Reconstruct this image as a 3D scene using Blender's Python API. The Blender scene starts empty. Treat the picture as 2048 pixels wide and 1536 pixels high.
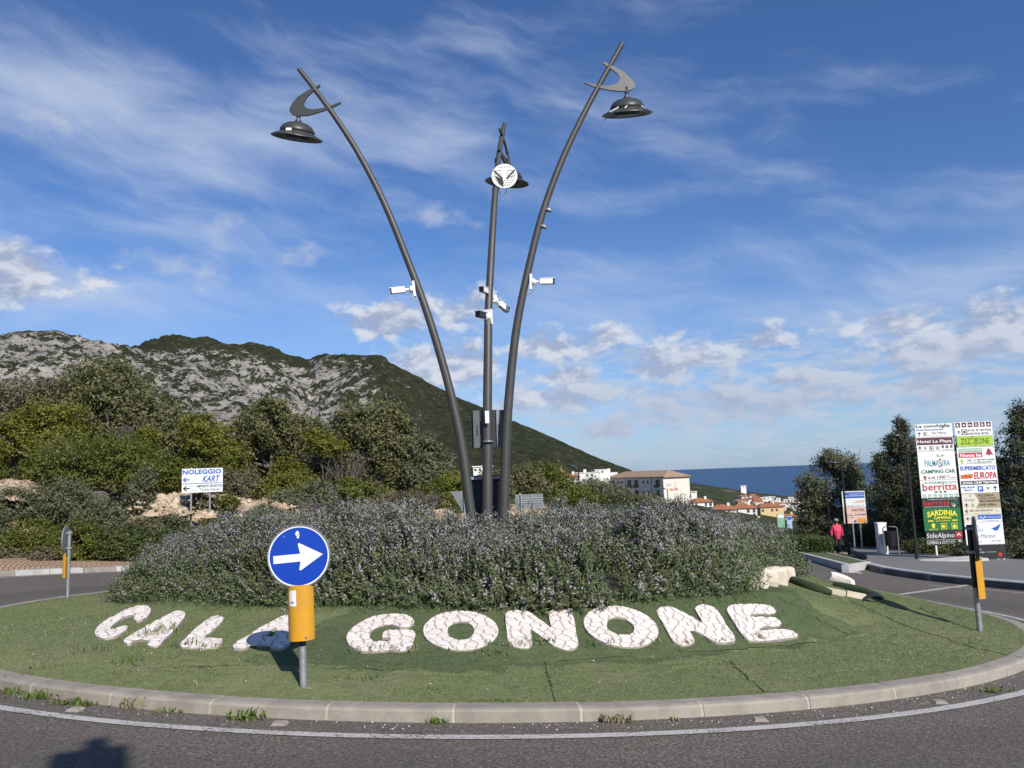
import bpy, bmesh, math, random
import numpy as np
from mathutils import Vector, Matrix
from mathutils.geometry import tessellate_polygon
from mathutils import noise as mnoise

S = bpy.context.scene
C = S.collection
R = math.radians

# ------------------------------------------------------------------ camera
FPX, ROLL, PITCH = 1540.0, R(2.1), R(6.75)          # focal length in px of a 2048 wide frame
cam = bpy.data.cameras.new('camera')
cam.sensor_width = 36.0
cam.lens = 36.0 * FPX / 2048.0
cam.clip_start = 0.1
cam.clip_end = 120000
co = bpy.data.objects.new('camera', cam)
C.objects.link(co)
co.matrix_world = (Matrix.Translation((0, 0, 0)) @ Matrix.Rotation(R(90) + PITCH, 4, 'X') @ Matrix.Rotation(-ROLL, 4, 'Z'))
S.camera = co

# ------------------------------------------------------------------ light and exposure
SUN_AZ, SUN_EL = R(153.5), R(36)                    # clockwise from +Y (the way the camera looks)
sl = bpy.data.lights.new('sun', 'SUN')
sl.energy = 5.0
sl.angle = R(0.53)
sl.color = (1.0, 0.94, 0.86)
so = bpy.data.objects.new('sun', sl)
C.objects.link(so)
sund = Vector((math.sin(SUN_AZ) * math.cos(SUN_EL), math.cos(SUN_AZ) * math.cos(SUN_EL), math.sin(SUN_EL)))
so.rotation_euler = sund.to_track_quat('Z', 'Y').to_euler()
so.location = sund * 60

S.view_settings.view_transform = 'Standard'
S.view_settings.look = 'None'
S.view_settings.exposure = 0.16
S.view_settings.gamma = 1.0
S.view_settings.use_curve_mapping = False
S.cycles.max_bounces = 6
S.cycles.transparent_max_bounces = 8


def ray(px, py):
    x = (px - 1024) / FPX
    y = -(py - 768) / FPX
    c, s = math.cos(ROLL), math.sin(ROLL)
    xr, yr = x * c + y * s, -x * s + y * c
    return np.array([xr, math.cos(PITCH) - yr * math.sin(PITCH), yr * math.cos(PITCH) + math.sin(PITCH)])


def azel(px, py):
    r = ray(px, py)
    return math.atan2(r[0], r[1]), math.atan2(r[2], math.hypot(r[0], r[1]))


# ------------------------------------------------------------------ sky with clouds (world)
W = bpy.data.worlds.new('World')
S.world = W
W.use_nodes = True
wt = W.node_tree
wt.nodes.clear()


class NT:
    """small helper for building node trees"""
    def __init__(s, tree):
        s.t = tree

    def n(s, kind, **kw):
        nd = s.t.nodes.new(kind)
        for k, v in kw.items():
            setattr(nd, k, v)
        return nd

    def put(s, sock, v):
        if hasattr(v, 'is_output'):
            s.t.links.new(v, sock)
        elif v is not None:
            sock.default_value = v

    def m(s, op, a, b=None, c=None, clamp=False):
        nd = s.n('ShaderNodeMath', operation=op)
        nd.use_clamp = clamp
        s.put(nd.inputs[0], a)
        s.put(nd.inputs[1], b)
        s.put(nd.inputs[2], c)
        return nd.outputs[0]

    def vm(s, op, a, b=None):
        nd = s.n('ShaderNodeVectorMath', operation=op)
        s.put(nd.inputs[0], a)
        s.put(nd.inputs[1], b)
        return nd.outputs['Value'] if op in ('LENGTH', 'DOT_PRODUCT') else nd.outputs[0]

    def xyz(s, x, y, z):
        nd = s.n('ShaderNodeCombineXYZ')
        for i, v in enumerate((x, y, z)):
            s.put(nd.inputs[i], v)
        return nd.outputs[0]

    def noise(s, vec, scale, detail=4.0, rough=0.55, dist=0.0, out='Fac'):
        nd = s.n('ShaderNodeTexNoise')
        s.put(nd.inputs['Vector'], vec)
        nd.inputs['Scale'].default_value = scale
        nd.inputs['Detail'].default_value = detail
        nd.inputs['Roughness'].default_value = rough
        nd.inputs['Distortion'].default_value = dist
        return nd.outputs[out]

    def rng(s, v, a, b, c=0.0, d=1.0, smooth=True):
        nd = s.n('ShaderNodeMapRange')
        nd.interpolation_type = 'SMOOTHSTEP' if smooth else 'LINEAR'
        s.put(nd.inputs['Value'], v)
        for k, q in zip(('From Min', 'From Max', 'To Min', 'To Max'), (a, b, c, d)):
            s.put(nd.inputs[k], q)
        return nd.outputs['Result']

    def mix(s, f, a, b, mode='MIX'):
        nd = s.n('ShaderNodeMix', data_type='RGBA', blend_type=mode)
        s.put(nd.inputs[0], f)
        s.put(nd.inputs[6], a)
        s.put(nd.inputs[7], b)
        return nd.outputs[2]

    def ramp(s, f, stops):
        nd = s.n('ShaderNodeValToRGB')
        e = nd.color_ramp.elements
        while len(e) < len(stops):
            e.new(0.5)
        for el, (p, c) in zip(e, stops):
            el.position = p
            el.color = (*c, 1) if len(c) == 3 else c
        s.put(nd.inputs[0], f)
        return nd.outputs[0]


def build_sky():
    k = NT(wt)
    sky = k.n('ShaderNodeTexSky', sky_type='NISHITA')
    sky.sun_disc = False
    sky.sun_elevation = SUN_EL
    sky.sun_rotation = SUN_AZ
    sky.altitude = 100
    sky.air_density = 1.0
    sky.dust_density = 0.6
    sky.ozone_density = 3.0
    tc = k.n('ShaderNodeTexCoord')
    sep = k.n('ShaderNodeSeparateXYZ')
    k.t.links.new(tc.outputs['Generated'], sep.inputs[0])
    x, y, z = sep.outputs
    az = k.m('ARCTAN2', x, y)
    el = k.m('ARCSINE', z)
    P = k.xyz(az, el, 0.0)
    warp = k.noise(P, 9.0, 3.0, 0.5, out='Color')
    wv = k.vm('SUBTRACT', warp, (0.5, 0.5, 0.5))
    sc = k.n('ShaderNodeVectorMath', operation='SCALE')
    k.put(sc.inputs[0], wv)
    sc.inputs['Scale'].default_value = 0.05
    Pw = k.vm('ADD', P, sc.outputs[0])

    def field(cells, vec):
        best = None
        for (px, py, rx, ry, st) in cells:
            a, e = azel(px, py)
            d = k.vm('SUBTRACT', vec, (a, e, 0))
            d = k.vm('DIVIDE', d, (rx / FPX, ry / FPX, 1))
            d = k.vm('LENGTH', d)
            v = k.m('MULTIPLY_ADD', d, -st, st, clamp=True)
            best = v if best is None else k.m('MAXIMUM', best, v)
        return best

    cum = [(15, 540, 120, 90, 1.2), (205, 555, 130, 45, .5),
           (775, 642, 170, 70, 1.05), (900, 625, 200, 75, .72), (865, 735, 170, 75, 1.2), (935, 730, 110, 80, 1.1),
           (1110, 692, 180, 58, .95), (1210, 675, 110, 55, .8), (1130, 757, 130, 40, 1.0), (1390, 715, 270, 62, .85), (1300, 742, 180, 52, .85),
           (1510, 688, 190, 60, .72), (1370, 665, 70, 30, .6), (1800, 648, 190, 60, .85), (1900, 690, 300, 70, .92), (2010, 650, 190, 80, .95),
           (1700, 742, 260, 60, .72), (1200, 792, 380, 55, .74), (1450, 800, 430, 75, .80), (1850, 785, 300, 60, .78), (1250, 850, 460, 60, .62), (1600, 760, 300, 60, .8), (1100, 800, 260, 60, .8),
            (2300, 640, 400, 110, .9), (2500, 560, 300, 90, .8),
           (-300, 600, 300, 90, .9), (-700, 560, 400, 110, .9)]
    f = field(cum, Pw)
    Pc = k.vm('MULTIPLY', P, (1.0, 1.7, 1.0))
    n1 = k.noise(Pc, 17.0, 9.0, 0.60, 0.15)
    dens = k.m('ADD', f, k.m('MULTIPLY_ADD', n1, 2.1, -1.30))
    a_c = k.m('MULTIPLY', k.rng(dens, 0.0, 0.5), k.rng(f, 0.02, 0.20))
    wisp = field([(345, 530, 190, 70, .8), (445, 470, 90, 50, .7), (565, 500, 150, 50, .7), (865, 428, 170, 60, .7), (90, 225, 200, 50, .65), (200, 555, 130, 40, .6), (1365, 665, 90, 30, .6), (1840, 610, 90, 40, .7)], Pw)
    a_w = k.m('MULTIPLY', k.rng(k.m('ADD', wisp, k.m('MULTIPLY_ADD', n1, 2.1, -1.40)), 0.0, 0.75), k.rng(wisp, .02, .3, 0, .55))
    # the same cloud sampled a little towards the sun: where it is thinner there, this side is bright
    Po = k.vm('ADD', Pc, (0.010, 0.020, 0.0))
    n2 = k.noise(Po, 17.0, 9.0, 0.60, 0.15)
    lit = k.rng(k.m('SUBTRACT', n1, n2), -0.10, 0.12)
    thick = k.rng(dens, 0.1, 0.75)
    c_col = k.mix(lit, (0.42, 0.49, 0.64, 1), (0.92, 0.92, 0.93, 1))
    lowc = k.m('MULTIPLY', k.rng(el, R(2), R(11), .72, .0), k.rng(az, R(-2), R(8)))
    c_col = k.mix(k.m('ADD', k.m('MULTIPLY', thick, 0.22), lowc), c_col, (0.50, 0.57, 0.70, 1))

    cir = [(120, 190, 560, 170, 1.05), (520, 270, 600, 170, .95), (950, 280, 800, 170, .75), (300, 450, 560, 100, .62), (200, 590, 700, 100, .75),
           (1250, 560, 700, 110, .62), (1850, 430, 700, 150, .45), (1200, 620, 1600, 120, .55), (1300, 390, 500, 60, .45), (1900, 560, 600, 120, .6),
           (700, 90, 700, 90, .40), (1900, 130, 800, 130, .36), (-500, 300, 700, 300, .7), (2700, 400, 700, 300, .5)]
    g = field(cir, P)
    rot = k.n('ShaderNodeVectorRotate', rotation_type='Z_AXIS')
    k.put(rot.inputs['Vector'], Pw)
    rot.inputs['Angle'].default_value = R(13)
    st = k.vm('MULTIPLY', rot.outputs[0], (1.6, 6.0, 1.0))
    n3 = k.noise(st, 2.2, 9.0, 0.58, 0.25)
    st2 = k.vm('MULTIPLY', rot.outputs[0], (3.0, 30.0, 1.0))
    n4 = k.noise(st2, 3.0, 6.0, 0.6, 0.3)
    q = k.m('ADD', k.m('MULTIPLY_ADD', n3, 1.9, -1.05), k.m('MULTIPLY_ADD', n4, 0.20, -0.10))
    a_ci = k.m('MULTIPLY', k.rng(k.m('ADD', q, k.m('MULTIPLY', g, 0.9)), -0.05, 1.0), 0.74)
    # thin milky veil low over the horizon
    low = k.rng(el, 0.0, R(20), 0.40, 0.0)

    base = k.mix(1.0, sky.outputs[0], SKY_TINT, 'MULTIPLY')
    low2 = field([(1400, 800, 900, 190, 1.0), (1900, 740, 700, 170, .9), (2600, 780, 700, 200, .9), (-500, 640, 500, 120, .8)], P)
    n5 = k.noise(k.vm('MULTIPLY', Pw, (4.5, 24.0, 1.0)), 3.4, 8.0, 0.62, 0.2)
    a_st = k.m('MULTIPLY', k.m('MULTIPLY', k.rng(n5, .40, .66), k.rng(low2, .05, .7)), .85)
    b = k.mix(low, base, (5.2, 6.6, 8.9, 1))
    b = k.mix(a_st, b, (5.9, 6.7, 8.1, 1))
    b = k.mix(a_ci, b, (6.3, 7.3, 9.2, 1))
    b = k.mix(a_w, b, (7.0, 7.4, 8.3, 1))
    cc = k.mix(1.0, c_col, (9.2, 9.5, 10.2, 1), 'MULTIPLY')
    b = k.mix(k.m('MULTIPLY', a_c, 0.93), b, cc)
    bg = k.n('ShaderNodeBackground')
    bg.inputs['Strength'].default_value = 0.080
    k.put(bg.inputs['Color'], b)
    out = k.n('ShaderNodeOutputWorld')
    k.t.links.new(bg.outputs[0], out.inputs[0])


SKY_TINT = (0.72, 0.98, 1.38, 1)
build_sky()

# ------------------------------------------------------------------ ground geometry
CX, CY, RK = -0.54, 14.6, 8.47                       # centre and radius of the roundabout island


def ss(a, b, x):
    t = np.clip((x - a) / (b - a), 0, 1)
    return t * t * (3 - 2 * t)


def plane(x, y):                                    # the sloping plane the junction lies on
    return -1.88 - .04 * x - .065 * (y - 6.14)


def hm(x, y):                                       # height of the island's turf above that plane
    dx, dy = x - CX, y - CY
    r = np.hypot(dx, dy)
    th = np.arctan2(dx, -dy)
    xr = np.clip(x, -5, 4)
    rc = 7.35 - .13 * xr
    ht = np.clip(.645 + .025 * xr, .45, .74)
    bank = .25 + (ht - .25) * np.clip((rc - r) / (rc - 6.1), 0, 1)
    lowp = .10 + .15 * np.clip((8.28 - r) / (8.28 - rc), 0, 1)
    h = np.where(r > rc, lowp, bank)
    cone = .10 + (ht - .10) * np.clip((8.28 - r) / (8.28 - 5.2), 0, 1)
    w = ss(.62, .95, np.abs(th + .03))
    h = h * (1 - w) + cone * w
    return h + .25 * ss(6.0, 2.0, r)


def surf(x, y):
    return plane(x, y) + hm(x, y)


def G(px, py, h=0.0):                               # where a sight line meets the plane lifted by h
    r = ray(px, py)
    t = (-1.88 + .065 * 6.14 + h) / (r[2] + .04 * r[0] + .065 * r[1])
    return r * t


def D(px, py, d):                                   # point of a sight line at forward distance d
    r = ray(px, py)
    return r * d / r[1]


def hit(px, py):
    r = ray(px, py)
    ts = np.linspace(4, 26, 6000)
    f = ts * r[2] - surf(ts * r[0], ts * r[1])
    i = np.where(f < 0)[0]
    return r * ts[i[0]] if len(i) else G(px, py, .3)


def vnoise(x, y, seed=0):                           # cheap smooth value noise on arrays
    xi, yi = np.floor(x).astype(np.int64), np.floor(y).astype(np.int64)
    xf, yf = x - xi, y - yi
    u, v = xf * xf * (3 - 2 * xf), yf * yf * (3 - 2 * yf)

    def h(a, b):
        n = (a * 374761393 + b * 668265263 + seed * 1442695041) & 0x7fffffff
        n = ((n ^ (n >> 13)) * 1274126177) & 0x7fffffff
        return ((n ^ (n >> 16)) & 0xffff) / 65535.0
    return (h(xi, yi) * (1 - u) + h(xi + 1, yi) * u) * (1 - v) + (h(xi, yi + 1) * (1 - u) + h(xi + 1, yi + 1) * u) * v


def fbm(x, y, oct=5, seed=0, gain=.5):
    a, s, t = 1.0, 0.0, 0.0
    for i in range(oct):
        s = s + a * vnoise(x * 2 ** i + 17.3 * i, y * 2 ** i - 9.1 * i, seed + i)
        t += a
        a *= gain
    return s / t


def BANK(x, y):                                     # scrubby bank beyond the far left pavement
    r = np.hypot(x - CX, y - CY)
    w = ss(5.0, -3.0, x - .12 * (y - 25))
    return w * (3.0 * ss(21.0, 28.5, r) + .5 * ss(28, 45, r)) * (0.85 + .3 * fbm(x * .25, y * .25, 3, 5))


def TERR(x, y):
    d = np.hypot(x, y)
    az = np.degrees(np.arctan2(x, y))
    k60 = 60.0 / np.maximum(d, 60.0)
    near = plane(x * k60, y * k60)
    slope = np.interp(az, [-180, -40, -5, 5, 13, 20, 30, 60, 180], [0, 0, -.004, -.012, -.025, -.058, -.07, -.07, 0])
    left = ss(2, -12, az)
    near = near * (1 - left * ss(30, 70, d)) + left * ss(30, 70, d) * (-2.5)
    return near + slope * np.maximum(d - 60, 0) + BANK(x, y) * ss(75, 50, d)


# ------------------------------------------------------------------ object helpers
MATS = {}


def mat(name, col=(.5, .5, .5), rough=.6, metal=0.0, spec=.5, var=0.0, vscale=8.0, bump=0.0, bscale=40.0, island=0.0, objvar=0.0,
        detail=5.0, dark=None, dirt=0.0, transl=0.0):
    """Principled material; colour wanders by noise (var), per loose piece (island) or per object (objvar)."""
    if name in MATS:
        return MATS[name]
    m = bpy.data.materials.new(name)
    m.use_nodes = True
    k = NT(m.node_tree)
    b = m.node_tree.nodes['Principled BSDF']
    b.inputs['Roughness'].default_value = rough
    b.inputs['Metallic'].default_value = metal
    b.inputs['Specular IOR Level'].default_value = spec
    tc = k.n('ShaderNodeTexCoord')
    vec = tc.outputs['Object']
    c = (*col, 1)
    if var or island or objvar or dirt:
        dk = (*(dark or tuple(q * .45 for q in col)), 1)
        lt = (*tuple(min(1, q * (1 + .6 * max(var, island, objvar))) for q in col), 1)
        if var:
            n = k.noise(vec, vscale, detail, .6)
            c = k.mix(k.m('MULTIPLY', k.rng(n, .35, .68), var), c, dk)
        if island:
            ge = k.n('ShaderNodeNewGeometry')
            f = k.m('MULTIPLY', ge.outputs['Random Per Island'], island)
            c = k.mix(f, c, dk)
            g2 = k.m('FRACT', k.m('MULTIPLY', ge.outputs['Random Per Island'], 7.31))
            c = k.mix(k.m('MULTIPLY', k.m('POWER', g2, 4.0), island * .9), c, lt)
        if objvar:
            oi = k.n('ShaderNodeObjectInfo')
            c = k.mix(k.m('MULTIPLY', oi.outputs['Random'], objvar), c, dk)
        if dirt:
            n = k.noise(vec, 1.3, 6.0, .65)
            c = k.mix(k.m('MULTIPLY', k.rng(n, .45, .75), dirt), c, (.12, .10, .075, 1))
    k.put(b.inputs['Base Color'], c)
    if bump:
        n = k.noise(vec, bscale, 4.0, .6)
        bn = k.n('ShaderNodeBump')
        bn.inputs['Strength'].default_value = bump
        bn.inputs['Distance'].default_value = .02
        k.put(bn.inputs['Height'], n)
        k.put(b.inputs['Normal'], bn.outputs[0])
    if transl:
        t = k.n('ShaderNodeBsdfTranslucent')
        k.put(t.inputs['Color'], c)
        mx = k.n('ShaderNodeMixShader')
        mx.inputs[0].default_value = transl
        k.t.links.new(b.outputs[0], mx.inputs[1])
        k.t.links.new(t.outputs[0], mx.inputs[2])
        k.t.links.new(mx.outputs[0], m.node_tree.nodes['Material Output'].inputs[0])
    MATS[name] = m
    return m


class MB:
    """collects shapes; build() links them as ONE mesh object"""
    def __init__(s):
        s.v, s.f, s.mi, s.m = [], [], [], 0

    def add(s, vs, fs):
        o = len(s.v)
        s.v += [tuple(map(float, p)) for p in vs]
        for f in fs:
            s.f.append([i + o for i in f])
            s.mi.append(s.m)
        return s

    def box(s, c, size, rz=0.0, rot=None):
        hx, hy, hz = (q / 2 for q in size)
        M = rot if rot is not None else Matrix.Rotation(rz, 3, 'Z')
        vs = [Vector(c) + M @ Vector((a * hx, b * hy, d * hz)) for d in (-1, 1) for b in (-1, 1) for a in (-1, 1)]
        return s.add(vs, [(0, 2, 3, 1), (4, 5, 7, 6), (0, 1, 5, 4), (2, 6, 7, 3), (0, 4, 6, 2), (1, 3, 7, 5)])

    def tube(s, pts, rad, n=10, cap=True):
        pts = [Vector(p) for p in pts]
        rad = [rad] * len(pts) if not hasattr(rad, '__len__') else rad
        rings, up = [], None
        for i, p in enumerate(pts):
            t = (pts[min(i + 1, len(pts) - 1)] - pts[max(i - 1, 0)]).normalized()
            if up is None:
                up = Vector((0, 0, 1)) if abs(t.z) < .9 else Vector((1, 0, 0))
            a = t.cross(up).normalized()
            b = t.cross(a).normalized()
            up = -b if False else up
            rings.append([p + (a * math.cos(2 * math.pi * j / n) + b * math.sin(2 * math.pi * j / n)) * rad[i] for j in range(n)])
        vs = [q for r_ in rings for q in r_]
        fs = [(i * n + j, i * n + (j + 1) % n, (i + 1) * n + (j + 1) % n, (i + 1) * n + j) for i in range(len(pts) - 1) for j in range(n)]
        if cap:
            fs += [tuple(range(n))[::-1], tuple(range((len(pts) - 1) * n, len(pts) * n))]
        return s.add(vs, fs)

    def lathe(s, prof, M=None, n=28):
        M = M or Matrix.Identity(4)
        vs = [M @ Vector((r_ * math.cos(2 * math.pi * j / n), r_ * math.sin(2 * math.pi * j / n), z)) for r_, z in prof for j in range(n)]
        fs = [(i * n + j, i * n + (j + 1) % n, (i + 1) * n + (j + 1) % n, (i + 1) * n + j) for i in range(len(prof) - 1) for j in range(n)]
        return s.add(vs, fs)

    def prism(s, poly, to3, d0, d1):
        """poly: 2D outline; to3(u, v, d) -> point; extruded from d0 to d1"""
        n = len(poly)
        vs = [to3(u, v, d0) for u, v in poly] + [to3(u, v, d1) for u, v in poly]
        tri = tessellate_polygon([[Vector((u, v, 0)) for u, v in poly]])
        fs = [tuple(t)[::-1] for t in tri] + [tuple(i + n for i in t) for t in tri]
        fs += [(i, (i + 1) % n, (i + 1) % n + n, i + n) for i in range(n)]
        return s.add(vs, fs)

    def mesh(s, name, mats, origin=(0, 0, 0), smooth=False):
        me = bpy.data.meshes.new(name)
        ox, oy, oz = origin
        me.from_pydata([(a - ox, b - oy, c - oz) for a, b, c in s.v], [], s.f)
        for m_ in (mats if isinstance(mats, (list, tuple)) else [mats]):
            me.materials.append(m_)
        if max(s.mi, default=0) > 0:
            me.polygons.foreach_set('material_index', s.mi)
        if smooth:
            me.polygons.foreach_set('use_smooth', [True] * len(me.polygons))
        me.update()
        return me

    def build(s, name, mats, parent=None, smooth=False, fix=True, local=False):
        org = (0, 0, 0) if (parent is None or local) else world_loc(parent)
        me = s.mesh(name, mats, org, smooth)
        if fix:
            bm = bmesh.new()
            bm.from_mesh(me)
            bmesh.ops.recalc_face_normals(bm, faces=bm.faces)
            bm.to_mesh(me)
            bm.free()
        if smooth:
            auto_smooth(me)
        return link(name, me, parent)


def auto_smooth(me, ang=R(38)):
    bm = bmesh.new()
    bm.from_mesh(me)
    for e in bm.edges:
        if len(e.link_faces) == 2 and e.calc_face_angle(0) > ang:
            e.smooth = False
    bm.to_mesh(me)
    bm.free()


def link(name, me, parent=None):
    o = bpy.data.objects.new(name, me)
    C.objects.link(o)
    if parent is not None:
        o.parent = parent
    return o


def world_loc(o):
    p = Vector(o.location)
    while o.parent is not None:
        o = o.parent
        p = p + Vector(o.location)
    return p


def tag(o, label=None, cat=None, group=None, kind=None):
    for k_, v in (('label', label), ('category', cat), ('group', group), ('kind', kind)):
        if v:
            o[k_] = v
    return o


def thing(name, label, cat, loc, group=None, rz=0.0):
    o = bpy.data.objects.new(name, None)
    o.empty_display_size = .2
    C.objects.link(o)
    o.location = Vector(tuple(map(float, loc)))
    o.rotation_euler = (0, 0, rz)
    return tag(o, label, cat, group)


def raw_mesh(name, V, F4, m, fm=None):
    """fast mesh from arrays (quads or triangles)"""
    V = np.asarray(V, dtype=np.float32).reshape(-1, 3)
    F4 = np.asarray(F4, dtype=np.int32)
    me = bpy.data.meshes.new(name)
    n, k_ = F4.shape
    me.vertices.add(len(V))
    me.vertices.foreach_set('co', V.ravel())
    me.loops.add(n * k_)
    me.loops.foreach_set('vertex_index', F4.ravel())
    me.polygons.add(n)
    me.polygons.foreach_set('loop_start', np.arange(0, n * k_, k_, dtype=np.int32))
    for q in (m if isinstance(m, (list, tuple)) else [m]):
        me.materials.append(q)
    if fm is not None:
        me.polygons.foreach_set('material_index', np.asarray(fm, dtype=np.int32))
    me.update()
    me.validate()
    return me


def grid_mesh(name, X, Y, Z, m, wrap=False, fm=None, smooth=True):
    a, b = X.shape
    idx = np.arange(a * b).reshape(a, b)
    if wrap:
        i0, i1 = idx[:-1], idx[1:]
        F = np.stack([i0, np.roll(i0, -1, 1), np.roll(i1, -1, 1), i1], -1).reshape(-1, 4)
    else:
        F = np.stack([idx[:-1, :-1], idx[:-1, 1:], idx[1:, 1:], idx[1:, :-1]], -1).reshape(-1, 4)
    me = raw_mesh(name, np.stack([X, Y, Z], -1), F, m, fm)
    if smooth:
        me.polygons.foreach_set('use_smooth', np.ones(len(me.polygons), dtype=bool))
    return me


_txt = {}


def text_arrays(s, bold):
    key = (s, bold)
    if key not in _txt:
        cu = bpy.data.curves.new('lettering', 'FONT')
        cu.body = s
        cu.resolution_u = 2
        cu.offset = bold
        ob = bpy.data.objects.new('lettering', cu)
        me = bpy.data.meshes.new_from_object(ob)
        v = np.array([q.co[:2] for q in me.vertices]) if len(me.vertices) else np.zeros((1, 2))
        f = [tuple(p.vertices) for p in me.polygons]
        bpy.data.objects.remove(ob)
        bpy.data.meshes.remove(me)
        lo, hi = v.min(0), v.max(0)
        _txt[key] = ((v - (lo + hi) / 2) / np.maximum(hi - lo, 1e-6), f)
    return _txt[key]


class Print:
    """flat print on a board face: shapes in board coordinates, u right, v down, metres"""
    def __init__(s, to3):
        s.to3, s.b, s.names = to3, MB(), []

    def slot(s, m):
        if m not in s.names:
            s.names.append(m)
        s.b.m = s.names.index(m)

    def text(s, t, u, v, w, h, m, bold=.012, skew=0.0, lift=.009, arc=0.0):
        """text filling a w x h box centred on (u, v)"""
        V, F = text_arrays(t, bold)
        s.slot(m)
        s.b.add([s.to3(u + a * w + skew * b * h, v - b * h + arc * (a * a * 4) * h, lift) for a, b in V], F)

    def poly(s, pts, m, lift=.003):
        s.slot(m)
        tri = tessellate_polygon([[Vector((p[0], p[1], 0)) for p in pts]])
        s.b.add([s.to3(p[0], p[1], lift) for p in pts], [tuple(t) for t in tri])

    def rect(s, u0, v0, u1, v1, m, lift=.003):
        s.slot(m)
        s.b.add([s.to3(u0, v0, lift), s.to3(u1, v0, lift), s.to3(u1, v1, lift), s.to3(u0, v1, lift)], [(0, 1, 2, 3)])

    def ring(s, u0, v0, u1, v1, t, m, lift=.0045):
        s.rect(u0, v0, u1, v0 + t, m, lift)
        s.rect(u0, v1 - t, u1, v1, m, lift)
        s.rect(u0, v0 + t, u0 + t, v1 - t, m, lift)
        s.rect(u1 - t, v0 + t, u1, v1 - t, m, lift)

    def arrow(s, u, v, sz, m, d='up', lift=.0045):
        a = [(-.09, .5), (.09, .5), (.09, -.15), (.33, .1), (.42, 0), (0, -.5), (-.42, 0), (-.33, .1), (-.09, -.15)]
        if d == 'left':
            a = [(q, -p) for p, q in a]
        s.poly([(u + p * sz, v + q * sz) for p, q in a], m, lift)

    def block(s, u, v, sz, m, lift=.0045):
        a = [(-.22, .5), (.22, .5), (.22, 0), (.5, 0), (0, -.5), (-.5, 0), (-.22, 0)]
        s.poly([(u + p * sz, v + q * sz) for p, q in a], m, lift)

    def disc(s, u, v, r_, m, lift=.003, n=20, ry=None):
        ry = ry or r_
        s.poly([(u + r_ * math.cos(2 * math.pi * i / n), v + ry * math.sin(2 * math.pi * i / n)) for i in range(n)], m, lift)

    def build(s, name, parent):
        return s.b.build(name, [MATS[q] for q in s.names], parent, fix=False)


# ------------------------------------------------------------------ materials
mat('pole_grey', (.062, .060, .055), .5, .15, var=.25, vscale=5, bump=.05)
mat('hood_grey', (.055, .057, .054), .42, .2, var=.25, vscale=7)
mat('black_metal', (.012, .012, .013), .45)
mat('dark_panel', (.022, .025, .03), .45, var=.2)
mat('galvanised', (.42, .43, .44), .45, .6, var=.4, vscale=14, dirt=.25)
mat('sign_back', (.20, .215, .225), .55, .2, var=.3, vscale=6, dirt=.15)
mat('white_plastic', (.78, .78, .76), .4, dirt=.06)
mat('white_paint', (.78, .78, .76), .5, var=.1)
mat('board_white', (.70, .71, .70), .5, var=.12, vscale=3)
mat('sign_blue', (.004, .045, .36), .35, var=.12, vscale=3, dark=(.006, .07, .42))
mat('sign_yellow', (.60, .29, .012), .42, var=.5, vscale=7, dark=(.44, .23, .05), dirt=.18)
mat('paper', (.72, .72, .68), .8)
mat('glass_dark', (.01, .011, .012), .45, spec=.2)
mat('print_black', (.018, .018, .018), .5)
mat('print_maroon', (.085, .012, .03), .5)
mat('print_red', (.42, .02, .025), .5)
mat('print_darkred', (.25, .02, .03), .5)
mat('print_green', (.01, .17, .07), .5)
mat('print_pale_green', (.20, .38, .28), .5)
mat('print_teal', (.06, .30, .38), .5)
mat('print_blue', (.015, .10, .38), .5)
mat('print_pale_blue', (.30, .42, .60), .5)
mat('print_yellow', (.75, .65, .03), .5)
mat('print_lime', (.32, .50, .03), .5)
mat('print_orange', (.62, .25, .02), .5)
mat('print_grey', (.22, .23, .24), .5)
mat('print_tan', (.30, .26, .16), .6)
mat('print_cream', (.58, .55, .44), .6)
mat('print_pink', (.60, .42, .36), .6)
mat('camping_green', (.008, .13, .035), .5)
mat('limestone', (.74, .69, .645), .75, var=.22, vscale=9, dark=(.60, .50, .43), bump=.25, bscale=30, objvar=.38, dirt=.12)
mat('mortar', (.43, .375, .33), .9, var=.3, bump=.3)
mat('rubble_stone', (.66, .60, .50), .85, var=.5, vscale=5, dark=(.42, .32, .22), bump=.5, bscale=22, objvar=.2)
mat('earth_stone', (.55, .44, .32), .9, var=.5, vscale=3, dark=(.36, .26, .17))
mat('kerb_concrete', (.33, .295, .245), .88, var=.5, vscale=5, dark=(.17, .15, .125), bump=.35, bscale=90, objvar=.25, dirt=.3)
mat('kerb_white', (.50, .49, .46), .85, var=.35, vscale=3, bump=.3, dirt=.3)
mat('pavement', (.165, .157, .147), .9, var=.4, vscale=.7, dark=(.13, .12, .11), bump=.3, bscale=60)
mat('kerb_joint', (.42, .38, .31), .9, var=.3)
mat('paver_clay', (.36, .25, .17), .85, var=.3, objvar=.35)
mat('stucco', (.66, .61, .52), .85, var=.12, vscale=.4)
mat('stucco_white', (.76, .74, .70), .85, var=.1, vscale=.5, objvar=.2)
mat('stucco_ochre', (.58, .42, .22), .85, var=.1)
mat('roof_tile', (.36, .135, .06), .85, var=.5, vscale=1.2, dark=(.22, .09, .05), objvar=.35)
mat('roof_brown', (.34, .235, .155), .85, var=.5, vscale=1.0, dark=(.2, .14, .1), bump=.6, bscale=4)
mat('shutter', (.07, .055, .045), .6)
mat('jacket_pink', (.62, .035, .10), .65, var=.25, vscale=9)
mat('cloth_black', (.012, .012, .015), .8)
mat('wool_grey', (.20, .21, .22), .9)
mat('skin', (.48, .27, .19), .55)
mat('hair', (.03, .02, .015), .6)
mat('bark', (.15, .125, .10), .9, var=.5, vscale=5, bump=.5, bscale=12)
mat('bark_pale', (.30, .27, .23), .9, var=.5, vscale=5)
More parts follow.
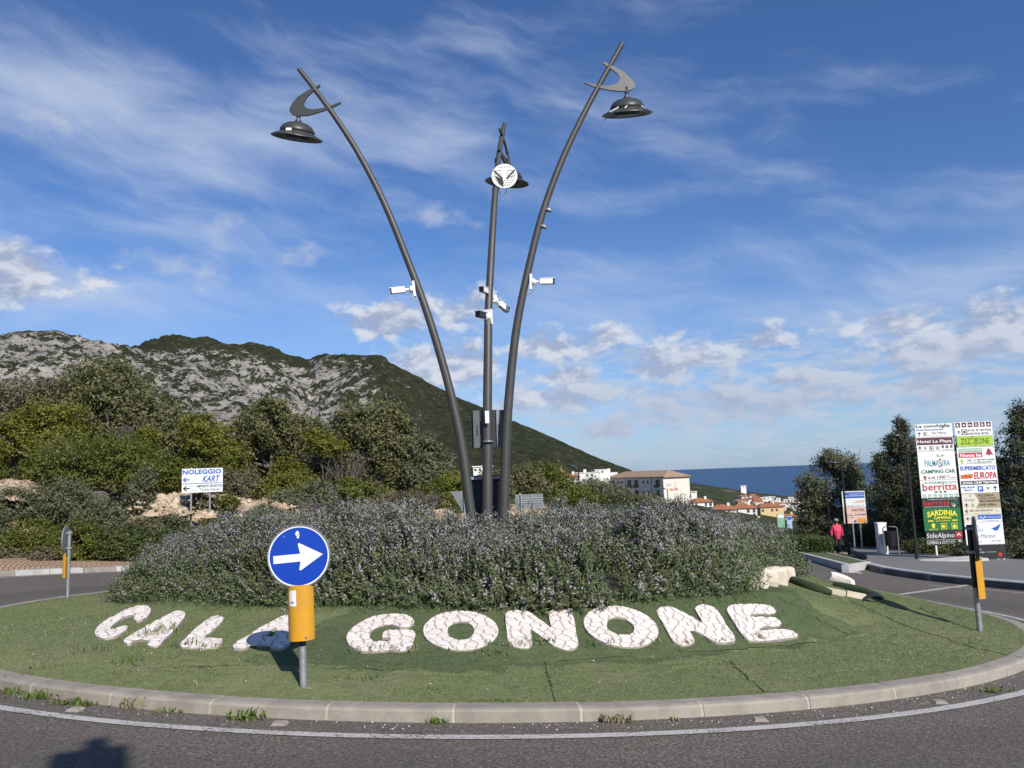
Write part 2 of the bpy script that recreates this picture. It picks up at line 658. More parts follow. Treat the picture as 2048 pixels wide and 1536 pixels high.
mat('leaf_olive', (0.17, 0.17, 0.07), .6, spec=.3, island=.75, dark=(0.042, 0.048, 0.02), transl=.25)
mat('leaf_mastic', (0.13, 0.145, 0.026), .6, spec=.3, island=.75, dark=(0.04, 0.048, 0.01), transl=.25)
mat('leaf_bright', (0.185, 0.195, 0.03), .6, spec=.3, island=.7, dark=(0.055, 0.064, 0.012), transl=.28)
mat('leaf_grey', (0.15, 0.158, 0.085), .65, spec=.3, island=.75, dark=(0.05, 0.057, 0.032), transl=.2)
mat('leaf_brown', (0.165, 0.145, 0.085), .7, spec=.2, island=.75, dark=(0.065, 0.055, 0.034), transl=.15)
mat('leaf_pine', (0.078, 0.088, 0.042), .6, spec=.3, island=.75, dark=(0.02, 0.026, 0.014), transl=.15)
mat('leaf_hedge', (0.085, 0.108, 0.03), .6, spec=.3, island=.7, dark=(0.035, 0.046, 0.016), transl=.2)
mat('leaf_weed', (.12, .17, .035), .6, spec=.3, island=.6, dark=(.07, .09, .02), transl=.25)
mat('straw', (.28, .25, .13), .8, island=.6, transl=.2)
mat('rosemary_needle', (.135, .158, .070), .6, spec=.3, island=.8, dark=(.034, .045, .024), transl=.1)
mat('rosemary_flower', (.335, .315, .355), .7, island=.6, dark=(.17, .17, .165), transl=.1)
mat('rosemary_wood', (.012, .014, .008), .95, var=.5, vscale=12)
mat('turf_blade', (.200, .228, .105), .6, spec=.25, island=.8, dark=(.10, .125, .055), transl=.2)
mat('turf_blade_dark', (.115, .150, .068), .6, spec=.25, island=.8, dark=(.05, .075, .03), transl=.2)
mat('turf_roll', (.035, .055, .02), .85, var=.5, vscale=20, bump=.8, bscale=60)
mat('turf_edge', (.070, .085, .036), .9, var=.4, vscale=20)
mat('felt_black', (.02, .021, .022), .9)
mat('bare_twig', (.115, .10, .085), .9, var=.4, vscale=3)


def special(name, fn, rough=.9, spec=.3):
    m = bpy.data.materials.new(name)
    m.use_nodes = True
    k = NT(m.node_tree)
    b = m.node_tree.nodes['Principled BSDF']
    b.inputs['Roughness'].default_value = rough
    b.inputs['Specular IOR Level'].default_value = spec
    tc = k.n('ShaderNodeTexCoord')
    col, height, dist = fn(k, tc.outputs['Object'])
    k.put(b.inputs['Base Color'], col)
    if height is not None:
        bn = k.n('ShaderNodeBump')
        bn.inputs['Strength'].default_value = .8
        bn.inputs['Distance'].default_value = dist
        k.put(bn.inputs['Height'], height)
        k.put(b.inputs['Normal'], bn.outputs[0])
    MATS[name] = m
    return m


def f_asphalt(k, v):
    n = k.noise(v, 48, 3, .75)
    big = k.noise(v, .6, 5, .6)
    c = k.ramp(n, [(.30, (.032, .027, .022)), (.46, (.100, .084, .069)), (.57, (.168, .143, .116)), (.70, (.36, .31, .25))])
    c = k.mix(k.rng(big, .4, .7, 0, .30), c, (.080, .075, .070, 1))
    ge = k.n('ShaderNodeNewGeometry')
    rr_ = k.vm('LENGTH', k.vm('MULTIPLY', k.vm('SUBTRACT', ge.outputs['Position'], (CX, CY, 0)), (1, 1, 0)))
    wear = k.m('ADD', rr_, k.m('MULTIPLY', k.noise(v, .5, 3, .5), 1.2))
    band = k.m('MULTIPLY', k.rng(wear, 9.7, 10.3), k.rng(wear, 11.0, 11.7, 1, 0))
    c = k.mix(k.m('MULTIPLY', band, .35), c, (.062, .056, .050, 1))
    c = k.mix(k.rng(k.noise(v, 1.7, 5, .6), .60, .70, 0, .35), c, (.045, .042, .040, 1))
    return c, n, .012


def f_turf(lit, dk, straw):
    def fn(k, v):
        n = k.noise(v, 60, 4, .7)
        big = k.noise(v, 1.1, 6, .65)
        st = k.noise(k.vm('MULTIPLY', v, (1, 3.5, 1)), 3.2, 6, .6)
        tuft = k.noise(v, 14, 5, .7)
        c = k.ramp(k.m('ADD', k.m('MULTIPLY', n, .6), k.m('MULTIPLY', tuft, .4)), [(.34, dk), (.60, lit)])
        c = k.mix(k.rng(big, .42, .72, 0, .6), c, (*straw, 1))
        c = k.mix(k.rng(st, .52, .70, 0, .55), c, (*dk, 1))
        return c, k.m('ADD', n, k.m('MULTIPLY', tuft, 1.5)), .022
    return fn


def f_line(k, v):
    n = k.noise(v, 40, 5, .7)
    b = k.noise(v, 2.0, 4, .6)
    c = k.mix(k.rng(k.m('ADD', n, k.m('MULTIPLY', b, .5)), .74, .92), (.47, .45, .42, 1), (.12, .11, .10, 1))
    return c, n, .006


def f_soil(k, v):
    n = k.noise(v, 4.0, 8, .7)
    g = k.noise(v, 0.8, 6, .6)
    c = k.ramp(n, [(.3, (.20, .14, .085)), (.52, (.42, .31, .20)), (.7, (.55, .45, .33))])
    sep = k.n('ShaderNodeSeparateXYZ')
    ge = k.n('ShaderNodeNewGeometry')
    k.t.links.new(ge.outputs['Position'], sep.inputs[0])
    c = k.mix(k.rng(k.m('ADD', g, 0.0), .44, .54), c, (.055, .060, .026, 1))
    return c, n, .08


def f_mountain(k, v):
    at = k.n('ShaderNodeAttribute', attribute_name='rock')
    rock = at.outputs['Fac']
    vv = k.vm('MULTIPLY', v, (1.0, .8, 1.3))
    wp = k.noise(v, .008, 4, .6, out='Color')
    vv = k.vm('ADD', vv, k.vm('MULTIPLY', wp, (40, 40, 40)))
    n = k.noise(vv, .050, 9, .70, .15)
    m_ = k.noise(vv, .22, 5, .7)
    d = k.m('ADD', k.m('MULTIPLY', n, .60), k.m('MULTIPLY', m_, .40))
    thr = k.m('SUBTRACT', d, k.m('MULTIPLY_ADD', rock, -.175, .648))
    f = k.rng(thr, -.010, .016)
    tone = k.noise(v, .03, 6, .65)
    rc = k.ramp(tone, [(.3, (.25, .235, .215)), (.5, (.39, .365, .33)), (.66, (.50, .465, .41)), (.8, (.52, .41, .29))])
    rc = k.mix(k.rng(k.noise(vv, .11, 5, .7), .5, .7, 0, .6), rc, (.13, .125, .115, 1))
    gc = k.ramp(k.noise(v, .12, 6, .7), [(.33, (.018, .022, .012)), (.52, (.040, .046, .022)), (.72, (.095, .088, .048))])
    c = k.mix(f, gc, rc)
    return c, k.m('ADD', m_, k.m('MULTIPLY', k.noise(v, .12, 6, .7), .6)), 9.0


def f_scrub(k, v):
    n = k.noise(v, .11, 7, .7)
    g = k.noise(v, .02, 5, .6)
    c = k.ramp(n, [(.36, (.022, .028, .014)), (.55, (.05, .058, .026)), (.70, (.10, .095, .05))])
    c = k.mix(k.rng(g, .58, .66, 0, .6), c, (.22, .19, .13, 1))
    return c, n, 2.0


def f_sea(k, v):
    n = k.noise(k.vm('MULTIPLY', v, (.5, 2.5, 1)), .0016, 6, .6)
    w = k.noise(k.vm('MULTIPLY', v, (.6, 2.0, 1)), .05, 5, .6)
    c = k.ramp(n, [(.35, (.013, .053, .122)), (.65, (.021, .078, .165))])
    return c, w, 1.0


special('asphalt', f_asphalt, .85, .35)
special('turf', f_turf((.195, .222, .098), (.090, .115, .046), (.23, .23, .125)), .9, .2)
special('turf_dark', f_turf((.118, .150, .068), (.052, .075, .031), (.15, .17, .085)), .9, .2)
special('line_paint', f_line, .8)
special('soil', f_soil, .95, .1)
special('mountain_rock', f_mountain, .95, .1)
special('scrub_ground', f_scrub, .95, .1)
special('sea_water', f_sea, .45, .35)

rng = np.random.default_rng(7)
rnd = random.Random(5)


def rock_mesh(name, sx, sy, sz, seed, m, sub=2, rough=.16):
    bm = bmesh.new()
    bmesh.ops.create_icosphere(bm, subdivisions=sub, radius=1)
    o = Vector((seed * 3.7, seed * 1.3, seed * .7))
    for v in bm.verts:
        p = v.co.copy()
        q = Vector([math.copysign(abs(c) ** .6, c) for c in p])
        d = 1 + rough * (mnoise.noise(p * 1.7 + o) + .5 * mnoise.noise(p * 4.0 + o))
        v.co = Vector((q.x * sx, q.y * sy, q.z * sz)) * d
    me = bpy.data.meshes.new(name)
    bm.to_mesh(me)
    bm.free()
    me.materials.append(MATS[m])
    return me


# ================================================================== SETTING
def polar(d, azs):
    A, Dm = np.meshgrid(azs, d)
    return Dm * np.sin(A), Dm * np.cos(A)


# terrain: one sheet out to 1.2 km, kept just under the junction's own sheets
dd = np.concatenate([np.linspace(.5, 70, 110), np.geomspace(72, 1300, 40)])
X, Y = polar(dd, np.linspace(-math.pi, math.pi, 361))
rr = np.hypot(X - CX, Y - CY)
Z = TERR(X, Y) - .06 + .10 * (fbm(X * .9, Y * .9, 4, 2) - .5) * ss(22, 26, rr) * ss(150, 60, np.hypot(X, Y))
o = link('terrain', grid_mesh('terrain', X, Y, Z, [MATS['soil'], MATS['scrub_ground']],
         fm=(np.hypot(X, Y)[:-1, :-1].ravel() > 75).astype(int)))
tag(o, kind='structure')

# sea
X, Y = polar(np.geomspace(500, 90000, 60), np.linspace(R(-75), R(75), 60))
tag(link('sea', grid_mesh('sea', X, Y, X * 0 - 82.0, MATS['sea_water'])), kind='structure')

# mountain
SIL = [(-700, 640), (-300, 650), (0, 668), (60, 661), (110, 663), (170, 680), (215, 693), (260, 695), (300, 680), (345, 668), (400, 672), (460, 687), (500, 686),
       (560, 701), (610, 719), (630, 716), (641, 707), (650, 706), (700, 709), (764, 711), (772, 714), (778, 724), (792, 732), (850, 763), (950, 809), (1060, 856), (1130, 886), (1200, 919), (1272, 944), (1330, 958)]


def mountain():
    ae = np.array([azel(*p) for p in SIL])
    azs = np.linspace(ae[0, 0], ae[-1, 0], 900)
    ridge_el = np.interp(azs, ae[:, 0], ae[:, 1])
    px = np.interp(azs, ae[:, 0], [p[0] for p in SIL])
    Dr = np.interp(px, [-700, 0, 230, 345, 600, 700, 780, 1000, 1272, 1330], [1000, 950, 900, 1150, 1000, 900, 880, 820, 700, 660])
    t = np.concatenate([np.linspace(0, 1, 210), np.linspace(1.02, 1.8, 26)])
    d0 = 170.0
    Tm, Am = np.meshgrid(t, azs, indexing='ij')
    Dm = d0 + (Dr[None, :] - d0) * Tm
    zr = (Dr * np.tan(ridge_el))[None, :]
    z0 = -14.0
    prof = np.where(Tm <= 1, .30 * Tm + .70 * np.clip(Tm, 0, 1) ** 2.0, 1 - 2.2 * np.clip(Tm - 1, 0, 1))
    z = z0 + (zr - z0) * prof
    X, Y = Dm * np.sin(Am), Dm * np.cos(Am)
    n = fbm(X * .006 + 3, Y * .004, 6, 11, .55) - .5
    gully = np.abs(fbm(X * .011, Y * .004 + 8, 4, 23) - .5) * 2
    env = np.clip(Tm * 1.6, 0, 1) * np.clip((1.0 - Tm) * 7, 0.0, 1) * (Tm <= 1)
    fade = np.interp(px, [600, 900, 1200], [1, .45, .15])[None, :]
    z = z + env * fade * (70 * n - 26 * gully + 10)
    crag = (fbm(X * .05, Y * .05, 4, 31) - .5)
    crag2 = np.abs(fbm(X * .028 + 5, Y * .02, 5, 37, .6) - .5) * 2
    z = z + (crag * 15 - crag2 * 16 + 4) * np.clip(Tm * 2, 0, 1) * np.where(Tm < .97, 1, .40) * np.maximum(fade, .3)
    rock = np.interp(px, [0, 200, 420, 560, 700, 760, 850, 1000, 1272], [.92, .9, .8, .9, .84, .45, .25, .18, .12])[None, :] * np.ones_like(z)
    rock = rock + .35 * (fbm(X * .004, Y * .003, 3, 41) - .5)
    top = np.interp(px, [0, 240, 290, 345, 520, 610, 640, 780, 1300], [0, .05, .75, .8, .6, .5, .3, .25, 0])[None, :]  # greener near the ridge; on the second peak this paints a cloud's shadow
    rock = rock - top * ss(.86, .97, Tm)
    pt = np.interp(px, [0, 380, 480], [0, 0, .1])[None, :]
    rock = rock * (1 - pt * 0) * np.where(Tm < .25, .55, 1)
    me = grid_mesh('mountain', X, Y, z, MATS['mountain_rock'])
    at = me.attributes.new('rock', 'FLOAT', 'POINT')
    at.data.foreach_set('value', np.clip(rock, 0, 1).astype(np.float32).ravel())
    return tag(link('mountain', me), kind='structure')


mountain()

# headland falling to the sea behind the town
HS = [(1180, 955), (1290, 956), (1380, 965), (1440, 974), (1500, 983), (1560, 990), (1620, 1001), (1700, 1018), (1900, 1040), (2300, 1060)]


def HEADZ(x, y):
    ae = np.array([azel(*p) for p in HS])
    az, d = math.atan2(x, y), math.hypot(x, y)
    el = float(np.interp(az, ae[:, 0], ae[:, 1]))
    t = (d - 240) / 400
    z0 = float(TERR(240 * math.sin(az), 240 * math.cos(az))) - 3
    return z0 + (640 * math.tan(el) - z0) * max(t, 0) ** .8


def headland():
    ae = np.array([azel(*p) for p in HS])
    azs = np.linspace(ae[0, 0], ae[-1, 0], 200)
    el = np.interp(azs, ae[:, 0], ae[:, 1])
    t = np.concatenate([np.linspace(0, 1, 40), np.linspace(1.05, 1.9, 14)])
    Tm, Am = np.meshgrid(t, azs, indexing='ij')
    Dm = 240 + 400 * Tm
    zr = (640 * np.tan(el))[None, :]
    z0 = TERR(240 * np.sin(azs), 240 * np.cos(azs))[None, :] - 3
    z = np.where(Tm <= 1, z0 + (zr - z0) * Tm ** .8, zr - 110 * np.clip(Tm - 1, 0, 1))
    X, Y = Dm * np.sin(Am), Dm * np.cos(Am)
    z = z + (fbm(X * .02, Y * .02, 4, 3) - .5) * 5 * np.where(Tm < .95, 1, .35)
    return tag(link('headland', grid_mesh('headland', X, Y, z, MATS['scrub_ground'])), kind='structure'), azs, el


headland()

# asphalt of the roundabout and its arms
def disc_sheet(name, r0, r1, m, lift, a0=-math.pi, a1=math.pi, n=200, rows=1, hgt=None):
    th = np.linspace(a0, a1, n)
    rr_ = np.linspace(r0, r1, rows + 1)
    T_, R_ = np.meshgrid(th, rr_)
    X, Y = CX + R_ * np.sin(T_), CY - R_ * np.cos(T_)
    Z = plane(X, Y) + lift
    return link(name, grid_mesh(name, X, Y, Z, MATS[m], smooth=False))


tag(disc_sheet('road', 7.9, 22.5, 'asphalt', 0.0, rows=6), kind='structure')
b = MB()
edge = [(9, 24), (12.2, 29.5), (16.5, 41.5), (24.0, 66), (29.5, 84)]
edge2 = [(3, 30), (7.5, 38), (11.5, 48), (18.5, 70), (23, 86)]
vs = [(x, y, plane(x, y) + .003) for x, y in edge] + [(x, y, plane(x, y) + .003) for x, y in edge2]
b.add(vs, [(i, i + 1, i + 6, i + 5) for i in range(4)])
tag(b.build('road_arm', MATS['asphalt']), kind='structure')

# white edge lines
tag(disc_sheet('edge_line', 8.83, 8.94, 'line_paint', .006, n=260), kind='structure')
tag(disc_sheet('outer_edge_line', 12.62, 12.74, 'line_paint', .006, R(62), R(118), 60), kind='structure')
tag(disc_sheet('far_edge_line', 15.75, 15.88, 'line_paint', .006, R(-170), R(-95), 60), kind='structure')
b = MB()
P0 = [(11.0, 25.5), (11.9, 28.6), (13.4, 33.2), (16.0, 40.5), (19.6, 51)]
for i in range(4):
    (x0, y0), (x1, y1) = P0[i], P0[i + 1]
    b.add([(x0, y0, plane(x0, y0) + .008), (x0 + .14, y0, plane(x0 + .14, y0) + .008), (x1 + .14, y1, plane(x1 + .14, y1) + .008), (x1, y1, plane(x1, y1) + .008)], [(0, 1, 2, 3)])
(x0, y0), (x1, y1) = (7.95, 17.3), (12.2, 21.2)
b.add([(x0, y0, plane(x0, y0) + .01), (x0 + .1, y0 - .1, plane(x0, y0) + .01), (x1 + .1, y1 - .1, plane(x1, y1) + .01), (x1, y1, plane(x1, y1) + .01)], [(0, 1, 2, 3)])
tag(b.build('lane_line', MATS['line_paint']), kind='structure')

# ---- island: turf mound
thv = np.linspace(-math.pi, math.pi, 901)[:-1]
rv = np.concatenate([np.linspace(.05, 5.0, 24), np.linspace(5.05, 8.30, 130)])
T_, R_ = np.meshgrid(thv, rv)
X, Y = CX + R_ * np.sin(T_), CY - R_ * np.cos(T_)
crease = -.016 * np.exp(-((fbm(T_ * 5.0, R_ * 2.2, 4, 51) - .5) / .022) ** 2) * ss(8.25, 8.0, R_) * np.where((R_ < 7.35 - .13 * np.clip(X, -5, 4)) & (np.abs(T_) < .8), .35, 1)
lump = (fbm(X * 1.3, Y * 1.3, 4, 77) - .5) * .05 * ss(8.25, 7.9, R_) + crease
Z = surf(X, Y) + lump - .004
# the strip of newer, darker turf around the second word
Rc, Tc = R_[:-1], T_[:-1]
rcr = 7.35 - .13 * np.clip(X[:-1], -5, 4)
wob = .55 * (fbm(X[:-1] * 1.6, Y[:-1] * 1.6, 4, 9) - .5)
dark = (Rc < rcr + .10 + wob) & (Rc > 5.3) & (Tc > -.22 + .3 * wob) & (Tc < .66 + .10 * (7 - Rc) + .5 * wob)
tag(link('roundabout_island', grid_mesh('roundabout_island', X, Y, Z, [MATS['turf'], MATS['turf_dark']], wrap=True, fm=dark.astype(int).ravel())), kind='structure')


def blades(name, n, sel, m, L=(.007, .019), w=.0032):
    """many small upright blades of turf"""
    th = rng.uniform(-1.35, 1.35, n * 2)
    r_ = np.sqrt(rng.uniform(5.2 ** 2, 8.27 ** 2, n * 2))
    x, y = CX + r_ * np.sin(th), CY - r_ * np.cos(th)
    k_ = sel(r_, th, x, y)
    x, y, r_ = x[k_][:n], y[k_][:n], r_[k_][:n]
    n = len(x)
    z = surf(x, y) + (fbm(x * 1.3, y * 1.3, 4, 77) - .5) * .05 * ss(8.25, 7.9, r_) - .006
    a = rng.uniform(0, 2 * np.pi, n)
    l = rng.uniform(*L, n)
    t = rng.normal(0, .55, (n, 2)) * l[:, None]
    B = np.stack([x, y, z], 1)
    dx = np.stack([np.cos(a) * w, np.sin(a) * w, a * 0], 1)
    T3 = B + np.stack([t[:, 0], t[:, 1], l], 1)
    V = np.stack([B - dx, B + dx, T3], 1)
    F = np.arange(n * 3).reshape(n, 3)
    return link(name, raw_mesh(name, V, F, MATS[m]))


isdark = lambda r_, th, x, y: (r_ < 7.35 - .13 * np.clip(x, -5, 4) + .1) & (th > -.22) & (th < .66 + .10 * (7 - r_))
o = blades('turf', 150000, lambda *a: ~isdark(*a), 'turf_blade')
tag(o, 'short faded green turf covering the mound of the roundabout', 'turf', kind='stuff')
o = blades('turf', 50000, isdark, 'turf_blade_dark')
tag(o, 'darker green strip of turf around the white stone letters', 'turf', kind='stuff')

# seams where the turf strips meet: lifted lips
def seam(pts, w=.008, h=.0015):
    P = []
    for (a, b_), (c, d) in zip(pts[:-1], pts[1:]):
        for q in np.linspace(0, 1, 14, endpoint=False):
            P.append((a + (c - a) * q + rnd.uniform(-2.5, 2.5), b_ + (d - b_) * q + rnd.uniform(-1.6, 1.6)))
    P.append(pts[-1])
    W_ = [hit(*p) for p in P]
    mb = MB()
    for i in range(len(W_) - 1):
        p, q = Vector(W_[i]), Vector(W_[i + 1])
        t = (q - p)
        sd = Vector((t.y, -t.x, 0)).normalized() * w
        j = h * (1 + rnd.uniform(-.6, .6))
        j2 = h * (1 + rnd.uniform(-.6, .6))
        up = Vector((0, 0, 1))
        A, B_ = p - sd + up * .004, q - sd + up * .004
        A1, B1 = p + up * (j + .005), q + up * (j2 + .005)
        A2, B2 = p + sd * .35 + up * .0, q + sd * .35 + up * .0
        mb.add([A, B_, B1, A1, B2, A2], [(0, 1, 2, 3), (3, 2, 4, 5)])
    return mb


for pts in ([(345, 1335), (470, 1331), (560, 1328), (660, 1336), (800, 1338), (900, 1335), (1080, 1322), (1300, 1309), (1500, 1296), (1640, 1283)],
            [(1090, 1326), (1100, 1360), (1110, 1404)], [(1460, 1322), (1490, 1352), (1530, 1385)],
            [(1700, 1200), (1800, 1247), (1950, 1296), (2046, 1316)], [(1560, 1196), (1620, 1230), (1700, 1270)],
            [(1840, 1215), (1890, 1240), (1950, 1262)], [(1360, 1302), (1345, 1250)]):
    o = seam(pts).build('turf_seam', MATS['turf_edge'], bpy.data.objects['roundabout_island'])

# ---- kerb of the island: one stone per piece
kerb = thing('roundabout_kerb', None, None, (CX, CY, plane(CX, CY)))
kerb['kind'] = 'structure'
NK = 54
for i in range(NK):
    a0, a1 = 2 * math.pi * i / NK + .0015, 2 * math.pi * (i + 1) / NK - .0015
    mb = MB()
    prof = [(8.26, -.05), (8.26, .100), (8.28, .106), (8.41, .102), (8.445, .093), (8.46, .075), (8.475, -.05)]
    j = rnd.uniform(-.006, .006)
    hj = rnd.uniform(-.004, .004)
    st = 6
    vs = []
    for q in range(st + 1):
        a = a0 + (a1 - a0) * q / st
        for (r_, z) in prof:
            x, y = CX + (r_ + j) * math.sin(a), CY - (r_ + j) * math.cos(a)
            vs.append((x, y, plane(x, y) + z + (hj if z > 0 else 0)))
    n = len(prof)
    fs = [(q * n + e, q * n + e + 1, (q + 1) * n + e + 1, (q + 1) * n + e) for q in range(st) for e in range(n - 1)]
    fs += [tuple(range(n)), tuple(range(st * n, st * n + n))[::-1]]
    mb.add(vs, fs)
    mb.build('kerb_stone', MATS['kerb_concrete'], kerb)
mb = MB()                                             # the pale mortar of the joints
for i in range(NK):
    a = 2 * math.pi * i / NK
    ca, sa = math.cos(a), math.sin(a)
    pr = [(8.265, -.04), (8.265, .098), (8.40, .0985), (8.442, .089), (8.457, .072), (8.471, -.04)]
    vs = []
    for off in (-.0125, .0125):
        for r_, z in pr:
            x, y = CX + r_ * sa + off * ca, CY - r_ * ca + off * sa
            vs.append((x, y, plane(x, y) + z + .0035))
    n = len(pr)
    mb.add(vs, [(e, e + 1, n + e + 1, n + e) for e in range(n - 1)])
mb.build('mortar_joint', MATS['kerb_joint'], kerb, fix=False)['kind'] = 'stuff'

# ---- far left pavement of clay pavers with its kerb
pav = thing('left_pavement', None, None, (CX, CY, plane(CX, CY)))
pav['kind'] = 'structure'
A0, A1 = R(-172), R(-96)


def arc_strip(mb, r0, r1, z0, z1, a0, a1, n):
    vs = []
    for i in range(n + 1):
        a = a0 + (a1 - a0) * i / n
        for r_, z in ((r0, z0 - .2), (r0, z0), (r1, z1), (r1, z1 - .3)):
            x, y = CX + r_ * math.sin(a), CY - r_ * math.cos(a)
            vs.append((x, y, plane(x, y) + z))
    fs = [(i * 4 + e, i * 4 + e + 1, i * 4 + e + 5, i * 4 + e + 4) for i in range(n) for e in range(3)]
    fs += [(0, 1, 2, 3), (n * 4 + 3, n * 4 + 2, n * 4 + 1, n * 4)]
    mb.add(vs, fs)
    return mb


nk = 22
for i in range(nk):
    a, c = A0 + (A1 - A0) * i / nk + .0008, A0 + (A1 - A0) * (i + 1) / nk - .0008
    arc_strip(MB(), 16.3, 16.55, .15, .16, a, c, 3).build('kerb_stone', MATS['kerb_white'] if i % 3 else MATS['kerb_concrete'], pav)
arc_strip(MB(), 16.56, 21.6, .13, .35, A0, A1, 60).build('paving_bed', MATS['paver_clay'], pav)
mb = MB()                                             # slanted clay pavers standing proud of the bed
for i in range(150):
    for j in range(11):
        a = A0 + (A1 - A0) * (i + .5) / 150
        r_ = 16.75 + j * .43
        x, y = CX + r_ * math.sin(a), CY - r_ * math.cos(a)
        zz = plane(x, y) + .13 + .22 * (r_ - 16.56) / 5.04 + .004
        mb.box((x, y, zz), (.10, .30, .03), rz=a + (R(38) if j % 2 else R(-38)))
mb.build('paver', MATS['roof_brown'], pav)['kind'] = 'stuff'

# ---- right pavement, its kerb, the planter strip
rp = thing('right_pavement', None, None, (18, 30, plane(18, 30)))
rp['kind'] = 'structure'
KL = [(14.9, 9.0), (14.0, 12.5), (12.9, 15.8), (12.2, 18.7), (11.85, 20.2), (11.62, 22.3), (11.72, 24.2), (11.95, 26.0), (12.5, 28.2), (12.75, 29.6)]
BL = [(26, 9.0), (25, 14), (23.5, 20), (22.5, 26), (21.4, 32.5), (21.4, 37), (22.0, 41), (22.6, 45), (24.5, 51), (28.0, 61), (36, 84)]
FL = [(12.75, 29.6), (14.9, 33.6), (16.9, 38.2), (18.4, 42.5), (20.2, 47.5), (22.6, 54), (26.0, 64.5), (33.0, 85)]
poly = KL + FL[1:] + BL[::-1]
mb = MB()
tri = tessellate_polygon([[Vector((x, y, 0)) for x, y in poly]])
mb.add([(x, y, plane(x, y) + .17) for x, y in poly], [tuple(t) for t in tri])
n_ = len(poly)
mb.add([(x, y, plane(x, y) + .17) for x, y in poly] + [(x, y, plane(x, y) - .3) for x, y in poly], [(i, (i + 1) % n_, (i + 1) % n_ + n_, i + n_) for i in range(n_)])
mb.build('paving_slab', MATS['pavement'], rp)


def kerb_line(parent, pts, w, h0, m, seg=1.0, inset=0.0, name='kerb_stone'):
    """kerb stones laid along a polyline; the outer face follows the line"""
    P = [Vector((x, y, 0)) for x, y in pts]
    out = []
    for a, c in zip(P[:-1], P[1:]):
        n = max(1, round((c - a).length / seg))
        for i in range(n):
            out.append((a.lerp(c, i / n), a.lerp(c, (i + 1) / n)))
    for a, c in out:
        t = (c - a).normalized()
        s_ = Vector((t.y, -t.x, 0)) * w
        a2, c2 = a + t * .004, c - t * .004
        q = [a2, c2, c2 + s_, a2 + s_]
        z = [plane(p.x, p.y) for p in q]
        b_ = Vector((t.y, -t.x, 0)) * .03
        vs = [(p.x, p.y, k_ - .1) for p, k_ in zip(q, z)] + [(p.x, p.y, k_ + h0 - .03) for p, k_ in zip(q, z)]
        q2 = [a2 + b_, c2 + b_, c2 + s_, a2 + s_]
        vs += [(p.x, p.y, plane(p.x, p.y) + h0) for p in q2]
        MB().add(vs, [(0, 1, 5, 4), (1, 2, 6, 5), (2, 3, 7, 6), (3, 0, 4, 7), (4, 5, 9, 8), (5, 6, 10, 9), (6, 7, 11, 10), (7, 4, 8, 11), (8, 9, 10, 11)]).build(name, m, parent)


kerb_line(rp, KL, .28, .205, MATS['kerb_white'], 1.1)
pl = thing('planter_strip', None, None, (15, 33, plane(15, 33)))
pl['kind'] = 'structure'
PL = [tuple(G(px, py, .2)[:2]) for px, py in ((1697, 1133), (1660, 1123), (1615, 1111), (1590, 1105))]
kerb_line(pl, PL, .22, .24, MATS['kerb_white'], 1.2)
kerb_line(pl, [tuple(G(px, py, .2)[:2]) for px, py in ((1742, 1126), (1697, 1133))], .22, .247, MATS['kerb_white'], 1.3)
mb = MB()
q = [tuple(G(px, py, .2)[:2]) for px, py in ((1697, 1133), (1742, 1126), (1700, 1116), (1655, 1106), (1625, 1100), (1590, 1096), (1590, 1105), (1615, 1111), (1660, 1123))]
tri = tessellate_polygon([[Vector((x, y, 0)) for x, y in q]])
mb.add([(x, y, plane(x, y) + .225) for x, y in q], [tuple(t) for t in tri])
mb.build('grass_bed', MATS['turf_dark'], pl)
kerb_line(pl, [tuple(G(px, py, .2)[:2]) for px, py in ((1590, 1096), (1625, 1100), (1655, 1106), (1700, 1116), (1742, 1126))], .14, .235, MATS['kerb_white'], 1.5)
mb = MB()
mb.box(G(1905, 1130) + np.array([0, 0, .19]), (2.6, 1.0, .10), rz=.25)
tag(mb.build('concrete_slab', MATS['kerb_white']), kind='structure')

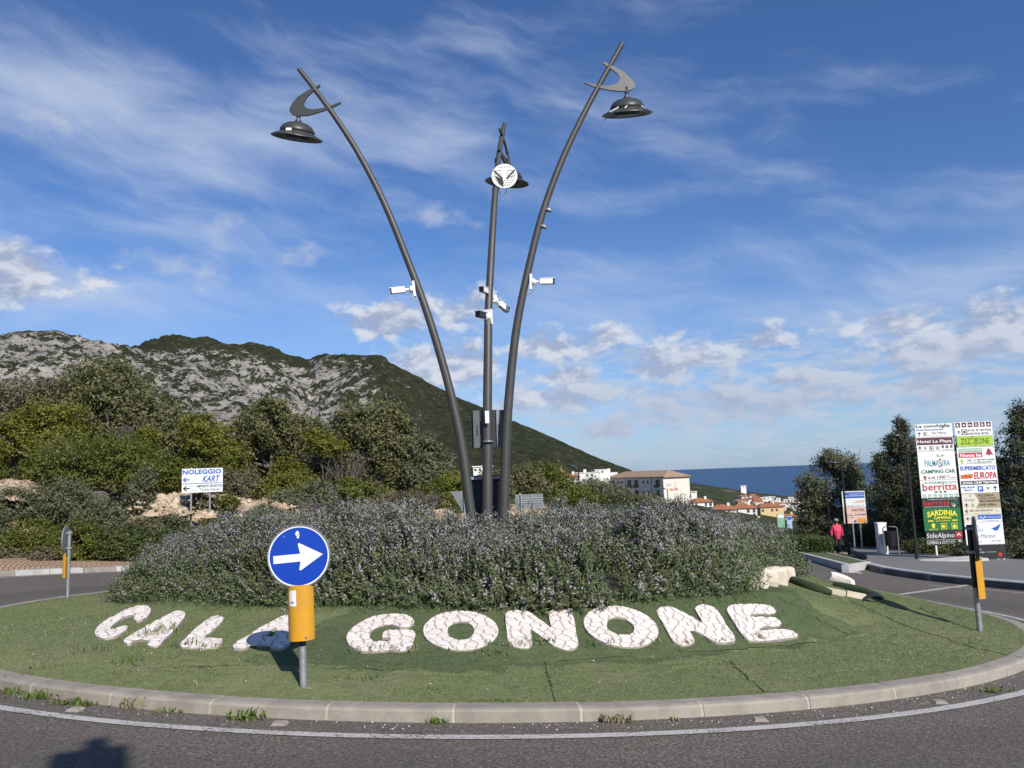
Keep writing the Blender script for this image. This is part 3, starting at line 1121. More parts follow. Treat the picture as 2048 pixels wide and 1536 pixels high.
# ================================================================== THINGS
# ---- stone letters on the bank
LET = {}
def crop(o, s, pts):
    return [(o[0] + x / s, o[1] + y / s) for x, y in pts]
c1, c2, c3, c4, c5 = ((170, 1190), 8.533), ((340, 1200), 6.827), ((670, 1200), 6.0235), ((1000, 1190), 6.0235), ((1290, 1190), 6.0235)
def ell(cx, cy, rx, ry, tilt=0, n=30):
    t = R(tilt)
    return [(cx + rx * math.cos(a) * math.cos(t) - ry * math.sin(a) * math.sin(t), cy + rx * math.cos(a) * math.sin(t) + ry * math.sin(a) * math.cos(t))
            for a in [2 * math.pi * i / n for i in range(n)]]
LETTERS = [
 ('C', c1, [(1000,197),(1060,205),(1110,245),(1130,270),(1110,330),(1080,375),(1040,400),(980,440),(920,455),(880,460),(825,440),(850,390),(870,355),(850,335),(810,340),(750,360),(690,385),(620,420),(540,480),(480,530),(440,570),(430,600),(450,610),(520,600),(580,580),(640,555),(690,545),(730,555),(735,580),(710,610),(650,650),(590,690),(500,730),(410,757),(340,765),(270,755),(180,715),(165,660),(180,610),(240,545),(320,480),(400,425),(490,385),(580,335),(680,280),(770,245),(880,215)], None, 'tilted first letter C, leftmost on the grassy bank'),
 ('A', c1, [(1640,293),(1690,310),(1715,340),(1705,390),(1660,450),(1600,520),(1560,570),(1530,620),(1480,670),(1420,715),(1370,760),(1320,830),(1310,850),(1260,885),(1180,905),(1110,895),(1070,880),(1085,850),(1120,815),(1060,800),(990,785),(900,770),(860,780),(820,815),(780,845),(720,855),(665,830),(655,800),(690,770),(750,730),(830,670),(940,615),(1050,550),(1150,500),(1240,450),(1330,405),(1430,350),(1500,315),(1570,297)], [(1350,520),(1300,560),(1240,590),(1160,625),(1115,655),(1220,670),(1260,640),(1310,590)], 'fully sunlit letter A between the C and the L'),
 ('L', c2, [(660,228),(710,240),(735,265),(720,300),(680,345),(620,400),(570,445),(510,480),(480,505),(470,540),(530,545),(600,545),(680,545),(722,555),(718,590),(690,630),(620,668),(530,670),(450,675),(350,670),(250,672),(170,665),(120,640),(150,605),(220,540),(290,465),(360,400),(440,340),(510,285),(580,240)], None, 'letter L made of white stones, with grass growing over its foot'),
 ('A', c2, [(1600,220),(1510,250),(1420,300),(1340,345),(1250,385),(1150,450),(1060,510),(980,560),(890,605),(850,645),(870,680),(930,687),(1010,685),(1060,655),(1120,610),(1200,625),(1290,630),(1370,625),(1370,680),(1430,690),(1530,685),(1590,650),(1640,600),(1690,470),(1720,330),(1730,270),(1690,225)], [(1465,390),(1380,440),(1270,525),(1400,525),(1440,470)], 'letter A in the shadow of the blue arrow sign'),
 ('G', c3, [(720,183),(800,186),(870,205),(930,235),(955,265),(950,300),(900,335),(840,345),(780,345),(730,325),(670,303),(600,303),(540,320),(480,350),(440,385),(420,430),(415,470),(425,500),(460,518),(540,520),(630,515),(690,475),(630,470),(570,470),(570,440),(590,395),(640,380),(760,380),(860,375),(920,380),(960,405),(972,435),(950,490),(930,560),(900,600),(850,625),(760,635),(680,620),(560,630),(430,640),(320,635),(230,600),(170,560),(140,510),(135,450),(160,400),(230,335),(320,280),(400,235),(500,205),(600,190)], None, 'letter G in white crazy paving, first of the second word'),
 ('O', c3, ell(1515,388,455,237), ell(1515,388,162,112), 'letter O in white crazy paving between the G and an N'),
 ('N', c4, [(150,195),(250,195),(330,215),(400,255),(470,310),(560,370),(620,425),(605,360),(590,300),(585,240),(610,205),(680,182),(760,190),(830,210),(870,245),(890,300),(905,380),(915,460),(935,560),(945,600),(925,640),(880,670),(810,680),(740,665),(650,635),(570,575),(490,515),(430,470),(370,430),(378,500),(385,580),(385,625),(350,660),(250,662),(160,640),(110,605),(90,550),(80,450),(65,350),(60,250),(100,205)], None, 'upright letter N between the two letters O'),
 ('O', c4, ell(1455,397,458,240,10), ell(1447,397,172,105,16), 'tilted letter O between the two letters N'),
 ('N', c5, [(190,155),(280,147),(370,175),(450,220),(540,270),(620,310),(690,355),(665,300),(630,240),(595,180),(620,150),(690,127),(780,140),(840,170),(880,220),(930,290),(970,370),(1020,440),(1070,510),(1085,560),(1040,580),(950,590),(860,585),(790,555),(720,510),(640,470),(560,430),(510,410),(545,470),(590,545),(590,590),(540,620),(460,628),(380,605),(330,570),(290,500),(240,410),(190,320),(150,260),(130,200)], None, 'leaning letter N next to the final E'),
 ('E', c5, [(970,190),(1000,150),(1060,130),(1200,122),(1380,127),(1490,140),(1550,170),(1580,205),(1560,235),(1500,245),(1420,238),(1330,240),(1250,245),(1285,285),(1370,280),(1480,278),(1560,290),(1620,320),(1640,355),(1620,385),(1560,397),(1470,392),(1380,410),(1390,445),(1470,438),(1580,430),(1700,430),(1780,450),(1830,485),(1835,515),(1770,525),(1640,545),(1500,565),(1350,573),(1250,565),(1200,530),(1130,450),(1070,350),(1010,260)], None, 'letter E in white crazy paving, rightmost on the bank'),
]


def clip_half(poly, n, d):
    """keep the part of a polygon with n.p <= d"""
    out = []
    for i in range(len(poly)):
        p, q = poly[i], poly[(i + 1) % len(poly)]
        a, b_ = n[0] * p[0] + n[1] * p[1] - d, n[0] * q[0] + n[1] * q[1] - d
        if a <= 0:
            out.append(p)
        if (a < 0 < b_) or (b_ < 0 < a):
            t = a / (a - b_)
            out.append((p[0] + (q[0] - p[0]) * t, p[1] + (q[1] - p[1]) * t))
    return out


def area(p):
    return .5 * sum(p[i][0] * p[(i + 1) % len(p)][1] - p[(i + 1) % len(p)][0] * p[i][1] for i in range(len(p)))


def inside(pt, poly):
    c = False
    for i in range(len(poly)):
        (x1, y1), (x2, y2) = poly[i], poly[i - 1]
        if (y1 > pt[1]) != (y2 > pt[1]) and pt[0] < (x2 - x1) * (pt[1] - y1) / (y2 - y1) + x1:
            c = not c
    return c


def pieces(tris, cell):
    """outlines of a convex cell cut out of a triangulated region"""
    bm = bmesh.new()
    for t in tris:
        q = list(cell)
        for i in range(3):
            a, b_ = t[i], t[(i + 1) % 3]
            nx, ny = b_[1] - a[1], a[0] - b_[0]
            q = clip_half(q, (nx, ny), nx * a[0] + ny * a[1])
            if len(q) < 3:
                break
        if len(q) >= 3 and abs(area(q)) > 1e-6:
            try:
                bm.faces.new([bm.verts.new((x, y, 0)) for x, y in q])
            except ValueError:
                pass
    if not bm.faces:
        bm.free()
        return []
    bmesh.ops.remove_doubles(bm, verts=bm.verts, dist=1e-4)
    inner = [e for e in bm.edges if len(e.link_faces) == 2]
    if inner:
        bmesh.ops.dissolve_edges(bm, edges=inner, use_verts=True)
    res = [[(v.co.x, v.co.y) for v in f.verts] for f in bm.faces]
    bm.free()
    return res


def letter(ch, cr, outline, hole, what):
    P = [hit(*p) for p in crop(*cr, outline)]
    H = [hit(*p) for p in crop(*cr, hole)] if hole else None
    A = np.array(P)
    c = A.mean(0)
    n = np.linalg.svd(A - c)[2][2]
    n = n if n[2] > 0 else -n
    nv = Vector(n)
    u = Vector((1, 0, 0)) - nv * nv.x
    u.normalize()
    v = nv.cross(u)
    cv = Vector(c)
    to2 = lambda p: ((Vector(p) - cv).dot(u), (Vector(p) - cv).dot(v))

    def to3(a, b_, d):
        p = cv + u * a + v * b_
        return Vector((p.x, p.y, float(surf(p.x, p.y)))) + nv * d
    out2, hole2 = [to2(p) for p in P], ([to2(p) for p in H] if H else None)
    root = thing('stone_letter', what, 'stone letter', (c[0], c[1], float(surf(c[0], c[1]))), 'letters of white stone on the roundabout bank')
    loops = [out2] + ([hole2] if hole2 else [])
    flat = [p for L_ in loops for p in L_]
    tri = tessellate_polygon([[Vector((x, y, 0)) for x, y in L_] for L_ in loops])
    tris = []
    for t in tri:
        q = [flat[i] for i in t]
        tris.append(q if area(q) > 0 else q[::-1])
    mb = MB()
    k_ = len(flat)
    fs = [tuple(i + k_ for i in t) for t in tri]
    o_ = 0
    for L_ in loops:
        m_ = len(L_)
        fs += [(o_ + i, o_ + (i + 1) % m_, o_ + (i + 1) % m_ + k_, o_ + i + k_) for i in range(m_)]
        o_ += m_
    mb.add([to3(a, b_, -.03) for a, b_ in flat] + [to3(a, b_, .0142) for a, b_ in flat], fs)
    mb.build('mortar', MATS['mortar'], root)
    # stones: cells of a jittered grid, cut by the outline
    sp = .102
    xs, ys = [p[0] for p in out2], [p[1] for p in out2]
    seeds = []
    gy, row = min(ys) - sp, 0
    while gy < max(ys) + sp:
        gx = min(xs) - sp + (row % 2) * sp * .5
        while gx < max(xs) + sp:
            seeds.append((gx + rnd.uniform(-.48, .48) * sp, gy + rnd.uniform(-.48, .48) * sp))
            gx += sp * 1.12
        gy += sp * .9
        row += 1
    for s_ in seeds:
        cell = [(s_[0] - .3, s_[1] - .3), (s_[0] + .3, s_[1] - .3), (s_[0] + .3, s_[1] + .3), (s_[0] - .3, s_[1] + .3)]
        for t in seeds:
            dx, dy = t[0] - s_[0], t[1] - s_[1]
            d = math.hypot(dx, dy)
            if 0 < d < .4:
                nx, ny = dx / d, dy / d
                cell = clip_half(cell, (nx, ny), nx * s_[0] + ny * s_[1] + d / 2 - .0088)
                if len(cell) < 3:
                    break
        if len(cell) < 3:
            continue
        for w in pieces(tris, cell):
            if len(w) < 3 or abs(area(w)) < .0006:
                continue
            if area(w) < 0:
                w = w[::-1]
            gx, gy_ = sum(p[0] for p in w) / len(w), sum(p[1] for p in w) / len(w)
            hgt = .018 + rnd.uniform(0, .004)
            tx, ty = rnd.uniform(-.03, .03), rnd.uniform(-.03, .03)
            k_ = len(w)
            base = [to3(a, b_, .006) for a, b_ in w]
            mid = [to3(a, b_, hgt - .004) for a, b_ in w]
            top = [to3(gx + (a - gx) * .93, gy_ + (b_ - gy_) * .93, hgt + (a - gx) * tx + (b_ - gy_) * ty) for a, b_ in w]
            tr2 = tessellate_polygon([[Vector((a, b_, 0)) for a, b_ in w]])
            m2 = MB()
            fs = [(i, (i + 1) % k_, (i + 1) % k_ + k_, i + k_) for i in range(k_)]
            fs += [(i + k_, (i + 1) % k_ + k_, (i + 1) % k_ + 2 * k_, i + 2 * k_) for i in range(k_)]
            fs += [tuple(i + 2 * k_ for i in t) for t in tr2]
            m2.add(base + mid + top, fs)
            m2.build('stone', MATS['limestone'], root)


for L_ in LETTERS:
    letter(*L_)

# ---- three curved lamp posts with crescent brackets and hat shaped hoods
def smooth_path(pts, n=4):
    P = [Vector(p) for p in pts]
    out = []
    for i in range(len(P) - 1):
        p0, p1, p2, p3 = P[max(i - 1, 0)], P[i], P[i + 1], P[min(i + 2, len(P) - 1)]
        for j in range(n):
            t = j / n
            out.append(.5 * ((2 * p1) + (-p0 + p2) * t + (2 * p0 - 5 * p1 + 4 * p2 - p3) * t * t + (-p0 + 3 * p1 - 3 * p2 + p3) * t ** 3))
    out.append(P[-1])
    return out


YP = 14.6
HAT = [(.02, .44), (.045, .44), (.06, .40), (.10, .375), (.20, .345), (.28, .29), (.325, .215), (.335, .19), (.345, .188), (.345, .165), (.335, .162), (.335, .125), (.35, .118),
       (.42, .085), (.50, .045), (.505, .03), (.49, .022), (.40, .055), (.33, .075), (.26, .075), (.255, .02), (.25, .012), (.0, .012)]

HAT = [(r_, .118 + (z - .118) * .86 if z > .118 and r_ > .05 else z - (.045 if z > .118 else 0)) for r_, z in HAT]


def lamp_post(label, path, r0, r1, bracket, hood_top, hood_tilt, bracket_depth=None, to3=None, extras=None):
    base = path[0].copy()
    base.z = float(surf(base.x, base.y))
    root = thing('street_lamp', label, 'street lamp', base, 'curved lamp posts in the middle of the roundabout')
    P = [base] + smooth_path(path)
    rad = [r0 + (r1 - r0) * i / (len(P) - 1) for i in range(len(P))]
    MB().tube(P, rad, 16).build('pole', MATS['pole_grey'], root, smooth=True)
    br = MB()
    br.prism(bracket, to3, -.02, .02)
    br.build('crescent_bracket', MATS['hood_grey'], root)
    M = Matrix.Translation(hood_top) @ hood_tilt @ Matrix.Translation((0, 0, -.46))
    hood = MB().lathe(HAT, M).build('lamp_hood', MATS['hood_grey'], root, smooth=True)
    MB().tube([M @ Vector((0, 0, .42)), M @ Vector((0, 0, .56))], [.045, .03], 10).build('hanger', MATS['hood_grey'], root, smooth=True)
    MB().lathe([(.0, .009), (.24, .009), (.24, .005), (0, .005)], M, 24).build('lamp_glass', MATS['glass_dark'], root)
    return root, M


def px_path(pts, Y=YP):
    return [Vector(D(x, y, Y)) for x, y in pts]


def at_plane(Y):
    def f(u, v, d):
        p = D(u, v, Y)
        return Vector((p[0], p[1] + d, p[2]))
    return f


LPATH = [(945, 1045), (938, 1000), (925, 900), (905, 802), (879, 705), (849, 610), (812, 512), (768, 405), (716, 305), (659, 218), (598, 138)]
RPATH = [(1007, 1045), (1010, 950), (1014, 850), (1022, 750), (1034, 650), (1054, 550), (1084, 430), (1122, 325), (1165, 233), (1203, 162), (1245, 87)]
k1 = 360 / 2048
BR_L = [(500 + x * k1, 60 + y * k1) for x, y in [(795, 622), (803, 640), (720, 700), (650, 765), (615, 830), (618, 865), (650, 895), (720, 905), (800, 895), (870, 880), (950, 850), (1030, 822), (1036, 836), (960, 875), (880, 908), (800, 935), (720, 960), (640, 978), (540, 978), (480, 965), (450, 930), (455, 890), (485, 835), (540, 770), (610, 720), (690, 675), (740, 650)]]
k2 = 280 / 2048
BR_R = [(1100 + x * k2, 60 + y * k2) for x, y in [(770, 480), (790, 472), (880, 510), (960, 548), (1060, 605), (1150, 680), (1210, 750), (1245, 820), (1235, 850), (1190, 880), (1110, 900), (1000, 898), (880, 885), (780, 865), (680, 845), (600, 820), (500, 780), (510, 772), (620, 800), (720, 812), (800, 822), (900, 812), (980, 785), (1015, 740), (1015, 690), (980, 640), (920, 595), (850, 548), (780, 500)]]
hL = Vector(D(597, 232, YP - .0))
lampL, ML = lamp_post('lamp post curving out to the left, with a hat shaped hood', px_path(LPATH), .10, .048, BR_L, hL, Matrix.Rotation(R(9), 4, 'Y') @ Matrix.Rotation(R(15), 4, 'X'), to3=at_plane(YP - .02))
hR = Vector(D(1253, 184, YP))
lampR, MR = lamp_post('lamp post curving out to the right, white cable ties on its hood', px_path(RPATH), .10, .048, BR_R, hR, Matrix.Rotation(R(-1.5), 4, 'Y') @ Matrix.Rotation(R(18), 4, 'X'), to3=at_plane(YP - .02))
# white ties on the right hood and the small white plate on the left one
mb = MB()
for a0 in (-2.35, -1.85, -.85):
    pts = [MR @ Vector((r_ * math.cos(a0 + q), r_ * math.sin(a0 + q), z)) for r_, z, q in ((.34, .15, .12), (.37, .125, .06), (.43, .10, 0), (.47, .075, -.06), (.50, .055, -.12))]
    mb.tube(pts if a0 < -2 else pts[:3], .011, 6)
mb.build('cable_tie', MATS['white_plastic'], lampR, smooth=True)
mb = MB()
p = ML @ Vector((-.06, -.345, .14))
mb.box(p, (.11, .012, .05))
mb.build('white_plate', MATS['white_plastic'], lampL)
MB().tube([MR @ Vector((-.43, -.26, .05)), MR @ Vector((-.46, -.27, -.04)), MR @ Vector((-.49, -.27, -.10))], .008, 6).build('loose_strap', MATS['black_metal'], lampR)

# the third post leans away from the camera
prof_z = [p.z for p in px_path(RPATH)]
prof_o = [p.x - px_path(RPATH)[0].x for p in px_path(RPATH)]
MP = []
for (x, y) in [(975, 1040), (975, 900), (975, 800), (976, 700), (977, 620), (981, 540), (986, 450), (991, 380), (998, 310), (1003, 278), (1009, 248)]:
    Yq = YP
    for _ in range(30):
        Yq = YP + max(0, float(np.interp(D(x, y, Yq)[2], prof_z, prof_o)) * .93)
    MP.append(Vector(D(x, y, Yq)))
topM, Yt = MP[-1], MP[-1].y
Yb = Yt - .55


def to3m(u, v, d):
    """bracket of the far post: lies in the plane of its lean, seen nearly edge on"""
    return Vector((MP[-2].x + .02 + d + .26 * u, MP[-2].y + u, MP[-2].z + v))


BRM = [(u * .85, v * .60) for u, v in [(-.27, .26), (-.10, .22), (.25, .02), (.62, -.38), (.78, -.80), (.76, -.98), (.62, -1.06), (.30, -.98), (-.05, -.80), (-.42, -.62), (-.44, -.68), (-.05, -.62), (.25, -.60), (.42, -.52), (.44, -.38), (.30, -.16), (.0, .10), (-.26, .19)]]
hM = Vector((MP[-2].x + .13, MP[-2].y + .62, MP[-2].z - 1.02))
hM = Vector(D(1017, 328, MP[-2].y + .3))
lampM, MM = lamp_post('lamp post leaning away, with a white dotted disc before its hood', MP, .10, .05, BRM, hM, Matrix.Rotation(R(7), 4, 'Y') @ Matrix.Rotation(R(8), 4, 'X'), to3=to3m)
# bands round the far post
mb = MB()
for q in ((994, 342), (995, 325), (990, 384)):
    p = Vector(D(*q, np.interp(D(*q, 16.5)[2], [w.z for w in MP], [w.y for w in MP])))
    mb.tube([p, p + Vector((.01, .02, .09))], .068, 12)
mb.build('clamp_band', MATS['black_metal'], lampM)
mb = MB()
for q, ps in (((1096, 422), RPATH), ((1086, 455), RPATH)):
    p = Vector(D(*q, YP))
    mb.tube([p, p + Vector((.012, 0, .035))], .076, 12)
mb.build('clamp_band', MATS['galvanised'], lampR)

# ---- the white dotted disc
pd = Vector(D(1009, 352, float(np.interp(D(994, 352, 16.9)[2], [w.z for w in MP], [w.y for w in MP])) - .42))
dish = thing('dotted_disc', 'round white disc with black dots and a dark V, before the lamp hood', 'disc', pd)
fx = lambda u, v, d: Vector((pd.x + u, pd.y - d + v * .10, pd.z - v))
n = 32
MB().prism([(.275 * math.cos(2 * math.pi * i / n), .26 * math.sin(2 * math.pi * i / n)) for i in range(n)], fx, -.03, .0).build('plate', MATS['white_plastic'], dish)
pr = Print(fx)
for j in range(-5, 6):
    for i in range(-5, 6):
        u, v = (i + .5 * (j % 2)) * .055, j * .048
        if math.hypot(u, v) < .24 and not (abs(u) < .06 and -.14 < v < .05) and not (v < -.06 and v > -.17 and abs(u) < .22):
            pr.disc(u, v, .015, 'print_grey', .003, 8)
for sgn in (-1, 1):
    pr.poly([(sgn * .235, -.115), (sgn * .205, -.13), (sgn * .03, .045), (sgn * .055, .07)], 'print_black', .006)
pr.poly([(-.20, .0), (-.15, .03), (-.06, .05), (-.03, .09), (-.03, .24), (-.12, .16)], 'print_black', .005)
for sgn in (-1, 1):
    A_ = ell(sgn * .13, -.05, .085, .075, 20 * sgn, 16)
    for i in range(16):
        (a, b_), (c_, d_) = A_[i], A_[(i + 1) % 16]
        pr.poly([(a, b_), (c_, d_), (c_ * .97 + sgn * .0039, d_ * .9 - .005), (a * .97 + sgn * .0039, b_ * .9 - .005)], 'print_black', .0055)
pr.build('print', dish)
MB().tube([pd + Vector((-.13, .03, -.25)), pd + Vector((-.12, .05, -.36)), pd + Vector((-.05, .06, -.42)), pd + Vector((.02, .05, -.36)), pd + Vector((.03, .03, -.25))], .009, 6).build('cable', MATS['black_metal'], dish)
MB().tube([pd + Vector((-.02, .02, 0)), pd + Vector((-.06, .5, .02))], .03, 8).build('mounting_arm', MATS['galvanised'], dish)

# ---- surveillance cameras
def cctv(label, base_px, Y, axis, plate=(.05, .12, .36), hood='white_plastic', up=Vector((0, 0, 1)), tail=1):
    """white bullet camera: wall plate, round base, arm, housing, cable. axis points from the post to the lens"""
    p = Vector(D(*base_px, Y))
    ax = Vector(axis).normalized()
    K = .84
    root = thing('security_camera', label, 'security camera', p, 'surveillance cameras on the lamp posts')
    q = ax.to_track_quat('X', 'Z').to_matrix()
    MB().box(p, tuple(q_ * K for q_ in plate), rot=q).build('mounting_plate', MATS['white_plastic'], root)
    M = Matrix.Translation(p) @ q.to_4x4() @ Matrix.Rotation(R(90), 4, 'Y') @ Matrix.Scale(K, 4)
    MB().lathe([(0, .02), (.075, .02), (.08, .04), (.075, .09), (.04, .11), (0, .11)], M, 16).build('base', MATS['white_plastic'], root, smooth=True)
    a = p + ax * (.10 * K)
    b_ = p + ax * (.20 * K)
    MB().tube([a, b_], .026, 8).build('arm', MATS['white_plastic'], root, smooth=True)
    c = p + ax * (.36 * K)
    MB().box(c, (.30 * K, .115 * K, .12 * K), rot=q).build('housing', MATS[hood], root)
    MB().box(c + ax * (.165 * K), (.03 * K, .11 * K, .115 * K), rot=q).build('lens_window', MATS['glass_dark'], root)
    MB().box(c + ax * .02 + q @ Vector((0, 0, .068 * K)), (.34 * K, .13 * K, .012), rot=q).build('sunshield', MATS[hood], root)
    z = Vector((0, 0, 1))
    MB().tube([a - z * .06, a - z * .17 - ax * .02, p - z * .25 - ax * .06, p - z * .30 - ax * .14], .009, 6).build('cable', MATS['print_grey'], root)
    return root


cctv('white camera on the left curved post, pointing left', (828, 578), YP - .05, (-1, -.15, -.10))
cctv('white camera on the right curved post, pointing right', (1062, 564), YP - .05, (1, -.15, -.04))
cctv('upper white camera on the middle post, facing us, black lens', (979, 585), 15.2, (-.35, -1, -.06), plate=(.05, .2, .30))
cctv('white camera on the middle post, pointing away to the lower right', (987, 598), 15.25, (.45, .5, -.30), plate=(.05, .12, .20))
cctv('lowest camera on the middle post, dark grey hood', (977, 634), 14.98, (-.5, -1, -.05), plate=(.05, .2, .36), hood='dark_panel')

# ---- dark twin cabinet and the big board seen from behind
p = Vector(D(976, 858, YP + .25))
cab = thing('loudspeaker_cabinet', 'pair of tall dark panels clamped to the middle lamp post', 'cabinet', p)
for sgn in (-1, 1):
    MB().box(p + Vector((sgn * .17, .0, 0)), (.27, .10, .72), rz=sgn * R(22)).build('panel', MATS['dark_panel'], cab)
    MB().box(p + Vector((sgn * .205, -.035, 0)), (.12, .10, .716), rz=sgn * R(22)).build('front_strip', MATS['sign_back'], cab)
    pr = Print(lambda u, v, d, s_=sgn: p + Vector((s_ * .205 - .0 + u * .92, -.092 - d + (-s_) * u * -.40, -v)))
    pr.b.m = 0
    V, F = text_arrays('AVANTI', .02)
    pr.slot('print_black')
    pr.b.add([pr.to3(-b_ * .035 + .0, a * .20 + .02, .004) for a, b_ in V], F)
    pr.build('lettering', cab)
MB().box(p + Vector((0, -.30, .21)), (.075, .012, .235)).build('white_sticker', MATS['paper'], cab)
MB().tube([p + Vector((0, -.2, -.26)), p + Vector((0, -.2, -.235))], .106, 14).build('clamp', MATS['galvanised'], cab)

p = Vector(D(975, 1000, YP + .55))
bd = thing('notice_board', 'big dark board seen from behind, between the lamp posts', 'board', (p.x, p.y, float(surf(p.x, p.y))))
MB().box(p, (.70, .05, .96)).build('panel', MATS['black_metal'], bd)
for dx in (-.20, .14):
    MB().box(p + Vector((dx, -.04, -.05)), (.18, .02, .72)).build('inset_panel', MATS['dark_panel'], bd)
for dz in (.43, -.44):
    MB().box(p + Vector((0, -.07, dz)), (.68, .05, .055)).build('rail', MATS['galvanised'], bd)
for dx in (-.34, .36):
    MB().box(p + Vector((dx, .0, -.2)), (.05, .06, 1.5)).build('post', MATS['black_metal'], bd)

# ---- round arrow signs with yellow panel on the island
def keep_sign(label, foot_px, face, tilt, sc=1.0, dark=False, rot=0.0, upper='black_metal'):
    """blue disc with white arrow over a curved yellow panel; face = direction the sign looks, sc = size"""
    f = Vector(hit(*foot_px))
    root = thing('traffic_sign', label, 'traffic sign', f, 'round arrow signs on the roundabout edge')
    n = Vector((*face, 0)).normalized()
    u = Vector((-n.y, n.x, 0))                     # to the right as one looks at its face
    up = Vector((u.x * tilt, u.y * tilt, 1)).normalized()
    u2 = (u - up * tilt).normalized()
    P = lambda a, h, d: f + (u2 * a + up * h + n * d) * sc
    MB().tube([P(0, -.05, 0), P(0, .33 if not dark else .50, 0)], .030 * sc, 12).build('post', MATS['galvanised'], root, smooth=True)
    MB().tube([P(0, .33 if not dark else .505, 0), P(0, 1.24, 0)], .031 * sc, 12).build('upper_post', MATS[upper], root, smooth=True)
    c = 1.075
    q = .262 / .256
    prof = [(0, .030), (.245 * q, .030), (.245 * q, .036), (.254 * q, .036), (.256 * q, .03), (.256 * q, .012), (.244 * q, .010), (0, .010)]
    M = Matrix.Translation(P(0, c, .03)) @ Matrix(((u2.x, up.x, n.x, 0), (u2.y, up.y, n.y, 0), (u2.z, up.z, n.z, 0), (0, 0, 0, 1))) @ Matrix.Scale(sc, 4)
    MB().lathe(prof, M, 48).build('sign_back', MATS['dark_panel' if dark else 'sign_back'], root, smooth=True)
    pr = Print(lambda a, b_, d: M @ Vector((a * q, -b_ * q, .0305 + d)))
    pr.disc(0, 0, .244, 'sign_blue', .001, 48)
    for i in range(48):
        a0, a1 = 2 * math.pi * i / 48, 2 * math.pi * (i + 1) / 48
        pr.poly([(.235 * math.cos(a0), .235 * math.sin(a0)), (.235 * math.cos(a1), .235 * math.sin(a1)), (.2445 * math.cos(a1), .2445 * math.sin(a1)), (.2445 * math.cos(a0), .2445 * math.sin(a0))], 'white_paint', .0025)
    k_ = math.radians(rot)
    rotp = lambda L_: [(x * math.cos(k_) - y * math.sin(k_), x * math.sin(k_) + y * math.cos(k_)) for x, y in L_]
    pr.poly(rotp([(-.205, -.018), (.012, -.020), (-.004, -.100), (.006, -.108), (.196, -.002), (.010, .116), (.000, .108), (.012, .042), (-.205, .046)]), 'board_white', .003)
    pr.build('arrow_face', root)
    pan = MB()                                     # curved yellow panel
    h0, h1, r_ = .385, .838, .112
    angs = np.linspace(-1.25, 1.25, 15)
    sup = lambda a: math.copysign(abs(math.sin(a)) ** .8, a)
    vs = []
    for h in (h0, h1):
        for a in angs:
            vs.append(P(r_ * sup(a), h, r_ * (math.cos(a) - math.cos(1.25)) + .02))
        for a in angs[::-1]:
            vs.append(P((r_ - .005) * sup(a), h, (r_ - .007) * (math.cos(a) - math.cos(1.25)) + .02))
    m_ = 30
    fs = [(i, (i + 1) % m_, (i + 1) % m_ + m_, i + m_) for i in range(m_)]
    fs += [(i, i + 1, 28 - i, 29 - i) for i in range(14)] + [(i + m_, i + 1 + m_, 28 - i + m_, 29 - i + m_) for i in range(14)]
    pan.add(vs, fs)
    pan.build('yellow_panel', MATS['sign_yellow'], root, smooth=True)
    for h in (.92, 1.2):
        MB().box(P(0, h, -.005), (.09 * sc, .09 * sc, .03 * sc), rz=math.atan2(u.y, u.x)).build('clamp', MATS['galvanised'], root)
    on = lambda a, h: P(r_ * sup(a), h, r_ * (math.cos(a) - math.cos(1.25)) + .0225)
    return root, on, M


s1, on1, M1 = keep_sign('blue disc with white right arrow over a yellow panel, facing us', (607, 1373), (.10, -1), -.022, rot=-1.0)
# worn sticker, paper label, rivet
pr = Print(lambda a, b_, d: M1 @ Vector((a, -b_, .0305 + d)))
pr.poly([(-.02, -.20), (-.008, -.214), (.006, -.205), (.010, -.175), (.004, -.150), (-.008, -.148), (-.014, -.17), (-.026, -.186), (-.022, -.192)], 'paper', .0045)
pr.poly([(-.006, -.192), (.004, -.186), (.002, -.17), (-.006, -.172)], 'print_grey', .006)
pr.poly([(-.122, -.180), (-.108, -.162), (-.110, -.160), (-.125, -.178)], 'print_pale_blue', .0045)
pr.build('worn_sticker', s1)
def sticker(name, a0, a1, h0, h1, m, corner=0.0):
    aa = np.linspace(a0, a1, 5)
    vs = [on1(a, h0) for a in aa] + [on1(a, h1 - (corner if i == 0 else 0)) for i, a in enumerate(aa)]
    vs = [Vector(v) + Vector((0, -(.0012 if m == 'print_grey' else 0), 0)) for v in vs]
    MB().add(vs, [(i, i + 1, i + 6, i + 5) for i in range(4)]).build(name, MATS[m], s1)


sticker('paper_label', -.80, -.15, .67, .80, 'paper', .012)
sticker('faded_print', -.66, -.30, .695, .708, 'print_grey')
M_ = Matrix.Translation(on1(.35, .415)) @ Matrix.Rotation(R(90), 4, 'X')
MB().lathe([(0, .008), (.008, .007), (.011, 0)], M_, 10).build('rivet', MATS['galvanised'], s1)
keep_sign('arrow sign seen from behind on a grey post, at the left kerb', (135, 1196), (-.97, -.25), .0, .92, upper='galvanised')
keep_sign('dark backed arrow sign seen edge-on at the right kerb', (1960, 1262), (.90, -.45), .0, 1.065, dark=True)

# ---- roadside sign with kart lettering
def board_frame(tl, Y, rz=0.0):
    o_ = Vector(D(*tl, Y))
    u = Vector((math.cos(rz), math.sin(rz), 0))
    n = Vector((u.y, -u.x, 0))
    return o_, u, n, (lambda a, b_, d: o_ + u * a + n * d - Vector((0, 0, 1)) * b_)


def mpp(Y):
    return Y / FPX * 1.012


def ground_at(x, y):
    return float(TERR(x, y)) - .05


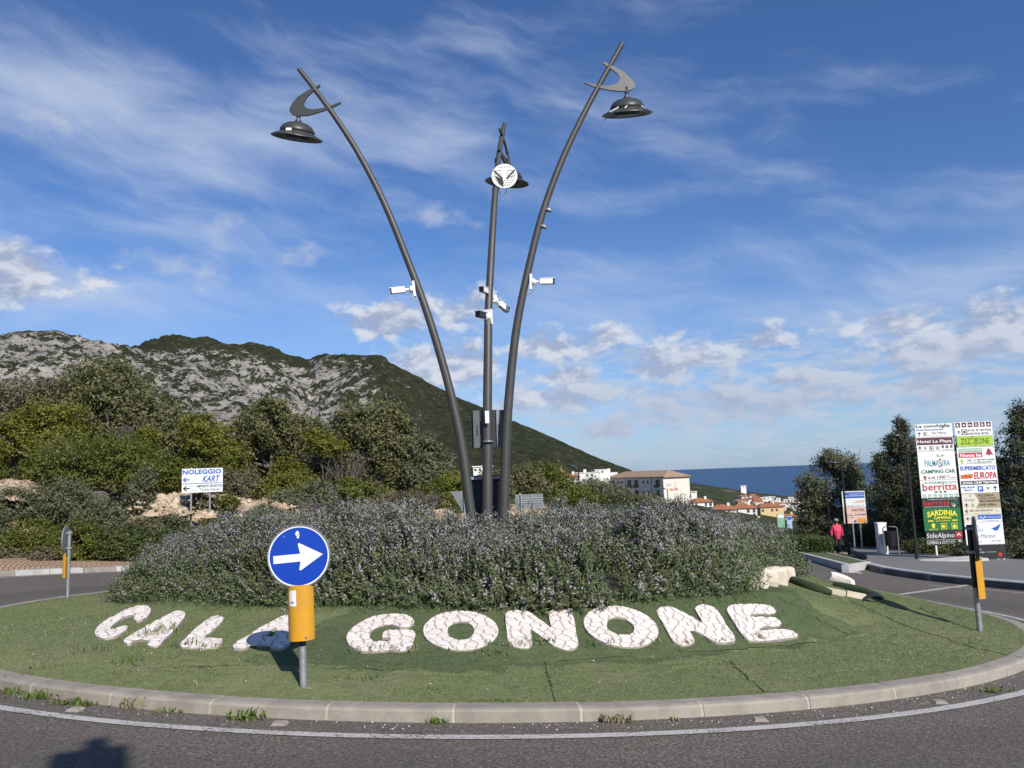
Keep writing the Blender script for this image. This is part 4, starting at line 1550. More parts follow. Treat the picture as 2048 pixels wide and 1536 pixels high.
Yk = 31.0
o_, u, n, f3 = board_frame((364, 938), Yk, R(8))
wk, hk = 77 * mpp(Yk), 47 * mpp(Yk)
ks = thing('roadside_sign', 'white kart hire sign on two posts before the scrub bank', 'sign', (o_.x + wk / 2, o_.y, ground_at(o_.x + wk / 2, o_.y)))
for du in (.22, .68):
    b0 = f3(du * wk, -.05 if du < .5 else hk * .5, -.06)
    MB().tube([(b0.x, b0.y, -2.9), b0], .04, 10).build('post', MATS['galvanised'], ks, smooth=True)
MB().prism([(0, 0), (wk, 0), (wk, hk * .635), (0, hk * .635)], f3, -.03, 0).build('upper_panel', MATS['board_white'], ks)
MB().prism([(0, hk * .645), (wk, hk * .645), (wk, hk), (0, hk)], f3, -.03, 0).build('lower_panel', MATS['board_white'], ks)
pr = Print(f3)
pr.text('NOLEGGIO', wk * .49, hk * .14, wk * .95, hk * .20, 'print_blue', .03)
pr.text('KART', wk * .72, hk * .44, wk * .40, hk * .26, 'print_blue', .02, .25)
pr.arrow(wk * .10, hk * .46, .26, 'print_blue', 'left')
pr.rect(wk * .02, hk * .61, wk * .98, hk * .625, 'print_blue', .004)
pr.arrow(wk * .11, hk * .82, .27, 'print_black', 'left')
pr.ring(wk * .22, hk * .72, wk * .36, hk * .92, .012, 'print_grey')
pr.text('IMPIANTI SPORTIVI', wk * .68, hk * .74, wk * .60, hk * .10, 'print_black', .02)
pr.text('"Tonino Casula"', wk * .68, hk * .88, wk * .52, hk * .10, 'print_black', .0)
pr.build('lettering', ks)

# ---- backs of a give way sign and a direction sign beyond the hedge
Yg = 25.0
p = Vector(D(921, 982, Yg))
gs = thing('give_way_sign', 'grey back of a triangular sign beyond the left lamp post', 'sign', (p.x, p.y, float(plane(p.x, p.y))))
MB().prism([(-.42, 0), (.42, 0), (.0, .74)], lambda a, b_, d: p + Vector((a + .1, d, -b_)), -.01, .01).build('sign_plate', MATS['sign_back'], gs)
MB().tube([(p.x + .12, p.y - .05, plane(p.x, p.y) - .05), p + Vector((.12, -.05, .02))], .032, 10).build('post', MATS['galvanised'], gs, smooth=True)
p = Vector(D(1058, 990, Yg))
ds = thing('direction_sign', 'grey back of a rectangular direction sign right of the lamp posts', 'sign', (p.x, p.y, float(plane(p.x, p.y))))
MB().box(p + Vector((0, 0, -.20)), (.90, .03, .46)).build('sign_plate', MATS['sign_back'], ds)
for dz in (-.10, -.17, -.24):
    MB().box(p + Vector((0, -.025, dz)), (.82, .02, .03)).build('rail', MATS['galvanised'], ds)
for dx in (-.26, .12):
    MB().tube([(p.x + dx, p.y - .06, plane(p.x, p.y) - .05), p + Vector((dx, -.06, 0 if dx < 0 else -.2))], .03, 8).build('post', MATS['galvanised'], ds, smooth=True)

# ---- the two tall boards on the right
def totem(label, tl, Y, w_px, rows, posts, foot_py, rz=0.0):
    o_, u, n, f3 = board_frame(tl, Y, rz)
    k_ = mpp(Y)
    w = w_px * k_ / 1.0
    gx, gy = o_.x + w / 2, o_.y
    g0 = float(plane(gx, gy)) + .1
    root = thing('sign_totem', label, 'sign board', (gx, gy, g0), 'tall boards of shop signs by the pavement')
    for du in posts:
        b0 = f3(du * w, .3, -.07)
        MB().tube([(b0.x, b0.y, g0 - .15), b0], .05, 10).build('post', MATS['white_paint'], root, smooth=True)
    v = 0.0
    for (h_px, m, fn, inset) in rows:
        h = h_px * k_
        a, c = inset[0] * w, inset[1] * w
        MB().prism([(a, v), (c, v), (c, v + h - .015), (a, v + h - .015)], f3, -.04, .0).build('panel', MATS[m], root)
        pr = Print(lambda x, y, d, v=v: f3(x, v + y, d))
        fn(pr, w, h)
        if pr.names:
            pr.build('lettering', root)
        v += h
    return root


def icons(pr, n, u0, u1, v, s_, m, fg='board_white', ring=False):
    for i in range(n):
        u = u0 + (u1 - u0) * (i / (n - 1) if n > 1 else 0)
        if ring:
            pr.ring(u - s_ / 2, v - s_ / 2, u + s_ / 2, v + s_ / 2, s_ * .1, m)
        else:
            pr.rect(u - s_ / 2, v - s_ / 2, u + s_ / 2, v + s_ / 2, m, .003)
        q = i % 4
        if q == 0:
            pr.rect(u - s_ * .22, v - s_ * .30, u + s_ * .02, v + s_ * .30, fg, .006)
            pr.rect(u + s_ * .08, v - s_ * .1, u + s_ * .16, v + s_ * .30, fg, .006)
        elif q == 1:
            pr.poly([(u - s_ * .3, v + s_ * .2), (u - s_ * .2, v - s_ * .05), (u, v - s_ * .22), (u + s_ * .2, v - s_ * .05), (u + s_ * .3, v + s_ * .2)], fg, .006)
        elif q == 2:
            pr.rect(u - s_ * .30, v - s_ * .02, u + s_ * .30, v + s_ * .2, fg, .006)
            pr.rect(u - s_ * .30, v - s_ * .15, u - s_ * .08, v - s_ * .02, fg, .006)
        else:
            pr.rect(u - s_ * .18, v - s_ * .30, u - s_ * .06, v + s_ * .30, fg, .006)
            pr.rect(u + s_ * .06, v - s_ * .30, u + s_ * .18, v + s_ * .30, fg, .006)


def t_conch(p, w, h):
    p.text('La conchiglia', w * .49, h * .19, w * .92, h * .32, 'print_black', .02)
    p.text('Hotel Ristorante Bar', w * .40, h * .44, w * .74, h * .14, 'print_blue', .015)
    p.text('* * * *', w * .87, h * .42, w * .18, h * .06, 'print_grey', .0)
    p.arrow(w * .10, h * .76, h * .34, 'print_black')
    icons(p, 1, w * .26, w * .26, h * .76, h * .28, 'print_black', 'print_black', True)
    p.text('Sul Mare', w * .64, h * .70, w * .38, h * .17, 'print_black', .0, .35)
    p.rect(w * .36, h * .86, w * .92, h * .875, 'print_grey')


def t_playa(p, w, h):
    p.rect(w * .015, h * .05, w * .985, h * .55, 'print_maroon')
    p.text('Hotel La Playa', w * .49, h * .34, w * .92, h * .27, 'board_white', .02)
    p.text('* * *', w * .86, h * .11, w * .17, h * .06, 'board_white', .02)
    p.arrow(w * .08, h * .77, h * .32, 'print_maroon')
    p.poly([(w * .17, h * .63), (w * .19, h * .63), (w * .28, h * .90), (w * .26, h * .90)], 'print_black')
    p.poly([(w * .26, h * .63), (w * .28, h * .63), (w * .19, h * .90), (w * .17, h * .90)], 'print_black')
    icons(p, 1, w * .39, w * .39, h * .77, h * .30, 'print_black', 'print_black', True)
    icons(p, 1, w * .56, w * .56, h * .77, h * .26, 'print_grey', 'print_black', True)
    p.text('B & B', w * .82, h * .70, w * .30, h * .20, 'print_black', .03, .2)
    p.text('w tutto l\'anno', w * .83, h * .89, w * .28, h * .07, 'print_black', .0)


def t_palma(p, w, h):
    for a, l in ((-1.25, .30), (-.6, .26), (.05, .22), (.65, .26), (1.25, .30)):
        tip = (w * .60 + math.sin(a) * w * .16, h * .16 - math.cos(a) * h * .10 + abs(a) * h * .03)
        p.poly([(w * .60, h * .20), ((w * .60 + tip[0]) / 2, (h * .20 + tip[1]) / 2 - h * .035), tip, ((w * .60 + tip[0]) / 2, (h * .20 + tip[1]) / 2 - h * .0)], 'print_green')
    p.text('PALMA', w * .36, h * .41, w * .38, h * .22, 'print_teal', .01)
    p.text('S', w * .585, h * .41, w * .08, h * .30, 'print_red', .01)
    p.text('ERA', w * .74, h * .41, w * .22, h * .20, 'print_teal', .01)
    p.poly([(w * .52, h * .58), (w * .58, h * .55), (w * .66, h * .58), (w * .58, h * .565)], 'print_teal')
    p.text('CAMPING CAR', w * .51, h * .70, w * .92, h * .13, 'print_green', .025)
    p.block(w * .14, h * .90, h * .15, 'print_darkred')
    p.text('a m 1300', w * .46, h * .90, w * .46, h * .11, 'print_darkred', .015)
    p.text('dalla', w * .76, h * .865, w * .10, h * .03, 'print_darkred', .0)
    p.text('con scarico', w * .85, h * .925, w * .26, h * .04, 'print_darkred', .0)


def t_berr(p, w, h):
    p.text('SUPERMERCATI', w * .53, h * .14, w * .84, h * .13, 'print_pale_green', .02)
    p.text('berritta', w * .51, h * .37, w * .92, h * .40, 'print_red', .012)
    p.text('DAL', w * .10, h * .56, w * .14, h * .06, 'print_grey', .01)
    for i in range(3):
        u = w * (.40 + .12 * i)
        p.poly([(u - w * .05, h * .70), (u, h * .58), (u + w * .05, h * .70)], 'print_black')
    icons(p, 7, w * .08, w * .93, h * .88, w * .095, 'print_pale_green')


def t_berr2(p, w, h):
    p.text('LA SARDEGNA A CASA TUA CON UN CLICK', w * .55, h * .13, w * .80, h * .10, 'board_white', .0)
    p.text('berritta', w * .38, h * .48, w * .70, h * .52, 'print_red', .012)
    p.text('.it', w * .87, h * .46, w * .17, h * .40, 'print_green', .02)
    p.text('PRODOTTI SARDI SPEDITI ONLINE', w * .38, h * .88, w * .66, h * .10, 'board_white', .0)
    p.poly([(w * .78, h * .5), (w * .90, h * .78), (w * .85, h * .80), (w * .87, h * .95), (w * .84, h * .96), (w * .82, h * .83), (w * .79, h * .88)], 'board_white', .007)
    p.poly([(w * .79, h * .58), (w * .87, h * .76), (w * .80, h * .82)], 'print_black', .009)


def t_sard(p, w, h):
    p.text('SARDINIA', w * .5, h * .20, w * .80, h * .24, 'print_yellow', .03, 0, .009, .35)
    p.text('CAMPING', w * .5, h * .43, w * .46, h * .13, 'print_yellow', .025)
    p.text('CALA GONONE', w * .5, h * .565, w * .38, h * .06, 'print_yellow', .01)
    p.rect(w * .11, h * .53, w * .25, h * .58, 'print_yellow')
    p.rect(w * .75, h * .53, w * .89, h * .58, 'print_yellow')
    p.block(w * .24, h * .76, h * .23, 'print_yellow')
    p.text('km 1,2', w * .24, h * .93, w * .22, h * .08, 'print_yellow', .01)
    for u in (.52, .80):
        p.ring(w * u - h * .13, h * .67, w * u + h * .13, h * .93, h * .02, 'print_yellow')
    p.rect(w * .52 - h * .09, h * .75, w * .52 + h * .05, h * .86, 'print_yellow', .005)
    p.poly([(w * .80 - h * .08, h * .88), (w * .80 - h * .08, h * .80), (w * .80, h * .72), (w * .80 + h * .08, h * .80), (w * .80 + h * .08, h * .88)], 'print_yellow')


def t_stile(p, w, h):
    p.text('StileAlpino', w * .40, h * .36, w * .74, h * .44, 'board_white', .0, .15)
    p.rect(w * .80, h * .08, w * .98, h * .50, 'print_red', .004)
    p.poly([(w * .83, h * .36), (w * .89, h * .16), (w * .95, h * .36), (w * .92, h * .36), (w * .89, h * .26), (w * .86, h * .36)], 'board_white', .007)
    p.rect(w * .02, h * .61, w * .96, h * .625, 'board_white')
    p.text('CLIMBING & OUTDOOR', w * .40, h * .80, w * .76, h * .20, 'board_white', .0)
    p.block(w * .90, h * .80, h * .32, 'board_white')


full = (0, 1)
Yt1 = 37.9
totem('tall board of hotel and camping signs, the left of the pair', (1829, 849), Yt1, 73,
      [(25.5, 'board_white', t_conch, full), (28.5, 'board_white', t_playa, full), (56, 'board_white', t_palma, full), (35, 'board_white', t_berr, full),
       (19, 'print_black', t_berr2, full), (44, 'camping_green', t_sard, full), (27.5, 'print_black', t_stile, (.02, .99))], (.27, .75), 1118)


def u_area(p, w, h):
    icons(p, 6, w * .09, w * .91, h * .22, w * .125, 'print_maroon')
    p.arrow(w * .10, h * .78, h * .30, 'print_black')
    p.rect(w * .17, h * .56, w * .33, h * .98, 'print_maroon')
    p.disc(w * .25, h * .77, w * .062, 'board_white', .005)
    p.disc(w * .25, h * .77, w * .038, 'print_maroon', .007)
    p.text('area di servizio', w * .66, h * .62, w * .62, h * .20, 'print_black', .0)
    p.text('service area', w * .62, h * .87, w * .54, h * .17, 'print_black', .0)


def u_zizz(p, w, h):
    p.rect(w * .02, h * .10, w * .98, h * .93, 'print_green', .003)
    p.rect(w * .03, h * .13, w * .97, h * .90, 'print_lime', .0045)
    p.text('ZIZ', w * .26, h * .52, w * .28, h * .48, 'print_black', .0)
    p.text('ZONE', w * .69, h * .52, w * .38, h * .48, 'print_black', .0)
    p.poly([(w * .46, h * .02), (w * .41, h * .30), (w * .52, h * .45), (w * .42, h * .72), (w * .44, h * .73), (w * .55, h * .44), (w * .44, h * .29)], 'print_black', .007)
    p.poly([(w * .42, h * .72), (w * .53, h * .70), (w * .47, h * 1.0), (w * .51, h * .74)], 'print_black', .007)


def u_nonna(p, w, h):
    p.rect(w * .04, h * .08, w * .66, h * .30, 'print_pale_green')
    p.text('Supermercati', w * .35, h * .19, w * .58, h * .17, 'board_white', .02)
    p.rect(w * .03, h * .33, w * .66, h * .62, 'print_red')
    p.text('Nonna Isa', w * .35, h * .475, w * .56, h * .20, 'board_white', .03)
    p.poly([(w * .74, h * .55), (w * .80, h * .18), (w * .84, h * .10), (w * .88, h * .18), (w * .95, h * .55), (w * .88, h * .45), (w * .84, h * .55), (w * .80, h * .45)], 'print_darkred')
    p.block(w * .10, h * .82, h * .28, 'print_lime')
    p.ring(w * .24, h * .68, w * .38, h * .95, .015, 'print_grey')
    p.poly([(w * .27, h * .74), (w * .35, h * .74), (w * .33, h * .86), (w * .29, h * .86)], 'print_grey', .005)
    p.text('m  800 Viale Colombo', w * .70, h * .76, w * .54, h * .09, 'print_black', .01)
    p.text('m 1700 Zona Porto', w * .66, h * .90, w * .48, h * .09, 'print_black', .01)


def u_sup(p, w, h):
    p.text('SUPERMERCATO', w * .5, h * .14, w * .94, h * .15, 'print_blue', .03)
    p.poly([(w * .03, h * .36), (w * .36, h * .33), (w * .33, h * .49), (w * .02, h * .50)], 'print_darkred', .003)
    p.poly([(w * .05, h * .375), (w * .34, h * .35), (w * .315, h * .475), (w * .04, h * .485)], 'print_orange', .0045)
    p.text('CRAI', w * .19, h * .42, w * .25, h * .09, 'print_red', .05, .2, .010)
    p.text('EUROPA', w * .685, h * .40, w * .60, h * .24, 'print_red', .03, .08)
    p.rect(w * .02, h * .57, w * .98, h * .71, 'print_black')
    p.text('ZONA CINE TEATRO', w * .5, h * .64, w * .90, h * .085, 'board_white', .035)
    p.text('PARCHEGGIO', w * .20, h * .79, w * .36, h * .07, 'print_blue', .015)
    p.text('PRIVATO', w * .20, h * .89, w * .24, h * .07, 'print_blue', .015)
    p.rect(w * .44, h * .76, w * .59, h * .95, 'print_blue')
    p.text('P', w * .515, h * .855, w * .08, h * .12, 'board_white', .03)
    p.ring(w * .64, h * .76, w * .79, h * .95, .01, 'print_grey')
    p.poly([(w * .67, h * .80), (w * .76, h * .80), (w * .74, h * .89), (w * .69, h * .89)], 'print_grey')
    p.arrow(w * .90, h * .85, h * .19, 'print_black')


def u_pizz(p, w, h):
    p.poly([(0, h * .02), (w * .33, h * .02), (w * .45, h * .40), (w * .33, h * .70), (0, h * .70)], 'print_cream')
    p.rect(0, h * .70, w, h * .985, 'print_cream')
    p.text('op', w * .22, h * .13, w * .07, h * .12, 'print_grey', .0)
    p.text('duegi', w * .19, h * .30, w * .26, h * .20, 'print_grey', .0)
    p.arrow(w * .10, h * .56, h * .24, 'print_black')
    p.poly([(w * .22, h * .46), (w * .235, h * .46), (w * .31, h * .64), (w * .295, h * .64)], 'print_black', .006)
    p.poly([(w * .295, h * .46), (w * .31, h * .46), (w * .235, h * .64), (w * .22, h * .64)], 'print_black', .006)
    p.text('PIZZERIA', w * .64, h * .11, w * .42, h * .10, 'print_maroon', .01)
    p.text('FORNO A LEGNA', w * .68, h * .235, w * .46, h * .06, 'print_maroon', .01)
    p.text('RISTORANTE', w * .72, h * .37, w * .54, h * .11, 'print_maroon', .02)
    p.text('LIVE GRILL', w * .67, h * .54, w * .46, h * .10, 'print_maroon', .015)
    p.arrow(w * .09, h * .845, h * .22, 'print_black')
    p.text('BED AND BREAKFAST', w * .49, h * .80, w * .62, h * .10, 'print_maroon', .0)
    p.text('Vico Marinella', w * .48, h * .92, w * .46, h * .05, 'print_pale_green', .0)
    for i in range(3):
        a, b_, c_ = [(w * .86, h * .74), (w * .97, h * .83), (w * .86, h * .92)], 0, 0
    p.poly(a, 'print_pale_green', .005)
    p.poly([(w * .875, h * .775), (w * .945, h * .83), (w * .875, h * .885)], 'print_cream', .007)


def u_blue(p, w, h):
    p.rect(0, h * .02, w * .35, h * .98, 'print_cream')
    p.rect(w * .36, h * .03, w * .98, h * .62, 'print_blue')
    p.arrow(w * .11, h * .48, h * .62, 'print_black', 'left')
    icons(p, 1, w * .26, w * .26, h * .48, h * .60, 'print_maroon', 'print_maroon', True)
    p.poly([(w * .38, h * .52), (w * .44, h * .20), (w * .50, h * .45), (w * .56, h * .20), (w * .64, h * .52), (w * .56, h * .32), (w * .50, h * .54), (w * .44, h * .32)], 'board_white', .006)
    p.text('Villa Gustui Maris', w * .80, h * .34, w * .32, h * .24, 'board_white', .0, .2, .010)
    p.text('residence', w * .7, h * .80, w * .4, h * .12, 'print_blue', .0)


def u_hotel(p, w, h):
    p.text('HOTEL', w * .22, h * .17, w * .34, h * .19, 'print_pale_blue', .0)
    p.text('RISTORANTE', w * .26, h * .36, w * .44, h * .12, 'print_pale_blue', .0)
    p.text('Bue Marino', w * .46, h * .60, w * .64, h * .18, 'print_grey', .0, .3)
    p.text('Cala Gonone', w * .24, h * .84, w * .36, h * .10, 'print_pale_blue', .0, .3)
    p.text('sul mare', w * .80, h * .82, w * .26, h * .08, 'print_grey', .0, .3)
    p.poly([(w * .68, h * .27), (w * .76, h * .25), (w * .84, h * .18), (w * .95, h * .08), (w * .90, h * .26), (w * .86, h * .36), (w * .78, h * .40), (w * .72, h * .31)], 'print_blue', .005)
    p.text('* * *', w * .84, h * .48, w * .16, h * .05, 'print_pale_blue', .0)
    p.rect(w * .0, h * .95, w * .98, h * .965, 'print_pale_blue')


def u_dark(p, w, h):
    p.rect(w * .08, h * .24, w * .22, h * .62, 'print_tan')
    p.text('Sapori', w * .30, h * .30, w * .13, h * .14, 'board_white', .0)
    p.text('di Sardegna', w * .34, h * .50, w * .22, h * .13, 'board_white', .0)
    p.text('Zona Porto', w * .20, h * .80, w * .24, h * .14, 'board_white', .01)
    p.disc(w * .85, h * .70, w * .055, 'print_red', .004)
    p.text('prodotti tipici', w * .62, h * .50, w * .24, h * .07, 'board_white', .0)


totem('tall board of supermarket and restaurant signs, the right of the pair', (1908, 845), 33.5, 74,
      [(25.5, 'board_white', u_area, full), (24, 'board_white', u_zizz, (.03, 1.0)), (33, 'board_white', u_nonna, full), (57, 'white_paint', u_sup, full), (41.5, 'print_tan', u_pizz, full),
       (14.5, 'board_white', u_blue, full), (43.5, 'board_white', u_hotel, full), (27, 'print_black', u_dark, (.02, 1.0))], (.30, .80, .95), 1132)


# small board further down the pavement
Yh = 49.0
o_, u, n, f3 = board_frame((1683, 983), Yh, R(-6))
w, h = 43 * mpp(Yh), 62 * mpp(Yh)
hb = thing('hotel_sign', 'small white and pink hotel board on two posts before the dark tree', 'sign board', (o_.x + w / 2, o_.y, float(plane(o_.x, o_.y)) + .1))
for du in (.38, .70):
    b0 = f3(du * w, .1, -.06)
    MB().tube([(b0.x, b0.y, float(plane(b0.x, b0.y)) - .05), b0], .05, 8).build('post', MATS['galvanised'], hb, smooth=True)
MB().prism([(0, 0), (w, 0), (w, h * .5), (0, h * .5)], f3, -.04, 0).build('upper_panel', MATS['board_white'], hb)
MB().prism([(0, h * .505), (w, h * .505), (w, h), (0, h)], f3, -.04, 0).build('lower_panel', MATS['print_pink'], hb)
pr = Print(f3)
pr.rect(w * .04, h * .03, w * .97, h * .14, 'print_blue')
pr.rect(w * .04, h * .155, w * .97, h * .22, 'print_blue')
pr.text('Villa Gustui Maris', w * .62, h * .085, w * .60, h * .05, 'board_white', .0, 0, .010)
pr.poly([(w * .40, h * .37), (w * .60, h * .31), (w * .96, h * .27), (w * .96, h * .37)], 'print_pink')
pr.text('RESORT', w * .5, h * .46, w * .86, h * .05, 'print_grey', .0)
pr.text('HOTEL', w * .66, h * .59, w * .56, h * .075, 'print_black', .01)
pr.text("L'OASI", w * .74, h * .73, w * .44, h * .05, 'print_black', .03)
pr.text('ristorante', w * .24, h * .74, w * .34, h * .04, 'print_black', .0)
pr.text('vista mare', w * .28, h * .81, w * .36, h * .04, 'print_grey', .0)
pr.arrow(w * .12, h * .94, h * .08, 'print_black', 'left')
pr.rect(w * .44, h * .90, w * .54, h * .98, 'print_blue')
pr.rect(w * .58, h * .85, w * .95, h * .98, 'print_orange')
pr.build('lettering', hb)

# ---- black street lamps along the pavement
def black_lamp(label, foot, hgt, group='slim black street lamps'):
    f = Vector(foot)
    root = thing('street_lamp', label, 'street lamp', f, group)
    MB().tube([f - Vector((0, 0, .2)), f + Vector((0, 0, hgt * .15)), f + Vector((0, 0, hgt))], [.075, .065, .045], 10).build('pole', MATS['black_metal'], root, smooth=True)
    MB().tube([f + Vector((0, 0, hgt - .25)), f + Vector((-.35, 0, hgt - .05)), f + Vector((-.75, 0, hgt))], .025, 8).build('arm', MATS['black_metal'], root, smooth=True)
    M = Matrix.Translation(f + Vector((-.45, 0, hgt)))
    MB().lathe([(0, .10), (.12, .09), (.30, .03), (.31, 0), (.0, 0)], M, 16).build('lamp_head', MATS['hood_grey'], root, smooth=True)
    return root


black_lamp('black street lamp left of the tall sign boards', G(1834, 1118, .17), 5.25)
black_lamp('black street lamp in front of the small hotel board', G(1698, 1103, .17), 4.9)
black_lamp('black street lamp behind the person in pink', G(1663, 1094, .17), 4.6)
q = D(1607, 1075, 78)
black_lamp('black street lamp farthest down the road, beside the trees', (q[0], q[1], q[2]), 5.6)
for (px, py0, py1, Y, lab) in ((1160, 1010, 932, 62, 'dark street lamp rising over the hedge before the olive trees'), (1337, 1018, 977, 95, 'dark street lamp in front of the hotel gable')):
    a, c = D(px, py0, Y), D(px, py1, Y)
    black_lamp(lab, a, c[2] - a[2])

# ---- litter bin beside a white cabinet
f = Vector(G(1766, 1108, .17))
cb = thing('utility_cabinet', 'white utility cabinet beside the litter bin', 'cabinet', f)
MB().box(f + Vector((0, 0, .76)), (.42, .36, 1.52)).build('body', MATS['white_plastic'], cb)
MB().box(f + Vector((.0, 0, 1.54)), (.46, .40, .06)).build('cap', MATS['white_plastic'], cb)
MB().box(f + Vector((-.02, -.185, .85)), (.30, .012, 1.0)).build('door', MATS['white_paint'], cb)
f = Vector(G(1784, 1109, .17))
lb = thing('litter_bin', 'dark litter bin hung in a tubular frame', 'litter bin', f)
MB().lathe([(0, .42), (.24, .42), (.29, 1.15), (.27, 1.15), (.23, .5), (0, .48)], Matrix.Translation(f), 18).build('bin', MATS['black_metal'], lb, smooth=True)
MB().tube([f + Vector((-.34, 0, -.05)), f + Vector((-.34, 0, 1.28)), f + Vector((-.28, 0, 1.36)), f + Vector((.28, 0, 1.36)), f + Vector((.36, 0, 1.28)), f + Vector((.36, 0, -.05))], .032, 8).build('frame', MATS['sign_back'], lb, smooth=True)

# ---- pedestrian
def person():
    f = Vector(G(1677, 1106, .17))
    root = thing('person', 'person walking towards us in a pink jacket, dark trousers and grey cap', 'person', f)
    J = {'pel': (0, 0, .93), 'che': (0, -.02, 1.22), 'nek': (0, -.02, 1.45), 'hed': (0, -.03, 1.62),
         'lsh': (-.17, -.02, 1.38), 'lel': (-.27, .03, 1.12), 'lha': (-.29, -.06, .88), 'rsh': (.17, -.02, 1.38), 'rel': (.27, .02, 1.12), 'rha': (.28, .02, .87),
         'lhi': (-.10, 0, .88), 'lkn': (-.11, -.10, .48), 'lan': (-.10, -.12, .09), 'lto': (-.11, -.30, .04),
         'rhi': (.10, 0, .88), 'rkn': (.10, .01, .49), 'ran': (.09, .16, .10), 'rto': (.10, .02, .04)}
    def skin(name, joints, edges, radii, m, rootj):
        me = bpy.data.meshes.new(name)
        idx = {j: i for i, j in enumerate(joints)}
        me.from_pydata([J[j] for j in joints], [(idx[a], idx[b_]) for a, b_ in edges], [])
        o = link(name, me, root)
        o.modifiers.new('skin', 'SKIN').use_smooth_shade = True
        for i, j in enumerate(joints):
            me.skin_vertices[0].data[i].radius = (radii[j], radii[j])
            me.skin_vertices[0].data[i].use_root = (j == rootj)
        s_ = o.modifiers.new('sub', 'SUBSURF')
        s_.levels = s_.render_levels = 2
        me.materials.append(MATS[m])
        return o
    r_ = {'pel': .15, 'che': .14, 'nek': .055, 'hed': .10, 'lsh': .075, 'lel': .055, 'lha': .035, 'rsh': .075, 'rel': .055, 'rha': .035,
          'lhi': .085, 'lkn': .065, 'lan': .045, 'lto': .035, 'rhi': .095, 'rkn': .065, 'ran': .045, 'rto': .035}
    alle = [('pel', 'che'), ('che', 'nek'), ('nek', 'hed'), ('che', 'lsh'), ('lsh', 'lel'), ('lel', 'lha'), ('che', 'rsh'), ('rsh', 'rel'), ('rel', 'rha'),
            ('pel', 'lhi'), ('lhi', 'lkn'), ('lkn', 'lan'), ('lan', 'lto'), ('pel', 'rhi'), ('rhi', 'rkn'), ('rkn', 'ran'), ('ran', 'rto')]
    skin('body', list(J), alle, r_, 'skin', 'pel')
    jr = dict(r_)
    jr.update(pel=.20, che=.205, lsh=.10, rsh=.10, lel=.075, rel=.075, nek=.075)
    J2 = dict(J)
    for a in 'lr':
        h_, e_ = Vector(J[a + 'ha']), Vector(J[a + 'el'])
        J[a + 'cu'] = tuple(e_.lerp(h_, .82))
        jr[a + 'cu'] = .058
    J['hem'] = (0, 0, .80)
    jr['hem'] = .185
    skin('jacket', ['hem', 'pel', 'che', 'nek', 'lsh', 'lel', 'lcu', 'rsh', 'rel', 'rcu'],
         [('hem', 'pel'), ('pel', 'che'), ('che', 'nek'), ('che', 'lsh'), ('lsh', 'lel'), ('lel', 'lcu'), ('che', 'rsh'), ('rsh', 'rel'), ('rel', 'rcu')], jr, 'jacket_pink', 'pel')
    tr = {k_: v + .02 for k_, v in r_.items()}
    skin('trousers', ['pel', 'lhi', 'lkn', 'lan', 'lto', 'rhi', 'rkn', 'ran', 'rto'],
         [('pel', 'lhi'), ('lhi', 'lkn'), ('lkn', 'lan'), ('lan', 'lto'), ('pel', 'rhi'), ('rhi', 'rkn'), ('rkn', 'ran'), ('ran', 'rto')], tr, 'cloth_black', 'pel')
    M = Matrix.Translation((0, -.03, 1.66))
    MB().lathe([(.115, -.01), (.122, .0), (.122, .04), (.10, .085), (.05, .115), (0, .12)], M, 16).build('cap', MATS['wool_grey'], root, smooth=True, local=True)
    MB().lathe([(.09, -.14), (.12, -.10), (.122, 0), (.11, .03)], Matrix.Translation((0, .005, 1.66)) @ Matrix.Scale(.95, 4, (1, 0, 0)), 14).build('hair', MATS['hair'], root, smooth=True, local=True)
    fm = MB()
    fm.box((-.035, -.132, 1.64), (.022, .008, .010)).box((.035, -.132, 1.64), (.022, .008, .010)).box((0, -.135, 1.565), (.04, .008, .008))
    fm.build('eyes_and_mouth', MATS['hair'], root, local=True)
    MB().add([(-.015, -.125, 1.60), (.015, -.125, 1.60), (0, -.155, 1.602), (0, -.128, 1.645)], [(0, 1, 2), (0, 2, 3), (1, 3, 2)]).build('nose', MATS['skin'], root, local=True)
    return root


person()

# ---- rosemary: cover of upright flowering sprigs over a woody core
TOPX = [-7.2, -6.6, -5.4, -4.2, -3.3, -1.5, -.75, -.3, .3, 1.2, 2.4, 3.4, 4.4, 5.0, 5.6]
TOPH = [.42, .74, 1.12, 1.38, 1.54, 1.55, 1.36, 1.38, 1.60, 1.57, 1.52, 1.57, 1.54, 1.48, 1.0]


def hedge_h(x, y):
    """height of the rosemary above the plane, 0 outside it"""
    dx, dy = x - CX, y - CY
    r = np.hypot(dx, dy)
    th = np.arctan2(dx, -dy)
    rf = 6.12 + .10 * np.sin(th * 5 + 1) + .08 * np.sin(th * 11) + .1 * (fbm(th * 6 + 40, th * 0 + 3, 3, 4) - .5) - .10 * ss(-.6, -1.3, th) - .80 * ss(.50, .85, th)
    e = np.clip((rf - r) / 1.5, 0, 1)
    prof = np.sqrt(1 - (1 - e) ** 2)
    xs = CX + dx * np.clip(5.2 / np.maximum(r, .1), 0, 1.0) if False else x
    top = np.interp(x, TOPX, TOPH)
    base = hm(x, y)
    lumps = (vnoise(x * 1.25 + 5, y * 1.25, 61) - .55) * .40 + (fbm(x * 3.2, y * 3.2, 2, 62) - .5) * .46
    h = base + np.maximum(top - base, .1) * prof + lumps * prof * ss(.0, .3, e)
    # furrows between the bushes
    for a in (.34, .98):
        h = h - .30 * np.exp(-((th - a) / .045) ** 2) * prof
    return np.where(r < rf, h, 0), rf - r, th


